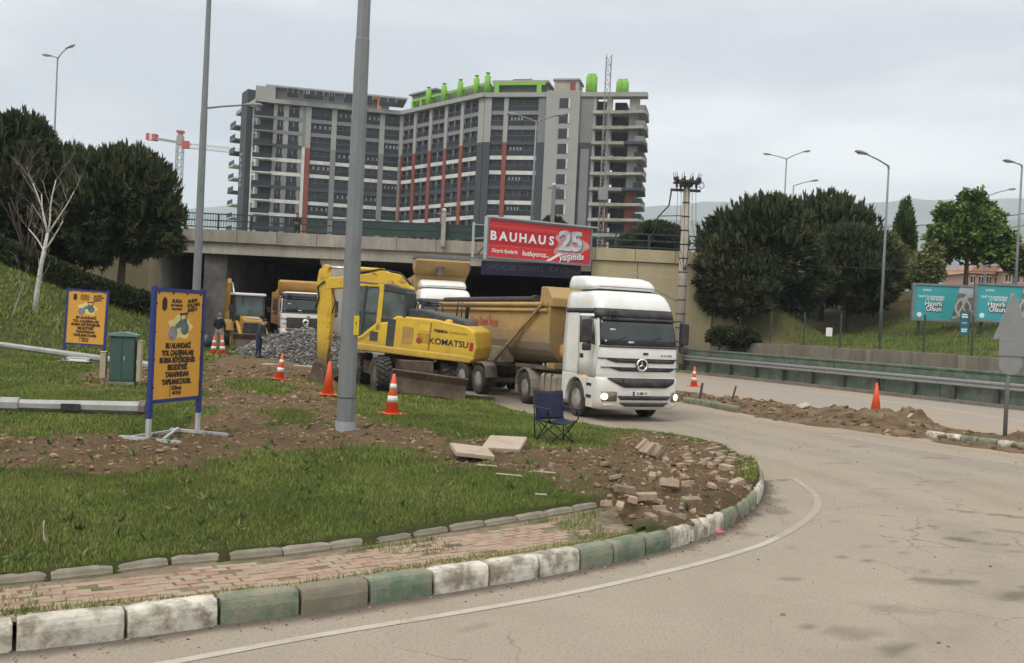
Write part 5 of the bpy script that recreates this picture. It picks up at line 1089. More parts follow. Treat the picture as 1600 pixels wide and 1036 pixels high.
# boom, arm, rams
def sweep(mb, pts, ws, hs, mi=0):
    rings = []; pts = [Vector((p[0], 0, p[1])) for p in pts]
    for i, p in enumerate(pts):
        d = (pts[min(i + 1, len(pts) - 1)] - pts[max(i - 1, 0)]).normalized(); u = Vector((-d.z, 0, d.x)); w, h = ws[i] / 2, hs[i] / 2
        rings.append([p + u * h + Vector((0, w, 0)), p + u * h + Vector((0, -w, 0)), p - u * h + Vector((0, -w, 0)), p - u * h + Vector((0, w, 0))])
    return mb.loft(rings, mi, True, False)
def shift(mb, dy): mb.v = [(x, y + dy, z) for x, y, z in mb.v]; return mb
BYo = -.28
boom = ep(shift(sweep(MB(), [(.35, 1.75), (.18, 2.5), (.30, 3.05), (.62, 3.36), (1.1, 3.42), (1.9, 3.22), (2.95, 3.02)], [.36] * 7, [.40, .5, .5, .46, .42, .38, .36]), BYo), 'boom', YELW, .03)
arm = ep(shift(sweep(MB(), [(2.98, 3.62), (3.08, 3.42), (3.02, 3.0), (2.92, 2.4), (2.84, 1.2), (2.80, .45)], [.30, .34, .34, .32, .30, .28], [.16, .30, .50, .50, .42, .32]), BYo), 'arm', YELW, .03)
ep(MB().tube([(3.02, BYo, 3.56), (2.2, BYo, 3.60)], .045, 10), 'arm_ram_rod', STL); ep(MB().tube([(2.25, BYo, 3.60), (1.1, BYo, 3.64)], .075, 10).tube([(1.1, BYo, 3.64), (.8, BYo, 3.5)], .05, 8), 'arm_ram', YEL)
for yb in (BYo - .1, BYo + .12): ep(MB().tube([(2.1, yb, 3.42), (1.2, yb, 3.68), (.6, yb, 3.62), (.2, yb, 3.3), (.0, yb, 2.6)], .028, 6), 'hydraulic_hose', mat('hose_rubber', (.02, .02, .02), .7, var=.2))
ep(MB().tube([(2.98, BYo + .2, 3.1), (3.2, BYo + .2, 2.9), (3.12, BYo + .2, 2.55), (3.2, BYo + .2, 2.2)], .028, 6).tube([(2.7, BYo + .2, 2.9), (2.55, BYo + .2, 2.5), (2.62, BYo + .2, 2.1)], .02, 6), 'hydraulic_hose', MATS['hose_rubber'])
mb = MB(); rr = random.Random(4)
for k in range(9): z = .6 + k * .22; mb.bx(3.02 + .02 * k * .5, 3.14, BYo - .1 + rr.uniform(-.05, .05), BYo + .1, z, z + rr.uniform(.05, .12))
ep(mb, 'hose_clamps', MUD)
ep(MB().prism([(2.62, .5), (3.0, .5), (3.05, .1), (2.95, -.2), (2.35, -.25), (2.2, .1), (2.4, .35)], 'y', BYo - .42, BYo + .42), 'bucket', MUD, .03)
# undercarriage, turned towards the road; dozer blade on its near end
UT = Matrix.Rotation(math.atan2(-.94, .34) - ang, 4, 'Z')
def up_(mb, name, m, bevel=0): o = mb.build(name, m, ex, bevel); o.matrix_local = UT; return o
up_(MB().bx(-1.9, 1.9, -.45, .45, .62, .98).bx(-1.45, -1.15, -.95, .95, .45, .7).bx(1.15, 1.45, -.95, .95, .45, .7).lathe([(.62, .98), (.62, 1.14)], 24), 'undercarriage', MUD, .02)
for x in (-1.3, 1.3):
    for sg in (-1, 1): wheel(ex, UT @ Matrix.Translation((x, sg * 1.0, .5)), .5, .46, lugs=20, rim=MUD, key='lug', flip=sg > 0)
up_(MB().bx(-.7, .7, .5, 1.15, .45, .85).bx(-.7, .7, -1.15, -.5, .45, .85), 'tool_box', MUD, .03)
bl_ = up_(MB().prism([(2.2, .02), (2.34, .0), (2.28, .2), (2.26, .42), (2.36, .62), (2.28, .66), (2.14, .45), (2.14, .2)], 'y', -.95, 1.35), 'dozer_blade', MUD); bl_.matrix_local = UT @ Matrix.Translation((0, 0, .02)) @ Matrix.Rotation(R(-6), 4, 'X')
for sg in (-1, 1):
    o = MB().prism([(2.1, -.12), (2.75, -.1), (2.6, .3), (2.3, .6), (2.1, .5)], 'y', sg * 1.15 + .2 - .03, sg * 1.15 + .2 + .03).build('blade_wing', MUD, ex); o.matrix_local = bl_.matrix_local
o = MB().bar((2.2, -.5, .3), (1.6, -.4, .55), .12).bar((2.2, .5, .3), (1.6, .4, .55), .12).build('blade_link', MUD, ex); o.matrix_local = bl_.matrix_local
o = MB().bx(2.34, 2.38, -1.05, -.75, .55, .60).bx(2.34, 2.38, .95, 1.2, .5, .55).build('blade_marker', PLATE, ex); o.matrix_local = bl_.matrix_local

# ---------------- backhoe loader in the mouth of the underpass
a = place(388, 49.5); bk = thing('backhoe_loader', 'yellow backhoe loader with raised rear arm at the underpass mouth', 'backhoe loader', (a[0], 49.5, .44), R(-90 + 24))
JY = mat('loader_yellow', (.52, .29, .045), .55, var=.12, scale=1.5, dirt=(.3, .19, .07), dscale=2, damt=.4); 
for sg in (-1, 1):
    wheel(bk, Matrix.Translation((-1.0, sg * .9, .68)), .68, .45, lugs=20, rim=JY, key='big', flip=sg > 0); wheel(bk, Matrix.Translation((1.2, sg * .85, .46)), .46, .34, lugs=16, rim=JY, key='small', flip=sg > 0)
    MB().prism([(-1.75, .95), (-1.6, 1.35), (-1.3, 1.5), (-.7, 1.5), (-.35, 1.3), (-.25, .95), (-.4, 1.2), (-.75, 1.42), (-1.3, 1.42), (-1.6, 1.2)], 'y', sg * 1.14 - .02 if sg > 0 else -1.14, sg * 1.14 if sg > 0 else -.66).build('rear_fender', CHAS if sg > 0 else JY, bk)
    MB().tube([(-.2, sg * .62, 1.45), (.8, sg * .62, 1.35), (1.7, sg * .62, .95), (2.25, sg * .62, .5)], [.11, .11, .11, .09], 4, smooth=False).build('loader_arm', JY, bk); MB().tube([(.3, sg * .62, 1.0), (1.5, sg * .62, 1.15)], .05, 8).build('loader_ram', STL, bk)
MB().prism([(.1, 1.0), (.1, 1.75), (1.75, 1.55), (1.8, 1.0)], 'y', -.48, .48).build('bonnet', JY, bk, .05); MB().bx(1.75, 1.86, -.5, .5, .75, 1.42).build('radiator_grille', TBLK, bk, .03)
MB().bx(.9, 1.5, -.3, .3, 1.62, 1.68).build('bonnet_decal', PLATE, bk)
MB().bx(-1.6, 1.7, -.45, .45, .55, 1.0).build('chassis', CHAS, bk)
MB().prism([(.15, 1.1), (.35, 1.75), (.2, 2.75), (-1.3, 2.75), (-1.5, 1.5), (-1.0, 1.1)], 'y', -.70, .70).build('cab_glazing', mat('cab_glass_green', (.05, .075, .068), .1, var=.5, scale=2, spec=.6), bk)
for sg in (-1, 1):
    mb = MB()
    for p, q in (((.37, 1.7), (.22, 2.78)), ((-.55, 1.3), (-.55, 2.78)), ((-1.5, 1.5), (-1.32, 2.78)), ((.15, 1.1), (.37, 1.7))): mb.bar((p[0], sg * .71, p[1]), (q[0], sg * .71, q[1]), .08)
    mb.build('cab_frame', TBLK, bk)
MB().bar((.28, -.35, 1.75), (.22, -.35, 2.75), .05).build('window_bar', TBLK, bk); MB().bx(-1.45, .4, -.8, .8, 2.76, 2.9).build('cab_roof', PLATE, bk, .05); MB().bx(-1.4, .2, -.65, .65, .95, 1.35).build('cab_base', TBLK, bk)
MB().prism([(2.2, .12), (2.85, .1), (2.95, .18), (2.45, .32), (2.3, .6), (2.42, .85), (2.3, .88), (2.15, .6)], 'y', -1.1, 1.1).build('loader_bucket', MUD, bk)
for sg in (-1, 1): MB().prism([(2.2, .12), (2.85, .1), (2.42, .85), (2.15, .6)], 'y', sg * 1.1 - .02, sg * 1.1 + .02).build('bucket_side', MUD, bk)
MB().bx(-2.1, -1.6, -1.0, 1.0, .5, 1.0).build('rear_frame', JY, bk); 
bb = shift(sweep(MB(), [(-1.9, .9), (-2.3, 1.9), (-2.2, 2.9), (-2.0, 3.5)], [.22, .24, .24, .22], [.3, .42, .46, .3]), -.75).build('backhoe_boom', JY, bk, .02)
shift(sweep(MB(), [(-2.0, 3.55), (-2.5, 3.3), (-2.75, 2.4), (-2.8, 1.3)], [.2] * 4, [.26, .36, .34, .24]), -.75).build('backhoe_dipper', JY, bk, .02)
MB().tube([(-2.0, -.6, 3.42), (-1.2, -.6, 2.85)], .05, 8).build('dipper_ram', STL, bk); MB().bx(-2.15, -1.8, -.95, -.55, .05, 1.2).bx(-2.15, -1.8, .55, .95, .05, 1.2).build('stabiliser', JY, bk)
for sg in (-1, 1): MB().box((.45, sg * .95, 2.1), (.06, .2, .28)).bar((.35, sg * .7, 2.2), (.45, sg * .9, 2.2), .03).build('mirror', TBLK, bk)
# ================================================================ trees and shrubs
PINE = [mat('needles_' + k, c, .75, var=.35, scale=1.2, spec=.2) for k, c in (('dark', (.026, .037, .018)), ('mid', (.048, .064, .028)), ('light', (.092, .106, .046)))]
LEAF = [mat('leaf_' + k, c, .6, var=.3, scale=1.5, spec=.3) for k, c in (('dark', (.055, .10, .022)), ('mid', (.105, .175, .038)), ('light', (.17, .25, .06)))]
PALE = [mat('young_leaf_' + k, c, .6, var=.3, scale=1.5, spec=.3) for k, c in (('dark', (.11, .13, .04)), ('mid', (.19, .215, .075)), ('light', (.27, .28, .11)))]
BARK = mat('bark_brown', (.075, .056, .042), .95, var=.3, scale=6, bump=.6, bscale=14); BIRCH = mat('birch_bark', (.52, .49, .43), .85, var=.15, scale=5, dirt=(.10, .085, .07), dscale=7, damt=.3, dsharp=.06, stretch=(1, 1, 2.5)); BTWIG = mat('birch_twig', (.30, .26, .21), .9, var=.2)
def dirs(n, r): v = r.normal(size=(n, 3)); return v / np.linalg.norm(v, axis=1)[:, None]
def tufts(P, D, r, k, ln, wd, spread, rise=.0):
    """k blades fanning from each point P around direction D"""
    n = len(P); P = np.repeat(P, k, 0); D = np.repeat(D, k, 0) + r.normal(0, spread, (n * k, 3)); D[:, 2] += rise; D /= np.linalg.norm(D, axis=1)[:, None]
    S = np.cross(D, r.normal(size=D.shape)); S /= np.linalg.norm(S, axis=1)[:, None] + 1e-9
    L = ln * r.uniform(.6, 1.25, (n * k, 1)); W = wd * r.uniform(.7, 1.3, (n * k, 1))
    return np.stack([P - S * W * .35, P + S * W * .35, P + D * L * .6 + S * W * .5, P + D * L], 1), n * k
def foliage(blobs, n, mats, seed, k=5, ln=.34, wd=.10, spread=.45, rise=.25, shell=(.62, 1.04), lump=.5, clumps=75, inner=.25, candles=0):
    r = np.random.default_rng(seed); VV = []; MI = []; tot = sum(b[3] * b[4] + b[4] * b[5] + b[3] * b[5] for b in blobs)
    for bi, (cx, cy, cz, rx, ry, rz) in enumerate(blobs):
        nb = int(n * (rx * ry + ry * rz + rx * rz) / tot); cd = dirs(clumps, r); ch = r.uniform(1 - lump, 1 + lump * .45, clumps); cb = r.uniform(0, 1, clumps)
        d = dirs(nb, r); dot = d @ cd.T; j = dot.argmax(1); m = dot[np.arange(nb), j]
        s_ = 1 - np.clip((1 - m) * 20, 0, 1)                                   # 1 at a clump's heart, 0 between clumps
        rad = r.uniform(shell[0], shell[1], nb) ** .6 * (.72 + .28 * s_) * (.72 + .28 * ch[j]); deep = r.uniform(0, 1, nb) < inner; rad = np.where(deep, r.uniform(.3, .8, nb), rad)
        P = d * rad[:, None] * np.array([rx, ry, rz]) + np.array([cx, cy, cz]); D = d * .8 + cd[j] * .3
        V, q = tufts(P, D, r, k, ln, wd, spread, rise); t = np.repeat(cb[j] * .75 + s_ * .30 + d[:, 2] * .12, k) + r.normal(0, .12, q); t[np.repeat(deep, k)] -= .6  # inner leaves darker, clump hearts and tops lighter: shade put into leaf tones
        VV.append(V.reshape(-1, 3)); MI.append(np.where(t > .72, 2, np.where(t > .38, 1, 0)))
    if candles:
        for (cx, cy, cz, rx, ry, rz) in blobs:
            nb = int(candles * rx * ry * .7); d = dirs(nb, r); d[:, 2] = np.abs(d[:, 2]) * .9 + .1; d /= np.linalg.norm(d, axis=1)[:, None]; P = d * r.uniform(.80, 1.0, (nb, 1)) * np.array([rx, ry, rz]) + np.array([cx, cy, cz])
            V, q = tufts(P, np.tile([0, 0, 1.], (nb, 1)) + d * .35, r, 6, .5, .13, .16); VV.append(V.reshape(-1, 3)); MI.append(r.choice([0, 1, 1, 2], q))
    V = np.concatenate(VV); return npmesh('crown', V, np.arange(len(V)).reshape(-1, 4), mats, False, np.concatenate(MI))
def limbs(mb, h, r0, targets, rnd, bend=.25):
    """tapered trunk with limbs reaching to the targets"""
    top = Vector((rnd.uniform(-.2, .2), rnd.uniform(-.2, .2), h)); mb.tube([(0, 0, -.4), (0, 0, .05), (top.x * .3, top.y * .3, h * .4), (top.x * .7, top.y * .7, h * .75), top], [r0 * 1.35, r0 * 1.1, r0 * .9, r0 * .65, r0 * .3], 9)
    for t in targets:
        t = Vector(t); a = top * rnd.uniform(.45, .9); a.z = max(.4, a.z); m = a.lerp(t, .5) + Vector((0, 0, rnd.uniform(-bend, bend))); mb.tube([a, m, t], [r0 * .42, r0 * .28, r0 * .08], 6)
    return mb
def tree(name, label, cat, loc, crown, trunkm, bark, group=None, rz=0., sc=(1, 1, 1)):
    t = thing(name, label, cat, loc, rz, group); t.scale = sc; obj('trunk', trunkm, t); obj('crown', crown, t); return t
def pine_kit(seed, blobs, n, h, r0=.2, **k):
    rnd = random.Random(seed); T = [(b[0] + rnd.uniform(-.5, .5) * b[3], b[1] + rnd.uniform(-.5, .5) * b[4], b[2] + rnd.uniform(-.3, .5) * b[5]) for b in blobs for _ in range(3)]
    mb = limbs(MB(), h, r0, T, rnd); m = mb.mesh('trunk', BARK); return foliage(blobs, n, PINE, seed, candles=55, **k), m
# shapes in local metres, foot of trunk at the origin
PA = pine_kit(11, [(0, 0, 4.4, 3.0, 3.0, 2.7), (1.1, -.6, 3.3, 2.1, 2.2, 1.9), (-1.2, -.5, 3.6, 2.0, 2.0, 2.0), (.2, .3, 5.9, 1.7, 1.7, 1.4)], 15000, 3.6)
PB = pine_kit(12, [(0, 0, 5.2, 3.2, 3.0, 3.6), (-1., -.3, 4., 2.4, 2.2, 2.4), (1.2, -.4, 4.2, 2.0, 2.2, 2.4), (0, 0, 7.8, 1.7, 1.7, 1.6)], 16000, 4.4)
PC = pine_kit(13, [(0, 0, 4.4, 3.5, 3.2, 3.4), (-1.6, -.6, 3.2, 2.3, 2.2, 2.4), (1.7, -.5, 3.1, 2.4, 2.2, 2.5), (.3, -.8, 6.2, 2.0, 2., 1.6)], 17000, 3.6)
def zat(x, y): return gz1(x, y) if x < 4 else float(hillz(np.array([x]), np.array([y]))[0])
def put(px, Y): x = at(px, 450, Y).x; return (x, Y, zat(x, Y) - .05)
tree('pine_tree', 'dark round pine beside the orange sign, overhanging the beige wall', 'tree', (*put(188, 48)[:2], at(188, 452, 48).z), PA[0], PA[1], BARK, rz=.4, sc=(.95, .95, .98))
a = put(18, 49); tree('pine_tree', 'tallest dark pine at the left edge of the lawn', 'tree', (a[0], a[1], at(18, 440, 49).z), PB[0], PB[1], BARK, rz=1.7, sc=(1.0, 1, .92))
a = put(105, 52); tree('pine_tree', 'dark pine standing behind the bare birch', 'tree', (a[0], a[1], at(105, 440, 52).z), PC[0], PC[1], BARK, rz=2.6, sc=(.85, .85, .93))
def tcr(px, pb, pt, Y, K, h, rz, lb, w=1.):
    """pine K (native height h) scaled so that it stands from pb to pt in height at the given place"""
    f = at(px, pb, Y); top = at(px, pt, Y)
    if 59 < Y < 80: f.z = zat(f.x, f.y) - .1
    s_ = (top.z - f.z) / h; return tree('pine_tree', lb, 'tree', f, K[0], K[1], BARK, rz=rz, sc=(s_ * w, s_ * w, s_))
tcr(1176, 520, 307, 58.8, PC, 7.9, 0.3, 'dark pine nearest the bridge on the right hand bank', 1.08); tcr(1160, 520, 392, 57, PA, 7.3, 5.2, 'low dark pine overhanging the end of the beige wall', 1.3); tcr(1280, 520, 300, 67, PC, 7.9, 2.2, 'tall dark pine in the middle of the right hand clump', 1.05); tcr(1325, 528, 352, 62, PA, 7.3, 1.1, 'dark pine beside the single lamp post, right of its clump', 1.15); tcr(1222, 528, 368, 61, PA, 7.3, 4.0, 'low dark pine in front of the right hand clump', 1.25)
tcr(1028, 420, 345, 92, PA, 7.3, 2.0, 'round dark tree left of the concrete utility pole', 1.5)
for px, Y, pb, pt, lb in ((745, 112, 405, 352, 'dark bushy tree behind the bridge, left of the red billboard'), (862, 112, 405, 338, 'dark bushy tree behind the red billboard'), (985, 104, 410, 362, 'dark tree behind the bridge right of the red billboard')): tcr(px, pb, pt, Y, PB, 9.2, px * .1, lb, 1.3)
# clipped hedge up the slope
hp = catmull([put(px, Y)[:2] for px, Y in ((-70, 44), (20, 44.5), (90, 45), (150, 45.6), (200, 46.4), (246, 47.5))], 10); r = np.random.default_rng(31); n = 7000; i = r.uniform(0, len(hp) - 1.01, n); i0 = i.astype(int); f = (i - i0)[:, None]; c = hp[i0] * (1 - f) + hp[i0 + 1] * f
ph = r.uniform(-.15, math.pi + .15, n); rad = r.uniform(.75, 1.02, n); off = np.cos(ph) * .62 * rad; hh = np.maximum(.05, np.sin(ph)) ** .55 * 1.0 * rad * (.85 + .3 * fbm(c[:, 0], c[:, 1], .9, 3, 41)); tn = np.gradient(hp, axis=0)[i0]; tn /= np.linalg.norm(tn, axis=1)[:, None]
P = np.stack([c[:, 0] - tn[:, 1] * off, c[:, 1] + tn[:, 0] * off, gz(c[:, 0], c[:, 1]) + hh], 1); D = np.stack([-tn[:, 1] * np.cos(ph), tn[:, 0] * np.cos(ph), np.sin(ph) + .2], 1); V, q = tufts(P, D, r, 4, .17, .09, .6)
hd = thing('hedge', 'long clipped dark green hedge running up the slope under the pines', 'hedge', (0, 0, 0)); obj('foliage', npmesh('foliage', V.reshape(-1, 3), np.arange(4 * q).reshape(-1, 4), PINE, False, r.choice([0, 1, 1, 2], q)), hd)
mb = MB()
for j in range(4, len(hp), 4): z = gz1(*hp[j]); mb.tube([(hp[j][0], hp[j][1], z - .1), (hp[j][0] + .1, hp[j][1], z + .6)], [.05, .02], 5)
mb.build('stems', BARK, hd)['kind'] = 'stuff'
# bare birch: recursive branching
def branchy(mb, p, d, L, r, depth, rnd, mi=0, up=.25):
    n = 4; pts = [p]; rs = [r]; d = d.normalized()
    for i in range(n):
        d = (d + Vector((rnd.uniform(-.16, .16), rnd.uniform(-.16, .16), up * .3))).normalized(); pts.append(pts[-1] + d * L / n); rs.append(r * (1 - .62 * (i + 1) / n))
    mb.tube(pts, rs, 6 if r > .02 else 4, mi if r > .03 else 1)
    if depth:
        for _ in range(rnd.choice((2, 3, 3))):
            k = rnd.randint(1, n); a = rnd.uniform(0, 6.28); o_ = Vector((math.cos(a), math.sin(a), rnd.uniform(.1, .8))); branchy(mb, pts[k], (d * .8 + o_ * .75), L * rnd.uniform(.45, .68), max(.006, rs[k] * .6), depth - 1, rnd, mi, up)
    return pts[-1]
rnd = random.Random(23); a = put(55, 40); z0 = at(55, 468, 40).z; mb = MB(); bt = thing('birch_tree', 'bare leaning birch with white trunk on the lawn slope', 'tree', (a[0], 40, min(a[2], z0)))
tk = MB().tube([(0, 0, -.3), (.08, 0, .8), (.2, 0, 1.9), (.42, 0, 3.3)], [.12, .10, .085, .06], 10); tk.build('trunk', [BIRCH, BTWIG], bt)
for az, el, L in ((.3, 1.2, 2.1), (2.9, 1.1, 1.9), (1.4, 1.35, 2.4), (-.3, .75, 1.5), (2.7, .7, 1.3), (3.4, 1.3, 2.2)):
    m_ = MB(); q = Vector((.42, 0, 3.25)) if el > .9 else Vector((.30, 0, 2.55)); branchy(m_, q, Vector((math.cos(az) * math.cos(el), math.sin(az) * math.cos(el) * .7, math.sin(el))), L, .045, 3, rnd); m_.build('branch', [BIRCH, BTWIG], bt)
for px, py, Y, h, lb in ((20, 470, 38, 1.7, 'small bare sapling on the lawn left of the birch'), (58, 452, 43, 1.5, 'leafless twiggy shrub right behind the birch trunk')):
    s0 = thing('bare_sapling', lb, 'sapling', (put(px, Y)[0], Y, put(px, Y)[2])); m_ = MB(); branchy(m_, Vector((0, 0, -.1)), Vector((0.05, 0, 1)), h, .03, 3, random.Random(px)); m_.build('stem', [BTWIG, BTWIG], s0)
# brownish thin tree among the pines
t = thing('leafless_tree', 'brownish leafless tree between the birch and the pines', 'tree', (put(38, 46)[0], 46, put(38, 46)[2])); m_ = MB(); rnd = random.Random(9); BRW = mat('brown_twig', (.085, .062, .045), .9, var=.3)
for _ in range(5): branchy(m_, Vector((0, 0, -.1)), Vector((rnd.uniform(-.5, .5), rnd.uniform(-.3, .3), 1)), 3.0, .06, 4, rnd)
m_.build('branches', [BRW, BRW], t)
# right bank: cypress, broadleaf, pale young trees
CYP = foliage([(0, 0, 3.9, .85, .85, 3.8), (0, 0, 2.4, .98, .98, 2.4)], 7000, LEAF[:1] + [mat('cypress_mid', (.030, .060, .020), .7, var=.3), LEAF[1]], 51, 4, .3, .09, .3, .9, (.7, 1.03), .2, 90)
mb = MB().tube([(0, 0, -.4), (0, 0, 2), (0, 0, 6.5)], [.16, .12, .03], 8); f = at(1408, 470, 74); f.z = zat(f.x, f.y) - .1; tp = at(1412, 303, 74); s_ = (tp.z - f.z) / 7.75; tree('cypress_tree', 'narrow pointed cypress behind the lamp post', 'tree', f, CYP, mb.mesh('trunk', BARK), BARK, sc=(s_, s_, s_))
def broad(seed, blobs, n, mats, h, r0, bark, ln=.24, wd=.17, k=3, inner=.2, lump=.5, cl=60, shell=(.3, 1.08)):
    rnd = random.Random(seed); T = [(b[0] + rnd.uniform(-.6, .6) * b[3], b[1] + rnd.uniform(-.6, .6) * b[4], b[2] + rnd.uniform(-.5, .7) * b[5]) for b in blobs for _ in range(5)]
    return foliage(blobs, n, mats, seed, k, ln, wd, .9, .1, shell, lump, cl, inner), limbs(MB(), h, r0, T, rnd).mesh('trunk', bark)
G = broad(61, [(0, 0, 4.2, 2.3, 2., 2.0), (-1.1, 0, 3.4, 1.6, 1.5, 1.4), (1.3, 0, 3.3, 1.7, 1.5, 1.6), (.2, 0, 5.9, 1.1, 1.1, 1.1), (-1.4, 0, 5., .8, .8, .9), (1., 0, 5.4, .7, .7, .8)], 9500, LEAF, 3.8, .15, BARK, ln=.27, wd=.19, lump=.9, cl=34)
f = at(1508, 456, 66); f.z = zat(f.x, f.y) - .1; tp = at(1512, 292, 66); s_ = (tp.z - f.z) / 6.9; tree('broadleaf_tree', 'leafy mid green tree above the turquoise billboards', 'tree', f, G[0], G[1], BARK, sc=(s_ * 1.05, s_, s_))
Yg = broad(71, [(0, 0, 3.0, 1.2, 1.1, 1.7), (.4, 0, 4.4, .7, .7, .9), (-.5, 0, 2.2, .9, .9, .9)], 2600, PALE, 4.2, .07, BIRCH, ln=.2, wd=.13, inner=.35, shell=(.2, 1.1))
for px, pb, pt, Y, rz, lb, w in ((1447, 470, 372, 63, .5, 'pale sparse young tree above the left turquoise billboard', 1.25), (1392, 480, 358, 70, 2.1, 'pale thin tree between the dark pines and the cypress', 1.15), (1583, 450, 360, 68, 3.3, 'pale sparse tree at the right edge behind the billboards', 1.4), (1425, 480, 390, 66, 4.4, 'sparse olive young tree just right of the cypress', 1.2), (1365, 470, 372, 72, 1.2, 'sparse pale tree rising behind the right hand pine', 1.1)):
    f = at(px, pb, Y); f.z = zat(f.x, f.y) - .1; tp = at(px, pt, Y); s_ = (tp.z - f.z) / 5.3; tree('young_tree', lb, 'tree', f, Yg[0], Yg[1], BIRCH, rz=rz, sc=(s_ * w, s_ * w, s_))
# low shrubs on the bank left of the pines
SH = foliage([(0, 0, .5, .9, .8, .6)], 1500, PINE, 81, 4, .22, .09, .6, .2, clumps=30)
shm = limbs(MB(), .4, .05, [(.4, 0, .6), (-.4, 0, .6)], random.Random(1)).mesh('trunk', BARK)
for px, py, Y, lb in ((1148, 438, 55.4, 'dark low shrub on the earth bank at the end of the beige wall'), (1125, 520, 55, 'low dark bush behind the wire fence next to the lorry'), (1165, 522, 55, 'low dark bush under the pine nearest the bridge')):
    f = at(px, py, Y); f.z = zat(f.x, f.y) - .1; t = thing('shrub', lb, 'shrub', f, px); obj('stem', shm, t); obj('foliage', SH, t)
# ================================================================ lamp posts and poles
def gpl(px, py):
    """point of the lawn seen at a photo position"""
    z = .3
    for _ in range(5): x, y = gp(px, py, z); z = gz1(x, y)
    return x, y
POLEM = mat('painted_pole_grey', (.25, .27, .28), .6, metal=.25, var=.14, scale=3, dirt=(.13, .13, .125), dscale=3, damt=.4, dsharp=.25, bump=.12, bscale=60, stretch=(1, 1, .4)); LAMPH = mat('lamp_head_grey', (.20, .21, .215), .5, var=.15); LAMPG = mat('lamp_diffuser', (.45, .45, .42), .35, var=.1)
def lamp_head(parent, p, d):
    """street lantern at p pointing along d"""
    d = Vector(d).normalized(); s_ = d.cross(Vector((0, 0, 1))).normalized(); rings = []
    for t, w, h in ((0, .05, .05), (.12, .10, .09), (.45, .15, .13), (.72, .12, .10), (.82, .05, .04)):
        c = Vector(p) + d * t; rings.append([c + s_ * w * math.cos(a) + Vector((0, 0, 1)) * h * (math.sin(a) if math.sin(a) > 0 else math.sin(a) * .5) for a in [6.283 * k / 12 for k in range(12)]])
    o = MB().loft(rings, 0, True, True).build('lamp_head', LAMPH, parent); c = Vector(p) + d * .45 + Vector((0, 0, -.06)); MB().box(c, (.34, .2, .03), rz=math.atan2(d.y, d.x)).build('diffuser', LAMPG, o); return o
def lamp_post(label, base, h, r0, r1, arms, n=8, name='street_lamp', step=None, m=None):
    t = thing(name, label, 'lamp post', base); m = m or POLEM
    prof = [(r0, 0), (r0 + (r1 - r0) * .5, h * .5), (r1, h)] if not step else [(r0, 0), (r0 + (r1 - r0) * .45, step), ((r0 + (r1 - r0) * .45) * .93, step + .02), (r1, h)]
    MB().lathe(prof, n, 0, None, n > 8).build('pole', m, t); MB().lathe([(r0 * 1.9, -.1), (r0 * 1.9, .03), (r0 * 1.15, .035), (r0 * 1.1, .18)], n).build('base_flange', m, t)
    for az, z, L, rise in arms:
        d = Vector((math.cos(az), math.sin(az), 0)); e = d * L + Vector((0, 0, z + rise)); a = MB().tube([Vector((0, 0, z - .15)), Vector((0, 0, z)) + d * .06, d * L * .5 + Vector((0, 0, z + rise * .55)), e], [.055, .05, .042, .038], 7).build('arm', m, t); lamp_head(t, e - d * .05, d * L + Vector((0, 0, rise)) * .4)
    return t
def P3(px, py, z): x, y = gp(px, py, z); return (x, y, z)
x, y = gpl(539, 672); np_ = lamp_post('thick octagonal grey lamp post nearest the camera, cropped by the frame', (x, y, gz1(x, y) - .02), 13.5, .172, .085, [(R(-60), 13.4, 1.8, .3)], step=7.3)
MB().lathe([(.178, .62), (.178, .64)], 8).build('band', mat('pole_band', (.08, .08, .08), .7), np_)
TAGY = mat('tag_yellow', (.70, .50, .03), .6, var=.1); s_ = MB().box((.14, -.1, 1.98), (.10, .02, .36), rz=.4).build('number_tag', TAGY, np_, .004); text('1', .1, INK, s_, (.14, -.113, 2.02), (R(90), 0, .4), 'tag_text')
a = at(307, 452, 43); lamp_post('tall stepped grey lamp post behind the near orange sign', (a.x, 43, zat(a.x, 43) - .05), 17.5, .20, .10, [(.18, 10.9, 1.75, .28)], step=10.7)
a = at(90, 90, 78); lamp_post('twin armed lamp post rising above the left pines', (a.x, 78, 0), a.z, .12, .06, [(.05, a.z, .65, .75), (math.pi, a.z, .5, .1)], 10)
a = at(838, 190, 66); lamp_post('twin armed lamp post on the bridge in front of the apartment block', (a.x, 66, ZT - .5), a.z - ZT + .5, .11, .055, [(.1, a.z - ZT + .5, 1.35, .5), (math.pi - .1, a.z - ZT + .5, 1.3, .4)], 10)
a = at(1229, 248, 92); lamp_post('twin armed lamp post behind the right hand pines', (a.x, 92, 2), a.z - 2, .12, .06, [(0, a.z - 2, 1.5, .7), (math.pi, a.z - 2, 1.5, .3)], 10)
a = at(1240, 290, 92); lamp_post('low single armed lamp top just above the right hand pines', (a.x, 92, 2), a.z - 2, .11, .055, [(0, a.z - 2, 1.6, .5)], 10)
a = at(1388, 256, 52); x = at(1374, 545, 52).x; lamp_post('single armed lamp post on the low wall right of the pines', (x, 52, zat(x, 52) - .1), a.z - zat(x, 52), .10, .05, [(math.pi + .25, a.z - zat(x, 52), 1.35, .48)], 10)
a = at(1545, 305, 92); lamp_post('twin armed lamp post above the leafy tree at right', (a.x, 92, 3), a.z - 3, .12, .06, [(0, a.z - 3, 1.8, .6), (math.pi, a.z - 3, 1.8, .5)], 10)
a = at(1597, 258, 60); lamp_post('lamp post at the right edge of the view', (a.x, 60, 2.2), a.z - 2.2, .11, .055, [(math.pi + .2, a.z - 2.2, .6, .12)], 10)
PC_ = mat('concrete_post', (.36, .34, .30), .9, var=.15, dirt=(.25, .235, .2), dscale=2, damt=.4)
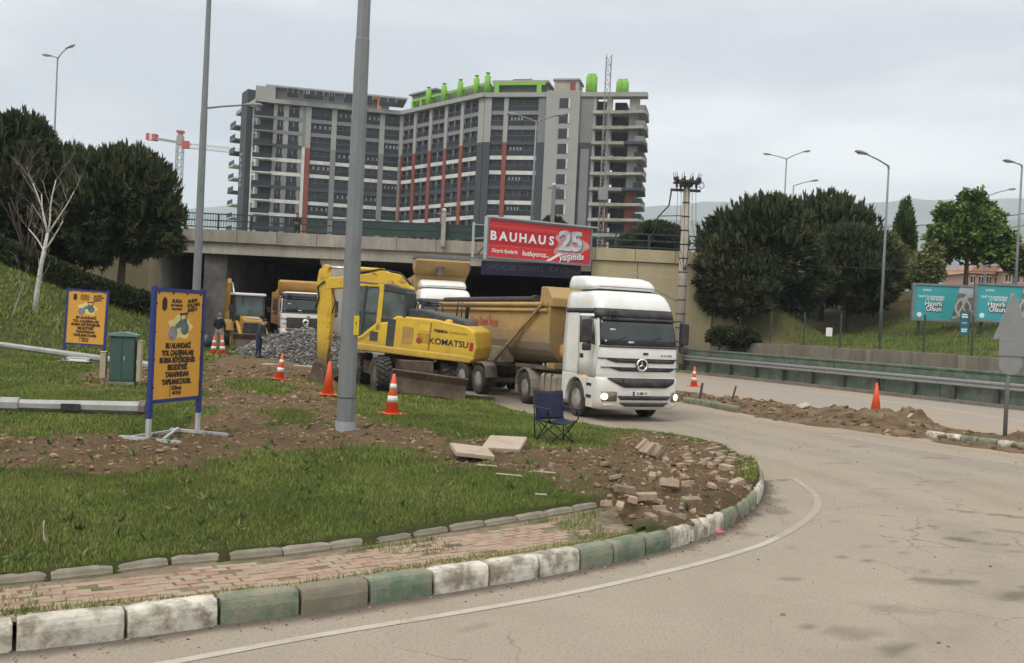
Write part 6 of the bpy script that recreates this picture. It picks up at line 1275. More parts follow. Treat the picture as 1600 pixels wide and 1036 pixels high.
for px, pb, pt, Y, lb in ((692, 378, 332, 57.6, 'pale concrete post with a cluster of lamps on the bridge parapet'), (863, 345, 292, 62, 'slim post with a small white lamp above the red billboard')):
    b = at(px, pb, Y); tp = at(px, pt, Y); t = thing('lamp_standard', lb, 'lamp post', (b.x, Y, b.z - .3)); h = tp.z - b.z + .3; MB().bx(-.13, .13, -.13, .13, 0, h).build('post', PC_ if px < 700 else POLEM, t, .02)
    MB().bx(-.4, .4, -.05, .05, h - .12, h - .02).build('cross_arm', POLEM, t); MB().lathe([(0, h), (.12, h + .04), (.14, h + .14), (.09, h + .24), (0, h + .26)], 12).build('lamp_globe', LAMPG, t)
# concrete utility pole with insulators, and its wires
b = at(1061, 545, 56.3); tp = at(1069, 290, 56.3); UX, UY = b.x, 56.3; up = thing('utility_pole', 'pale concrete utility pole with dark insulator crown beside the white lorry', 'utility pole', (UX, UY, .5)); h = tp.z - .5
MB().lathe([(.30, 0), (.20, h)], 14).build('pole', mat('pole_concrete', (.40, .365, .30), .9, var=.12, scale=3, dirt=(.28, .25, .2), dscale=2, damt=.4, stretch=(1, 1, .3)), up)
BKM = mat('insulator_dark', (.035, .03, .03), .6, var=.3)
for k in range(11): z = h * (.12 + .078 * k); MB().lathe([(.29 - .09 * z / h, z), (.31 - .09 * z / h, z + .01), (.31 - .09 * z / h, z + .07), (.29 - .09 * z / h, z + .08)], 14).build('clamp_band', BKM, up)
MB().bx(-.95, .8, -.06, .06, h - .35, h - .2).bx(-.75, .75, -.5, -.38, h + .15, h + .27).bx(-.75, .75, .38, .5, h + .15, h + .27).bx(-.7, -.58, -.5, .5, h + .14, h + .25).bx(.58, .7, -.5, .5, h + .14, h + .25).bx(-.3, .3, -.3, .3, h - .05, h + .2).build('crown_frame', BKM, up)
IM = MB().lathe([(.05, 0), (.09, .04), (.05, .08), (.09, .12), (.05, .16), (.08, .2), (.02, .24), (.015, .5)], 8).mesh('insulator', BKM)
for k in range(10): a = 6.283 * k / 10; obj('insulator', IM, up, (.72 * math.cos(a), .45 * math.sin(a), h + .27), (.2 * math.sin(a), .25 * math.cos(a), 0))
for k in range(7): a = 6.283 * k / 7 + .3; obj('insulator', IM, up, (.6 * math.cos(a), .4 * math.sin(a), h + .1), (math.pi, 0, 0))
MB().tube([(.7, 0, h + .1), (.95, 0, h + .25), (1.0, 0, h), (.85, 0, h - .15), (.7, 0, h)], .03, 6).build('cable_loop', BKM, up)
rr = random.Random(5)
for k in range(6): x = -.35 + .13 * k; MB().tube([(x * 1.6, -.2, h - .1), (x * 1.2 + .25 * (k - 2) * .3, -.3, h - 1.5 - rr.random()), (x + .2 * (k - 2), -.3, h - 3.2), (.1 * (k % 2), -.25, h - 5)], .014, 5).build('down_lead', BKM, up)
MB().tube([(-.9, 0, h - .3), (-1.0, 0, h - 1.2), (-1.6, 0, h - 1.9), (-2.0, 0, h - 3.6)], .05, 6).build('cable_bundle', BKM, up); MB().bar((-1.55, 0, h - 1.85), (0, 0, h - 1.75), .05).build('strut', BKM, up)
MB().tube([(-.2, 0, 3.6), (-2., -.3, 4.5), (-2.9, -.3, 5.2)], .04, 6).build('stay', PC_, up); MB().bar((0, -.2, 5.0), (-3.4, -.3, 5.2), .05).build('stay', PC_, up)
def wire(label, pts, sag=.0, r=.018):
    P = []; pts = [Vector(p) for p in pts]
    for a_, b_ in zip(pts, pts[1:]):
        for k in range(10): t = k / 10; P.append(a_.lerp(b_, t) - Vector((0, 0, sag * 4 * t * (1 - t))))
    P.append(pts[-1]); return tag(MB().tube(P, r, 5).build('overhead_wire', BKM), label, 'wire', 'overhead wires')
wire('upper dark overhead wire crossing behind the leafy tree', [at(1100, 361, 75), at(1400, 354, 75), at(1640, 327, 70)], .2, .03); wire('lower dark overhead wire crossing behind the leafy tree', [at(1100, 376, 75), at(1400, 372, 75), at(1640, 346, 70)], .2, .03)
wire('thin wire strung in front of the right hand pines', [at(1066, 405, 60), at(1230, 413, 57), at(1640, 425, 50)], .1, .014)

# ================================================================ hoardings
FRM = mat('hoarding_frame', (.20, .22, .225), .55, metal=.3, var=.15); FRL = mat('hoarding_edge', (.45, .46, .46), .5, metal=.3, var=.1); BRED = mat('poster_red', (.60, .028, .03), .5, var=.05, scale=.6); BRD2 = mat('poster_red_dark', (.42, .012, .02), .5, var=.03); PWH = mat('poster_white', (.80, .79, .77), .5, var=.03); BRED3 = mat('poster_red_light', (.68, .10, .09), .5, var=.02)
SILV = mat('poster_silver', (.55, .57, .60), .45, var=.35, scale=2.5); SILD = mat('poster_silver_dark', (.13, .14, .16), .5, var=.4, scale=3)
pl_, pr_ = at(759, 376, 54.0), at(923.5, 386, 57.4); mid = (pl_ + pr_) / 2; W_ = math.hypot(pr_.x - pl_.x, pr_.y - pl_.y); rz_ = math.atan2(pr_.y - pl_.y, pr_.x - pl_.x); Hh = 2.32
bb = thing('billboard', 'large red billboard with white lettering mounted on the bridge', 'billboard', (mid.x, mid.y, mid.z - Hh / 2 + .08), rz_)
MB().bx(-W_ / 2 + .12, W_ / 2 - .12, -.05, .05, .12, Hh - .12).build('poster', BRED, bb)
for n_, b_ in (('frame', (-W_ / 2, W_ / 2, -.12, .14, Hh - .12, Hh)), ('frame', (-W_ / 2, W_ / 2, -.12, .14, 0, .12)), ('frame', (-W_ / 2, -W_ / 2 + .12, -.12, .14, .12, Hh - .12)), ('frame', (W_ / 2 - .12, W_ / 2, -.12, .14, .12, Hh - .12))): MB().bx(*b_).build(n_, FRM, bb, .01)
MB().bx(-W_ / 2 + .2, W_ / 2 + .3, -.2, -.13, Hh - .02, Hh + .06).bx(-W_ / 2 - .08, -W_ / 2 - .003, -.16, .1, -.05, Hh + .03).build('edge_trim', FRL, bb)
for x in (-2.4, 0, 2.4): MB().bar((x, .2, 0.05), (x, .2, Hh - .1), .12).bar((x, .2, .3), (x, 2.2 - .5 * x, .3), .1).bar((x, .2, Hh - .3), (x, 2.2 - .5 * x, .35), .08).build('support_post', FRM, bb)
MB().bar((-W_ / 2 - .75, .1, 0), (-W_ / 2 - .75, .1, Hh * .85), .1).bar((-W_ / 2 - .75, .1, Hh * .45), (-W_ / 2, .1, Hh * .5), .05).bar((-W_ / 2 - .75, .1, Hh * .8), (-W_ / 2, .1, Hh * .8), .05).build('side_ladder', FRL, bb)
fy = -.056; k_ = W_ / 6.2
for i, ch in enumerate('BAUHAUS'):
    x = (-2.72 + .56 * i) * k_; MB().bx(x - .25 * k_, x + .25 * k_, fy - .004, fy + .01, .86, 1.72).build('letter_tile', BRD2, bb); text(ch, .70, PWH, bb, (x, fy - .012, 1.29), (R(90), 0, 0), 'lettering', .022, .004, sx=.92 * k_)
for z in (1.86, .74): MB().bx(-2.95 * k_, 1.0 * k_, fy - .004, fy + .01, z, z + .035).build('poster_rule', BRED3, bb)
text('Sürpriz fiyatlarla', .30, PWH, bb, (-2.05 * k_, fy - .01, .47), (R(90), 0, 0), 'lettering', .004, .003, sx=.75 * k_, shear=.15); text('kutluyoruz...', .40, PWH, bb, (-.25 * k_, fy - .01, .45), (R(90), 0, 0), 'lettering', .008, .003, sx=.8 * k_, shear=.15)
MB().prism([(.35 * k_, .13), (.62 * k_, .13), (1.35 * k_, .62), (1.1 * k_, .62)], 'y', fy - .006, fy + .01).build('poster_stripe', PWH, bb)
mb = MB(); mb.add([(1.8 * k_ + (.95 + .25 * math.cos(5 * a)) * math.cos(a) * k_, fy - .002, 1.15 + (.85 + .1 * math.sin(7 * a)) * math.sin(a)) for a in [6.283 * j / 40 for j in range(40)]], [tuple(range(40))]); mb.build('poster_cloud', mat('poster_pink', (.55, .30, .31), .5, var=.3, scale=1.2), bb)
text('25', 1.55, SILD, bb, (1.86 * k_, fy - .014, 1.28), (R(90), 0, R(0)), 'lettering', .06, .004, sx=1.02 * k_, space=.9); text('25', 1.55, SILV, bb, (1.80 * k_, fy - .024, 1.33), (R(90), 0, 0), 'lettering', .045, .004, sx=1.02 * k_, space=.9); text('yaşında', .52, SILD, bb, (1.87 * k_, fy - .032, .42), (R(90), R(-6), 0), 'lettering', .02, .003, sx=.95 * k_, shear=.25); text('yaşında', .52, PWH, bb, (1.85 * k_, fy - .040, .45), (R(90), R(-6), 0), 'lettering', .008, .003, sx=.95 * k_, shear=.25)
NAVY = mat('sign_navy', (.010, .014, .045), .6, var=.2); DIM = mat('lettering_dim_blue', (.06, .07, .105), .6, var=.1)
pl_, pr_ = at(752, 417, 57.6), at(907, 426, 57.6); ns = thing('underpass_sign', 'long dark navy name board below the red billboard', 'sign', (0, 0, 0)); cx = (pl_.x + pr_.x) / 2; cz = (pl_.z + pr_.z) / 2; wd = pr_.x - pl_.x
ns.location = (cx, 57.55, cz); MB().bx(-wd / 2, wd / 2, -.04, .04, -.42, .42).build('panel', NAVY, ns, .01); text('KÜÇÜK SANAYİ', .46, DIM, ns, (-.75, -.046, .05), (R(90), 0, 0), 'lettering', .006, .003, sx=.9); text('KAVŞAĞI', .46, DIM, ns, (2.05, -.046, .05), (R(90), 0, 0), 'lettering', .006, .003)
mb = MB(); rr_ = [[Vector((-2.5 + q * math.cos(6.283 * k / 20), yy_, .05 + q * math.sin(6.283 * k / 20))) for k in range(20)] for q, yy_ in ((.17, -.042), (.17, -.05), (.22, -.05), (.22, -.042))]; mb.loft(rr_, 0, False, False); mb.lathe([(.08, .0), (.08, .05)], 10, 0, Matrix.Translation((-2.5, 0, .05)) @ RX90); mb.build('crest', DIM, ns)
TEAL = mat('poster_teal', (.045, .33, .36), .5, var=.08, scale=.8); TEALD = mat('poster_teal_dark', (.02, .13, .17), .5, var=.1); ROADG = mat('poster_road', (.46, .44, .40), .5, var=.15, scale=4); FIELDG = mat('poster_field', (.16, .17, .14), .6, var=.4, scale=3); SKYB = mat('poster_sky', (.40, .47, .52), .5, var=.2, scale=1)
def hoarding(label, c, rz):
    t = thing('hoarding', label, 'billboard', c, rz); w, h_ = 1.72, 1.95
    MB().bx(-w, w, -.06, .06, 0, h_).build('poster', TEAL, t)
    for b_ in ((-w - .14, -w, -.12, .12, -.12, h_ + .12), (w, w + .14, -.12, .12, -.12, h_ + .12), (-w, w, -.12, .12, h_, h_ + .12), (-w, w, -.12, .12, -.12, 0)): MB().bx(*b_).build('frame', FRM, t, .01)
    MB().prism([(.45, .0), (w, 0), (w, h_), (.85, h_)], 'y', -.066, 0).build('poster_photo', FIELDG, t); MB().prism([(.80, 1.6), (w, 1.5), (w, h_), (.86, h_)], 'y', -.07, 0).build('poster_photo_sky', SKYB, t)
    def ring(cx, cz, rx, rz2, wd_, y_):
        n = 36; V = [(cx + (rx + s2) * math.cos(6.283 * k / n), y_, cz + (rz2 + s2 * .8) * math.sin(6.283 * k / n)) for s2 in (0, wd_) for k in range(n)]; return MB().add(V, [(k, (k + 1) % n, (k + 1) % n + n, k + n) for k in range(n)])
    ring(1.1, .75, .36, .42, .12, -.071).build('poster_ring_road', ROADG, t); ring(1.42, 1.0, .3, .5, .08, -.074).build('poster_ring_road', ROADG, t)
    for p_, q_ in (((.5, .12), (1.7, .62)), ((.7, .1), (1.45, 1.6)), ((.75, 1.2), (1.7, 1.45))): MB().bar((p_[0], -.072, p_[1]), (q_[0], -.072, q_[1]), .012, .09, up=(0, 0, 1)).build('poster_road', ROADG, t)
    for z_, L, x_ in ((1.30, 1.5, -.75), (1.16, 1.15, -.55)): text('YENİ YOL BURSAMIZA' if L > 1.3 else 've TÜM ŞEHRE', .15, PWH, t, (x_, -.068, z_), (R(90), 0, 0), 'lettering', .004, .003)
    for x_, z_, s2 in ((-.62, .90, 'Hayırlı'), (-.58, .60, 'Olsun')): text(s2, .40, INK, t, (x_ + .02, -.067, z_ - .02), (R(90), 0, 0), 'lettering', .035, .002, sx=.95); text(s2, .40, PWH, t, (x_, -.076, z_), (R(90), 0, 0), 'lettering', .008, .002, sx=.95)
    MB().lathe([(.14, -.0), (.14, .07)], 16, 0, Matrix.Translation((-1.4, 0, .25)) @ RX90).build('crest', PWH, t); text('BURSA', .16, PWH, t, (-1.0, -.068, 1.68), (R(90), 0, 0), 'lettering', .003, .003)
    for x_ in (-1.3, 1.3): MB().bar((x_, .2, h_), (x_, .2, -2.6), .14).build('leg', FMET, t)
    return t
p0 = at(1473, 501, 56); p1 = at(1572, 503, 54); hoarding('turquoise road project billboard behind the fence, the left one of two', (p0.x, 56, p0.z + .05), -.02); hoarding('turquoise road project billboard partly hidden by the grey sign backs', (p1.x, 54, p1.z + .05), -.02)
a = at(1507, 505, 49); t = thing('banner', 'narrow upright teal banner on the fence before the billboards', 'banner', (a.x, 49, a.z), -.05); MB().bx(-.22, .22, -.015, .015, -.62, .62).build('cloth', TEALD, t)
for k, z in enumerate((.4, .28, -.02, -.35, -.45)): MB().bx(-.15, .12 + .03 * (k % 2), -.02, .0, z, z + .07).build('print', PWH if k != 2 else SKYB, t)
MB().bar((.25, .02, -2.0), (.25, .02, .7), .04).build('pole', FMET, t)
# backs of the road signs on the median
x, y = gp(1570, 682, .1); rs = thing('road_sign', 'grey backs of triangular, square and round road signs on one post', 'sign', (x, y, .1)); BACK = mat('sign_back', (.25, .255, .25), .55, metal=.35, var=.1, dirt=(.26, .26, .25), dscale=2, damt=.4); q = 1500 / y; zt = lambda py: (682 - py) / q
MB().lathe([(.055, -.2), (.05, zt(458))], 10, 0, None).build('post', BACK, rs)
MB().prism([(-.50, zt(531)), (.50, zt(531)), (.04, zt(459)), (-.04, zt(459))], 'y', -.09, -.07).build('triangle_plate', BACK, rs, .01); MB().bx(-.34, .34, -.12, -.1, zt(556), zt(528)).build('square_plate', BACK, rs, .008); MB().lathe([(.31, .07), (.31, .09)], 32, 0, Matrix.Translation((0, 0, zt(567))) @ RX90).build('round_plate', BACK, rs)
MB().bx(-.12, .12, -.07, -.04, zt(520), zt(517)).bx(-.12, .12, -.07, -.04, zt(568), zt(565)).build('bracket', BACK, rs)

# ================================================================ orange information signs
SBLU = mat('sign_frame_blue', (.018, .035, .17), .5, var=.12); SGRY = mat('sign_leg_grey', (.42, .42, .42), .55, var=.1); SORG = mat('poster_orange', (.68, .335, .045), .55, var=.03); TXT = mat('poster_ink', (.035, .02, .012), .6, var=0); GLOW = mat('poster_glow', (.78, .62, .25), .6, var=.1); RGRN = mat('poster_machine_green', (.10, .16, .13), .5, var=.4, scale=9); RGRY = mat('poster_machine_grey', (.26, .24, .24), .5, var=.4, scale=9)
def info_sign(label, loc, rz, W=1.28, tilt=0.):
    t = thing('information_sign', label, 'sign', loc, rz); t.rotation_euler.y = tilt; w = W / 2; zb, zt = .66, 2.42
    for x in (-w, w):
        MB().bx(x - .035, x + .035, -.035, .035, .36, 2.5).build('post', SBLU, t, .004); MB().bx(x - .032, x + .032, -.032, .032, .0, .36).build('leg', SGRY, t); MB().bx(x - .03, x + .03, -.62, .55, 0, .05).build('foot', SGRY, t)
    MB().bx(-w + .035, w - .035, -.03, .03, zt, zt + .06).build('rail', SBLU, t); MB().bx(-w + .035, w - .035, -.03, .03, zb - .06, zb).build('rail', SBLU, t); MB().bar((-w, .35, .03), (w, .35, .03), .05, .05).build('brace', SGRY, t); MB().bar((-w, -.3, .06), (w, .4, .06), .04, .03).build('brace', SGRY, t)
    p = MB().bx(-w + .035, w - .035, -.016, -.004, zb, zt).build('poster', SORG, t); f = -.02; k = W / 1.28
    for i, (s2, z) in enumerate((('BU ALANDAKİ', 1.53), ('YOL ÇALIŞMALARI', 1.41), ('BURSA BÜYÜKŞEHİR', 1.29), ('BELEDİYESİ', 1.17), ('TARAFINDAN', 1.05), ('YAPILMAKTADIR.', .93))): text(s2, .118, TXT, p, (0, f, z), (R(90), 0, 0), 'lettering', .0075, .002, sx=.83 * k)
    text('BURSA', .085, TXT, p, (-.08 * k, f, 2.27), (R(90), 0, 0), 'lettering', .002, .002, sx=k); text('BÜYÜKŞEHİR', .05, TXT, p, (-.08 * k, f, 2.20), (R(90), 0, 0), 'lettering', .001, .002, sx=k); text('BELEDİYESİ', .05, TXT, p, (-.08 * k, f, 2.14), (R(90), 0, 0), 'lettering', .001, .002, sx=k)
    for i, s2 in enumerate(('BURSA', 'YOLUNA', 'BAŞLA')): text(s2, .085, TXT, p, ((.33 + .02 * (i % 2)) * k, f, 2.29 - .075 * i), (R(90), R(-9), 0), 'lettering', .004, .002, sx=k, shear=.2)
    MB().prism([(-.40 * k, 2.1), (-.33 * k, 2.14), (-.33 * k, 2.28), (-.37 * k, 2.33), (-.41 * k, 2.33), (-.45 * k, 2.28), (-.45 * k, 2.14)], 'y', f - .001, -.01).build('crest', TXT, p)
    MB().add([((.02 + (.30 + .05 * math.cos(7 * a)) * math.cos(a)) * k, -.0175, 1.84 + (.2 + .03 * math.sin(5 * a)) * math.sin(a)) for a in [6.283 * j / 30 for j in range(30)]], [tuple(range(30))]).build('poster_glow', GLOW, p)
    mb = MB()
    for (cx, cz, r_, m_) in ((-.16, 1.74, .12, 0), (.15, 1.82, .11, 1)): mb.add([((cx + r_ * math.cos(a)) * k, f, cz + r_ * math.sin(a)) for a in [6.283 * j / 18 for j in range(18)]], [tuple(range(18))], m_)
    mb.add([(x * k, f - .001, z) for x, z in ((-.12, 1.80), (.2, 1.88), (.2, 2.0), (.02, 1.96), (-.1, 1.88))], [(0, 1, 2, 3, 4)], 1); mb.add([(x * k, f - .001, z) for x, z in ((.0, 2.07), (.22, 2.09), (.22, 2.06), (.0, 2.04))], [(0, 1, 2, 3)], 2)
    for x in (.03, .18): mb.add([(xx * k, f - .001, z) for xx, z in ((x, 1.96), (x + .02, 1.96), (x + .02, 2.07), (x, 2.07))], [(0, 1, 2, 3)], 2)
    mb.build('poster_roller', [RGRY, RGRN, TXT], p)
    MB().bar((-.17 * k, f, .86), (.0, f, .86), .003, .012).bar((-.17 * k, f, .69), (-.17 * k, f, .86), .012, .003).build('poster_bracket', TXT, p); text('ALİNUR', .07, TXT, p, (.0, f, .82), (R(90), 0, 0), 'lettering', .004, .002, sx=k); text('AKTAŞ', .07, TXT, p, (.0, f, .745), (R(90), 0, 0), 'lettering', .004, .002, sx=k)
    for x in np.linspace(-w + .1, w - .1, 4):
        MB().box((x, -.02, zt - .02), (.03, .02, .03)).build('cable_tie', TXT, t)
    for z in np.linspace(zb + .2, zt - .2, 4):
        for x in (-w + .03, w - .03): MB().box((x, -.025, z), (.03, .03, .03)).build('cable_tie', TXT, t)
    return t
x, y = gpl(271, 686); info_sign('near orange roadworks sign in a blue frame beside the dug soil', (x, y, gz1(x, y)), R(72)); 
a = at(131, 545, 32.5); info_sign('far orange roadworks sign in a blue frame on the grass slope', (a.x, 32.5, gz1(a.x, 32.5)), R(4), 1.32, R(1.5))
tag(MB().box((0, 0, .06), (.82, .06, .05)).box((.02, -.02, -.02), (.78, .06, .05)).bx(-.3, .3, -.03, .03, -.05, .1).build('white_trestle', PLATE, None, .006, loc=(a.x + .05, 32.0, gz1(a.x, 32.) + .12), rz=-.15), 'white plastic bar lying at the foot of the far orange sign', 'bar')

# ================================================================ utility cabinet, fallen poles
x, y = gpl(191, 600); cz = gz1(x, y); cb_ = thing('utility_cabinet', 'dark green metal utility cabinet on the lawn', 'cabinet', (x, y, cz), R(14)); CABG = mat('cabinet_green', (.028, .085, .068), .55, var=.2, scale=2, dirt=(.06, .10, .085), dscale=1.5, damt=.4, stretch=(1, 1, .3)); CABL = mat('cabinet_lid', (.13, .22, .19), .6, var=.15); CREAM = mat('cream_box', (.42, .38, .25), .6, var=.1, dirt=(.3, .26, .17), dscale=3, damt=.3)
MB().bx(-.32, .32, -.24, .24, 0, .1).build('plinth', PGREY, cb_, .01); MB().bx(-.30, .30, -.22, .22, .1, 1.28).build('body', CABG, cb_, .015); MB().bx(.02, .28, -.235, -.221, .16, 1.22).build('door', CABG, cb_, .006); MB().bx(-.27, -.01, -.235, -.221, .16, 1.22).build('door', CABG, cb_, .006); MB().bx(.04, .07, -.25, -.236, .66, .78).build('door_handle', STL, cb_)
MB().prism([(-.36, 1.28), (.36, 1.28), (.36, 1.33), (.05, 1.40), (-.36, 1.35)], 'y', -.28, .28).build('lid', CABL, cb_, .008)
for nm, lb, b_ in (('meter_box', 'small cream meter box left of the green cabinet', (-.54, -.40, -.15, .12, .18, .84)), ('cabinet_panel', 'upright cream panel standing right of the green cabinet', (.36, .45, -.2, .2, .12, 1.16))):
    mb = MB().bx(*b_); mb.bx(b_[0] - .01, b_[1] + .01, b_[2] - .01, b_[3] + .01, b_[5], b_[5] + .03).bx((b_[0] + b_[1]) / 2 - .03, (b_[0] + b_[1]) / 2 + .03, -.03, .03, -.02, b_[4]); tag(mb.build(nm, CREAM, None, .008, loc=(x, y, cz), rz=R(14)), lb, 'box')
LYP = mat('lying_pole_steel', (.36, .36, .345), .6, metal=.2, var=.12, dirt=(.27, .25, .22), dscale=2, damt=.4)
def lying(label, a, b, r0, r1, extra):
    a, b = Vector(a), Vector(b); d = (b - a); L = d.length; t = thing('fallen_pole', label, 'pole', a); q = d.to_track_quat('X', 'Z'); t.rotation_euler = q.to_euler()
    M = Matrix.Rotation(R(90), 4, 'Y') @ Matrix.Rotation(R(22.5), 4, 'Z'); MB().lathe([(r0, 0), (r1, L)], 8, 0, M, False).build('shaft', LYP, t); extra(t, L); return t
def ex1(t, L):
    MB().lathe([(.15, L - 2.75), (.15, L - 2.35)], 8, 0, Matrix.Rotation(R(90), 4, 'Y') @ Matrix.Rotation(R(22.5), 4, 'Z'), False).build('sleeve', LYP, t); MB().bx(L - 1.55, L - 1.2, -.155, -.11, -.07, .06).build('hatch_opening', TBLK, t); MB().bx(L - 3.6, L - 3.15, -.08, .0, .105, .125).build('sticker', TAGY, t); MB().lathe([(.16, L - .12), (.16, L)], 8, 0, Matrix.Rotation(R(90), 4, 'Y') @ Matrix.Rotation(R(22.5), 4, 'Z'), False).build('end_collar', CHAS, t)
e0 = P3(228, 643, .45); e1 = P3(-60, 630, .5); lying('grey octagonal lamp pole lying on the grass behind the near sign', (e1[0], e1[1], gz1(e1[0], e1[1]) + .13), (e0[0], e0[1], gz1(e0[0], e0[1]) + .13), .10, .135, ex1)
a0 = at(-60, 541, 33.5); b0 = at(238, 566, 31.5); lying('long pale lamp pole lying across the grass behind the cabinet', (a0.x, 33.5, gz1(a0.x, 33.5) + .12), (b0.x, 31.5, gz1(b0.x, 31.5) + .12), .09, .13, lambda t, L: None)

# ================================================================ traffic cones
CORG = mat('cone_orange', (.72, .085, .018), .5, var=.08, scale=5, dirt=(.50, .10, .04), dscale=5, damt=.3); CWHT = mat('cone_white', (.70, .68, .64), .45, var=.06, dirt=(.5, .46, .4), dscale=6, damt=.25)
def cone(label, px, py, z, h, striped, tilt=0., Y=None):
    x, y = gpl(px, py) if px < 1000 else gp(px, py, z); zz = gz1(x, y) if x < 4 else z; t = thing('traffic_cone', label, 'traffic cone', (x, y, zz), random.uniform(0, 1), 'traffic cones'); t.rotation_euler.y = tilt; k = h / .75
    prof = lambda z0, z1: [(.135 * k * (1 - z0 / h * .80), z0), (.135 * k * (1 - z1 / h * .80), z1)]
    MB().bx(-.2 * k, .2 * k, -.2 * k, .2 * k, 0, .035).build('base', CORG, t, .012); MB().lathe(prof(.03, h) + [(.02, h + .005)], 20).build('body', CORG, t)
    if striped:
        for z0, z1 in ((.30 * h, .46 * h), (.62 * h, .76 * h)): MB().lathe([(r_ + .004, z_) for r_, z_ in prof(z0, z1)], 20).build('band', CWHT, t)
for a_ in (('striped cone in front of the man in beige trousers, the left of the pair', 333, 555, .45, .82, 1, .03), ('striped cone in front of the man in beige trousers, the right of the pair', 347, 556, .45, .85, 1, -.02), ('striped cone leaning on the dug soil beside the gravel heap', 436, 594, .4, .78, 1, .10), ('plain orange cone between the excavator arm and the near lamp post', 512, 621, .33, .85, 0, .02), ('tall striped cone on the grass in front of the excavator wheel', 612, 647, .26, .88, 1, .02), ('small striped cone on the carriageway right beside the white lorry', 1084, 604, 0., .9, 1, 0), ('plain tall orange cone on the far carriageway beyond the median heaps', 1368, 643, 0., 1.0, 0, 0)): cone(*a_)

# ================================================================ gravel heap and site leftovers
gx, gy = at(478, 540, 42.5).x, 42.5; gz0 = gz1(gx, gy); GRVM = [mat('gravel_' + k, c, .9, var=.25, scale=9, spec=.25) for k, c in (('dark', (.075, .072, .068)), ('mid', (.15, .142, .13)), ('light', (.28, .265, .24)))]
def pile(X, Y):
    q = np.hypot((X - gx) / 3.3, (Y - gy) / 2.4) + .16 * (fbm(X, Y, .8, 3, 71) - .5); q2 = np.hypot((X - gx - 1.2) / 2.6, (Y - gy - .3) / 2.2); return np.maximum(1.62 * np.clip(1 - q, 0, 1) ** .9, 1.35 * np.clip(1 - q2, 0, 1) ** .9) * (.9 + .2 * fbm(X, Y, 1.6, 3, 72))
X, Y, Fq = grid(np.arange(gx - 4.2, gx + 4.6, .12), np.arange(gy - 3.2, gy + 3.2, .12)); hp_ = pile(X, Y); keep = (hp_ > .01)[Fq].any(1); V, Fk, u = compact(np.stack([X, Y, hp_ + gz(X, Y) - .03], 1), Fq[keep])
gv = thing('gravel_heap', 'heap of grey crushed stone between the man and the excavator arm', 'gravel', (0, 0, 0)); obj('heap_core', npmesh('heap_core', V, Fk, GRVM[0], True), gv)
r = np.random.default_rng(73); n = 9000; x = r.uniform(gx - 4.2, gx + 4.6, n); y = r.uniform(gy - 3.2, gy + 1.2, n); h = pile(x, y); k = (h > .02) | ((r.uniform(0, 1, n) < .06) & (h > -.5)); x, y, h = x[k], y[k], h[k]; sz = r.uniform(.03, .085, len(x)); scatter('crushed_stone', np.stack([x, y, h + gz(x, y)], 1), sz, GRVM, 74, gv, .8, mi=r.choice([0, 1, 1, 1, 2], len(x)))
SLB = mat('dusty_slab', (.42, .35, .27), .9, var=.12, scale=3, bump=.3, dirt=(.30, .22, .15), dscale=3, damt=.35)
a = at(500, 575, 35.5); tag(MB().box((0, 0, 0), (4.4, .45, .12)).build('concrete_strip', SLB, None, .015, loc=(a.x, 35.5, gz1(a.x, 35.5) + .08), rz=-.12), 'long pale concrete edging lying in front of the gravel heap', 'edging')
for i, (px, py, l, w, rz, tilt, lb) in enumerate(((737, 712, .62, .42, .25, .10, 'flat pale paving slab, the left one of two on the dug soil'), (788, 704, .66, .45, -.2, .20, 'tilted pale paving slab, the right one of two on the dug soil'))):
    x, y = gpl(px, py); o = MB().box((0, 0, 0), (l, w * 1.5, .07)).build('paving_slab', SLB, None, .012, loc=(x, y, gz1(x, y) + .12)); o.rotation_euler = (tilt, .10 - .12 * i, rz); tag(o, lb, 'slab')
RB = [mat('rubble_' + k, c, .92, var=.2, scale=8, bump=.5, bscale=40, rnd=.18, dirt=(.32, .245, .165), dscale=5, damt=.42) for k, c in (('tan', (.33, .25, .18)), ('brown', (.22, .165, .115)), ('pink', (.33, .23, .17)))]
BM_ = []
for i, d_ in enumerate(((.21, .105, .08), (.26, .12, .10), (.20, .10, .06), (.15, .11, .08), (.27, .12, .09))):
    for m_ in RB: BM_.append(MB().box((0, 0, 0), d_, top=(.96, .94)).mesh('paving_block', m_))
rr = random.Random(12)
def block(px, py, up_=0., rot=None, k=None, hgt=.0):
    x, y = gpl(px, py); o = obj('paving_block', BM_[k if k is not None else rr.randrange(len(BM_))], None, (x, y, gz1(x, y) + .028 + hgt), rot or (rr.uniform(-.25, .25), rr.uniform(-.25, .25), rr.uniform(0, 3.14))); addbevel(o, .008, 1)
    return tag(o, 'loose paving block among the rubble at the kerb bend', 'paving block', 'loose paving blocks at the kerb bend')
for k, (px, py) in enumerate(((945, 733), (961, 745), (1024, 733), (1019, 747), (1070, 750), (1075, 759), (1025, 783), (1080, 783), (968, 799), (947, 791), (988, 797), (1017, 808), (1038, 809), (1060, 803), (996, 778), (1098, 732), (1128, 752), (1112, 765), (1150, 758), (1030, 798), (915, 740), (1040, 722), (1135, 740), (870, 735))): block(px, py)
for k in range(5): block(1003 + 6 * k, 704 + 2.5 * k, rot=(0, -.75, .35 + .08 * k), k=12 if k < 4 else 13, hgt=.08)
block(1045, 774, rot=(1.2, .1, .2), k=12, hgt=.08); block(1052, 768, rot=(.2, .5, .9), k=1, hgt=.1); block(975, 790, rot=(.05, .1, .1), k=13, hgt=.07); block(1010, 788, rot=(.1, -.1, -.15), k=14, hgt=.06)
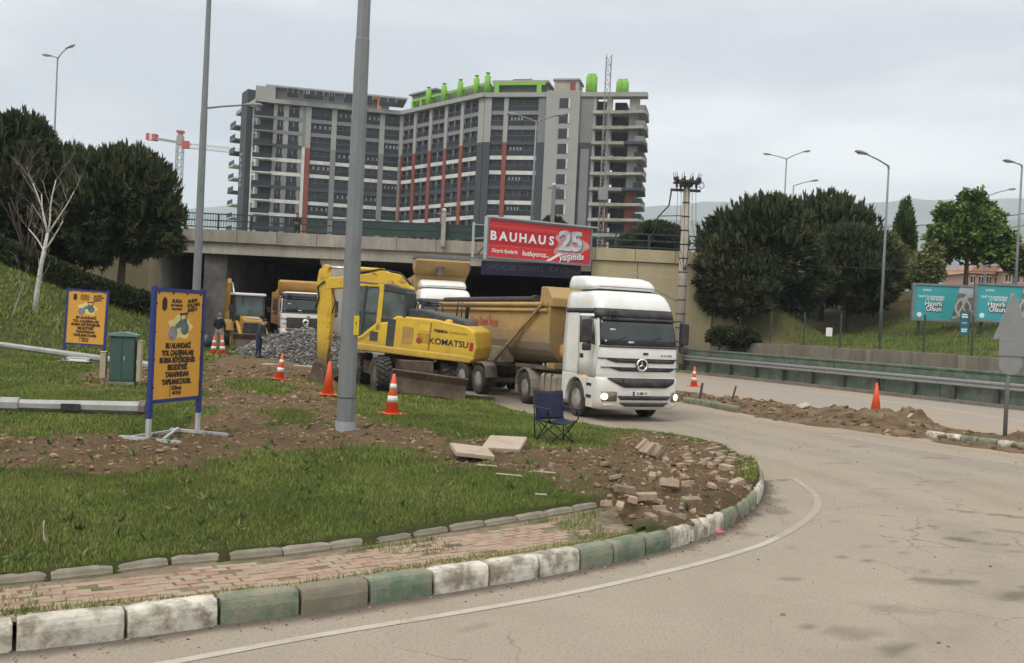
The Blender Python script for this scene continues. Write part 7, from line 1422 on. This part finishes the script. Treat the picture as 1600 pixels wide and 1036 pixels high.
n = 500; r = np.random.default_rng(91); P2 = DIRT[1]; x = r.uniform(0, 5.2, n * 4); y = r.uniform(11.5, 23, n * 4); k = (sdist(x, y, P2) > .05) & (r.uniform(0, 1, n * 4) < .35 + .65 * sstep((x - 1) / 2.5)); x, y = x[k], y[k]; sz = .012 + .055 * r.uniform(0, 1, len(x)) ** 4; tag(scatter('rubble_fragments', np.stack([x, y, gz(x, y) + sz * .05], 1), sz, RB, 92, None, .8, mi=r.choice([0, 0, 1, 2], len(x))), 'small fragments of broken paving strewn at the kerb bend', 'rubble', kind='stuff')
# flat pavers still lying on the far side of the bend
for i in range(26):
    px, py = rr.uniform(1050, 1150), rr.uniform(694, 730)
    x, y = gpl(px, py)
    if sdist(np.array([x]), np.array([y]), ISLAND)[0] > .25:
        o = obj('laid_paver', PAVS[i % 2], None, (x, y, gz1(x, y) + .012), (0, 0, .9 + rr.uniform(-.15, .15))); tag(o, 'flat dusty paver left in the verge behind the rubble', 'paver', 'pavers left on the verge by the road')
for px, py, l, rz, lb, m_ in ((795, 747, .5, -.3, 'pale splinter of wood lying on the soil below the slabs', WOODL), (850, 742, .45, -.25, 'pale thin strip of wood on the soil between slabs and rubble', WOODL), (760, 735, .4, -.2, 'thin grey lath beside the left paving slab', WOODL), (845, 778, .2, -.15, 'short pale stick on the grass above the lawn edging', WOODL)):
    x, y = gpl(px, py); tag(MB().box((0, 0, 0), (l * .8, .022, .015), top=(.9, .7)).build('stick', m_, None, loc=(x, y, gz1(x, y) + .05), rz=rz), lb, 'stick')
x, y = gp(1122, 833); tag(MB().box((0, 0, .02), (.10, .06, .035), top=(.7, .6)).box((.05, .01, .015), (.07, .05, .02), rz=.5).build('crumpled_wrapper', mat('litter_pink', (.55, .12, .16), .6, var=.5, scale=20), None, .006, loc=(x, y, .0)), 'crumpled pink and white wrapper in the gutter', 'litter')
x, y = gpl(75, 855); tag(MB().tube([(0, 0, 0), (-.04, 0, .09), (-.06, .02, .17), (-.055, .02, .24)], .006, 5).build('dry_stalk', WOODL, None, loc=(x, y, gz1(x, y))), 'single dry stalk standing in the near grass', 'stalk')
# ================================================================ folding camp chair
x, y = gpl(867, 691); ch = thing('folding_chair', 'navy blue folding camp chair with black tube frame on the lawn edge', 'chair', (x, y, gz1(x, y)), R(28)); CN = mat('chair_fabric', (.014, .018, .05), .85, var=.25, scale=6, bump=.3); CT = mat('chair_tube', (.012, .013, .013), .45, var=.1)
L = {'fl': (-.27, -.25), 'fr': (.27, -.25), 'bl': (-.27, .25), 'br': (.27, .25)}
def tb(a, b, r=.011): return MB().tube([a, b], r, 6).build('frame_tube', CT, ch)
for s in (-1, 1):
    tb((s * .27, .25, 0), (s * .30, -.26, .44)); tb((s * .27, -.25, 0), (s * .30, .26, .42)); tb((s * .30, -.28, .44), (s * .31, -.29, .62)); tb((s * .31, .20, .0), (s * .31, .33, .92)); MB().box((s * .32, -.02, .635), (.07, .56, .018)).build('armrest', CN, ch, .006); MB().lathe([(.04, .53), (.04, .62), (.0401, .625)], 10, 0, Matrix.Translation((s * .32, -.24, 0))).build('cup_holder', CN, ch)
tb((-.27, -.25, 0), (.28, -.27, .43)); tb((.27, -.25, 0), (-.28, -.27, .43)); tb((-.27, .25, 0), (.28, .27, .42)); tb((.27, .25, 0), (-.28, .27, .42))
def cloth(fn, nu, nv, name):
    V = [fn(u / nu, v / nv) for u in range(nu + 1) for v in range(nv + 1)]; F_ = [(u * (nv + 1) + v, u * (nv + 1) + v + 1, (u + 1) * (nv + 1) + v + 1, (u + 1) * (nv + 1) + v) for u in range(nu) for v in range(nv)]; o = MB().add(V, F_, 0, True).build(name, CN, ch); so = o.modifiers.new('thick', 'SOLIDIFY'); so.thickness = .012; return o
cloth(lambda u, v: ((u - .5) * .58, -.27 + v * .5, .43 - .06 * math.sin(math.pi * u) - .03 * math.sin(math.pi * v)), 8, 6, 'seat'); cloth(lambda u, v: ((u - .5) * .60, .22 + v * .11 + .05 * math.sin(math.pi * u), .40 + v * .54 - .03 * math.sin(math.pi * u) * v), 8, 8, 'backrest')

# ================================================================ people
SKIN = mat('skin', (.42, .25, .17), .6, var=.06); HAIRD = mat('hair_dark', (.02, .016, .013), .8, var=.2); HAIRG = mat('hair_grey', (.16, .14, .125), .8, var=.2)
def person(label, loc, rz, J, top, trousers, hair, shoes=None, height=1.0):
    """one continuous skinned body; joints J override a standing pose. Front is -y"""
    D = dict(pel=(0, 0, .95), spi=(0, .0, 1.14), che=(0, 0, 1.36), nec=(0, .01, 1.50), hea=(0, -.02, 1.60), cro=(0, -.01, 1.71))
    for s, n in ((1, 'l'), (-1, 'r')): D.update({'sh' + n: (s * .185, .01, 1.42), 'el' + n: (s * .25, .04, 1.13), 'wr' + n: (s * .26, -.04, .88), 'ha' + n: (s * .26, -.07, .79), 'hi' + n: (s * .10, 0, .90), 'kn' + n: (s * .12, -.02, .49), 'an' + n: (s * .13, .03, .09), 'to' + n: (s * .15, -.15, .035)})
    D.update(J); Rr = dict(pel=.155, spi=.15, che=.165, nec=.06, hea=.095, cro=.07, sh=.085, el=.055, wr=.036, ha=.04, hi=.105, kn=.07, an=.05, to=.042); ks = list(D); idx = {k: i for i, k in enumerate(ks)}
    E = [('pel', 'spi'), ('spi', 'che'), ('che', 'nec'), ('nec', 'hea'), ('hea', 'cro')]
    for n in 'lr': E += [('che', 'sh' + n), ('sh' + n, 'el' + n), ('el' + n, 'wr' + n), ('wr' + n, 'ha' + n), ('pel', 'hi' + n), ('hi' + n, 'kn' + n), ('kn' + n, 'an' + n), ('an' + n, 'to' + n)]
    me = bpy.data.meshes.new('body'); me.from_pydata([D[k] for k in ks], [(idx[a], idx[b]) for a, b in E], []); o = bpy.data.objects.new('body', me); COL.objects.link(o); o.modifiers.new('skin', 'SKIN'); ss_ = o.modifiers.new('sub', 'SUBSURF'); ss_.levels = ss_.render_levels = 2
    for k in ks:
        v = me.skin_vertices[0].data[idx[k]]; r_ = Rr[k] if k in Rr else Rr[k[:2]]; v.radius = (r_, r_ * (.72 if k in ('pel', 'spi', 'che') else 1)); v.use_root = k == 'pel'
    bm2 = bpy.data.meshes.new_from_object(o.evaluated_get(bpy.context.evaluated_depsgraph_get())); bpy.data.objects.remove(o)
    shoes = shoes or INK
    for m_ in (top, trousers, SKIN, shoes): bm2.materials.append(m_)
    seg = [(np.array(D[a]), np.array(D[b]), a, b) for a, b in E]
    for p in bm2.polygons:
        c = np.array(p.center); best = None
        for a, b, na, nb in seg:
            e = b - a; t = float(np.clip((c - a) @ e / (e @ e), 0, 1)); d = np.linalg.norm(c - a - e * t)
            if best is None or d < best[0]: best = (d, na, nb, t)
        _, na, nb, t = best
        p.material_index = 2 if (na in ('nec', 'hea') or na[:2] == 'wr' or (na == 'che' and nb == 'nec' and t > .8)) else (3 if na[:2] == 'an' else (1 if (na[:2] in ('hi', 'kn') or (na == 'pel' and nb[:2] == 'hi') or (na == 'pel' and t < .15)) else 0)); p.use_smooth = True
    t_ = thing('person', label, 'person', loc, rz); t_.scale = (height,) * 3; obj('body', bm2, t_)
    H0 = Vector(D['hea']); up_ = (Vector(D['cro']) - Vector(D['nec'])).normalized(); fr = Vector((0, -1, 0)) - up_ * up_.dot(Vector((0, -1, 0))); fr.normalize(); sd = up_.cross(fr)
    rings = []
    for ph in range(8):
        a = R(-18 + 15 * ph); rings.append([H0 + up_ * (.035 + .128 * math.sin(a)) + (sd * math.cos(b) * .098 + fr * (math.sin(b) * .112 - .018 - (.05 if math.sin(b) > .3 and ph < 4 else 0))) * max(.02, math.cos(a)) for b in [6.283 * k / 14 for k in range(14)]])
    MB().loft(rings, 0, True, True).build('hair', hair, t_)
    f = MB().add([H0 + fr * .10 + up_ * .03, H0 + fr * .13 - up_ * .01, H0 + fr * .1 - up_ * .02 + sd * .018, H0 + fr * .1 - up_ * .02 - sd * .018], [(0, 1, 2), (0, 3, 1), (1, 3, 2)])
    for s in (-1, 1): f.box(H0 + sd * s * .098 + up_ * .0, (.02, .035, .055))
    f.build('nose_and_ears', SKIN, t_); ey = MB()
    for s in (-1, 1): ey.box(H0 + fr * .098 + sd * s * .034 + up_ * .022, (.022, .01, .01))
    ey.box(H0 + fr * .096 - up_ * .05, (.045, .01, .008)).build('eyes_and_mouth', INK, t_)
    fg = MB()
    for n, s in (('l', 1), ('r', -1)):
        w = Vector(D['wr' + n]); h_ = Vector(D['ha' + n]); d = (h_ - w).normalized(); q = d.cross(Vector((1, 0, 0))).normalized(); q2 = d.cross(q)
        for k, L_f in enumerate((.062, .075, .08, .072)): b_ = h_ + d * .015 + q * (k - 1.5) * .019; fg.tube([b_, b_ + d * L_f * .55 + q2 * s * .004, b_ + d * L_f + q2 * s * .02], [.0095, .009, .007], 5)
        b_ = h_ - d * .02 + q * .04; fg.tube([b_, b_ + d * .03 + q * .02, b_ + d * .06 + q * .022], [.011, .01, .008], 5)
    fg.build('fingers', SKIN, t_); return t_
NAVYJ = mat('jacket_navy', (.014, .017, .030), .9, var=.25, scale=8, bump=.3, bscale=12); BEI = mat('trousers_beige', (.36, .29, .21), .9, var=.12, scale=8); JEANS = mat('jeans_blue', (.022, .032, .058), .9, var=.2, scale=8); TEALJ = mat('jacket_slate', (.030, .045, .058), .85, var=.25, scale=6, bump=.3, bscale=12); DKT = mat('trousers_dark', (.018, .02, .024), .9, var=.2)
a = at(341, 549, 44.5); person('man in navy jacket and beige trousers seen from behind near two cones', (a.x, 44.5, gz1(a.x, 44.5)), R(165), dict(ell=(.27, -.05, 1.14), wrl=(.16, -.22, 1.02), hal=(.10, -.27, 1.0), elr=(-.27, -.04, 1.14), wrr=(-.17, -.22, 1.0), har=(-.11, -.27, .98)), NAVYJ, BEI, HAIRG, height=1.0)
bg_ = tag(MB().lathe([(.0, 0), (.34, .0), (.40, .18), (.36, .42), (.22, .66), (.10, .78), (.13, .86), (.0, .88)], 14, 0, Matrix.Scale(.8, 4, (0, 1, 0))).build('bin_bag', mat('black_plastic_bag', (.012, .012, .014), .35, var=.2, bump=1., bscale=6), None, loc=(at(323, 545, 45.5).x, 45.5, gz1(at(323, 545, 45.5).x, 45.5) - .02)), 'full black plastic sack beside the man in beige trousers', 'sack')
a = at(419, 553, 41.0); person('man in slate jacket and jeans looking down beside the gravel heap', (a.x, 39.4, gz1(a.x, 39.4)), R(75), dict(spi=(0, -.03, 1.13), che=(0, -.10, 1.33), nec=(0, -.16, 1.46), hea=(0, -.24, 1.54), cro=(0, -.28, 1.64), shl=(.18, -.12, 1.38), shr=(-.18, -.12, 1.38), ell=(.24, -.14, 1.09), elr=(-.24, -.12, 1.09), wrl=(.2, -.26, .90), wrr=(-.2, -.24, .90), hal=(.17, -.30, .84), har=(-.17, -.29, .84)), TEALJ, JEANS, HAIRD, height=.97)
a = at(463, 372, 58.6); person('man in dark clothes leaning on the bridge railing', (a.x, 58.75, ZT - .52), R(5), dict(che=(0, -.08, 1.36), nec=(0, -.12, 1.49), hea=(0, -.17, 1.58), cro=(0, -.18, 1.69), ell=(.26, -.2, 1.14), elr=(-.26, -.2, 1.14), wrl=(.12, -.34, 1.12), wrr=(-.12, -.34, 1.12), hal=(.05, -.36, 1.12), har=(-.05, -.36, 1.12)), DKT, DKT, HAIRD, height=1.05)

# ================================================================ far buildings seen past the bridge
def far_house(name, label, px0, px1, pb, pt, Y, wallm, roofm, nx, nz, dep=8, roof=1.2):
    a = at(px0, pb, Y); b = at(px1, pb, Y); tz = at((px0 + px1) / 2, pt, Y).z; w = b.x - a.x; t = thing(name, label, 'building', (a.x, Y, 0)); MB().bx(0, w, 0, dep, 0, tz).build('wall', wallm, t); MB().prism([(-.4, tz), (w + .4, tz), (w * .8, tz + roof), (w * .2, tz + roof)], 'y', -.5, dep + .5).build('roof', roofm, t)
    z0 = max(0, a.z); hh = (tz - z0) / nz; wm = MB().bx(-.5, .5, -.06, .0, 0, 1.3, 0).bx(-.6, .6, -.1, 0, 1.3, 1.42, 1).bx(-.6, .6, -.1, 0, -.12, 0, 1).bx(-.04, .04, -.09, 0, 0, 1.3, 1).mesh('window', [GLASSB, PWH])
    for i in range(nx):
        for k in range(nz): o = obj('window', wm, t, (w * (i + .5) / nx, -.005, z0 + hh * (k + .3))); o.scale = (w / nx * .5, 1, hh * .38)
    return t
PINK = mat('pink_render', (.40, .26, .21), .85, var=.1); RTILE = mat('far_roof', (.34, .20, .15), .85, var=.15); WHT = mat('far_white_render', (.58, .56, .52), .85, var=.1)
far_house('town_house', 'pink rendered house with shuttered windows behind the leafy tree', 1512, 1562, 470, 428, 130, PINK, RTILE, 4, 2); far_house('town_house', 'salmon house with dark windows at the right edge behind the billboards', 1566, 1650, 470, 426, 128, PINK, RTILE, 6, 2); far_house('warehouse', 'pale low warehouse seen between the utility pole and the pines', 1052, 1130, 470, 452, 140, WHT, mat('metal_roof', (.50, .52, .54), .6, var=.1), 5, 1, 20, 1.6); far_house('roadside_building', 'white building glimpsed under the bridge beyond the hedge', 243, 274, 480, 440, 125, WHT, RTILE, 4, 3)
f = at(300, 470, 78); t = thing('red_road_sign', 'small red sign on a post beside the underpass abutment', 'sign', (f.x, 78, .3)); MB().bar((0, 0, 0), (0, 0, 3.4), .1).build('post', POLEM, t); MB().bx(-.75, .75, -.1, -.06, 2.6, 3.3).build('plate', REDL, t, .01)
# weeds and small flowers in the lawn
r = np.random.default_rng(131); n = 900; y = 8 + 22 * r.uniform(0, 1, n) ** 1.6; x = r.uniform(-1, 1, n) * (y * .6 + 1); k = (sdist(x, y, INPOLY) > .3) & (sdist(x, y, SITE) < -.5); x, y = x[k], y[k]; z = gz(x, y)
P = np.stack([x, y, z], 1); V, q = tufts(P, np.tile([0, 0, .6], (len(P), 1)), r, 9, .11, .035, .8); WEED = [mat('weed_leaf', (.075, .125, .028), .7, var=.3, scale=2), mat('weed_yellow', (.19, .18, .05), .7, var=.2)]
tag(obj('weeds', npmesh('weeds', V.reshape(-1, 3), np.arange(4 * q).reshape(-1, 4), WEED, False, np.repeat(r.uniform(0, 1, len(P)) < .3, 9))), 'low leafy weeds dotted over the lawn', 'weeds', kind='stuff')
# grit and leaves swept against the kerb and over the road
r = np.random.default_rng(141); n = 1400; i = r.integers(20, len(OL) - 2, n); d = r.gamma(1.3, .12, n); p = OL[i] - NN[i] * d[:, None] + r.normal(0, .03, (n, 2)); sz = .004 + .014 * r.uniform(0, 1, n) ** 4
n2 = 700; p2 = np.stack([r.uniform(2, 15, n2), r.uniform(8, 28, n2)], 1); k2 = sdist(p2[:, 0], p2[:, 1], ISLAND) < -.2; p2 = p2[k2]; s2 = .005 + .022 * r.uniform(0, 1, len(p2)) ** 5
p = np.concatenate([p, p2]); sz = np.concatenate([sz, s2]); tag(scatter('road_grit', np.c_[p, np.full(len(p), .004)], sz, [SOILM[0], SOILM[2], RB[0]], 142, None, .6, mi=r.choice([0, 1, 2], len(p))), 'grit and crumbs of soil on the asphalt', 'grit', kind='stuff')
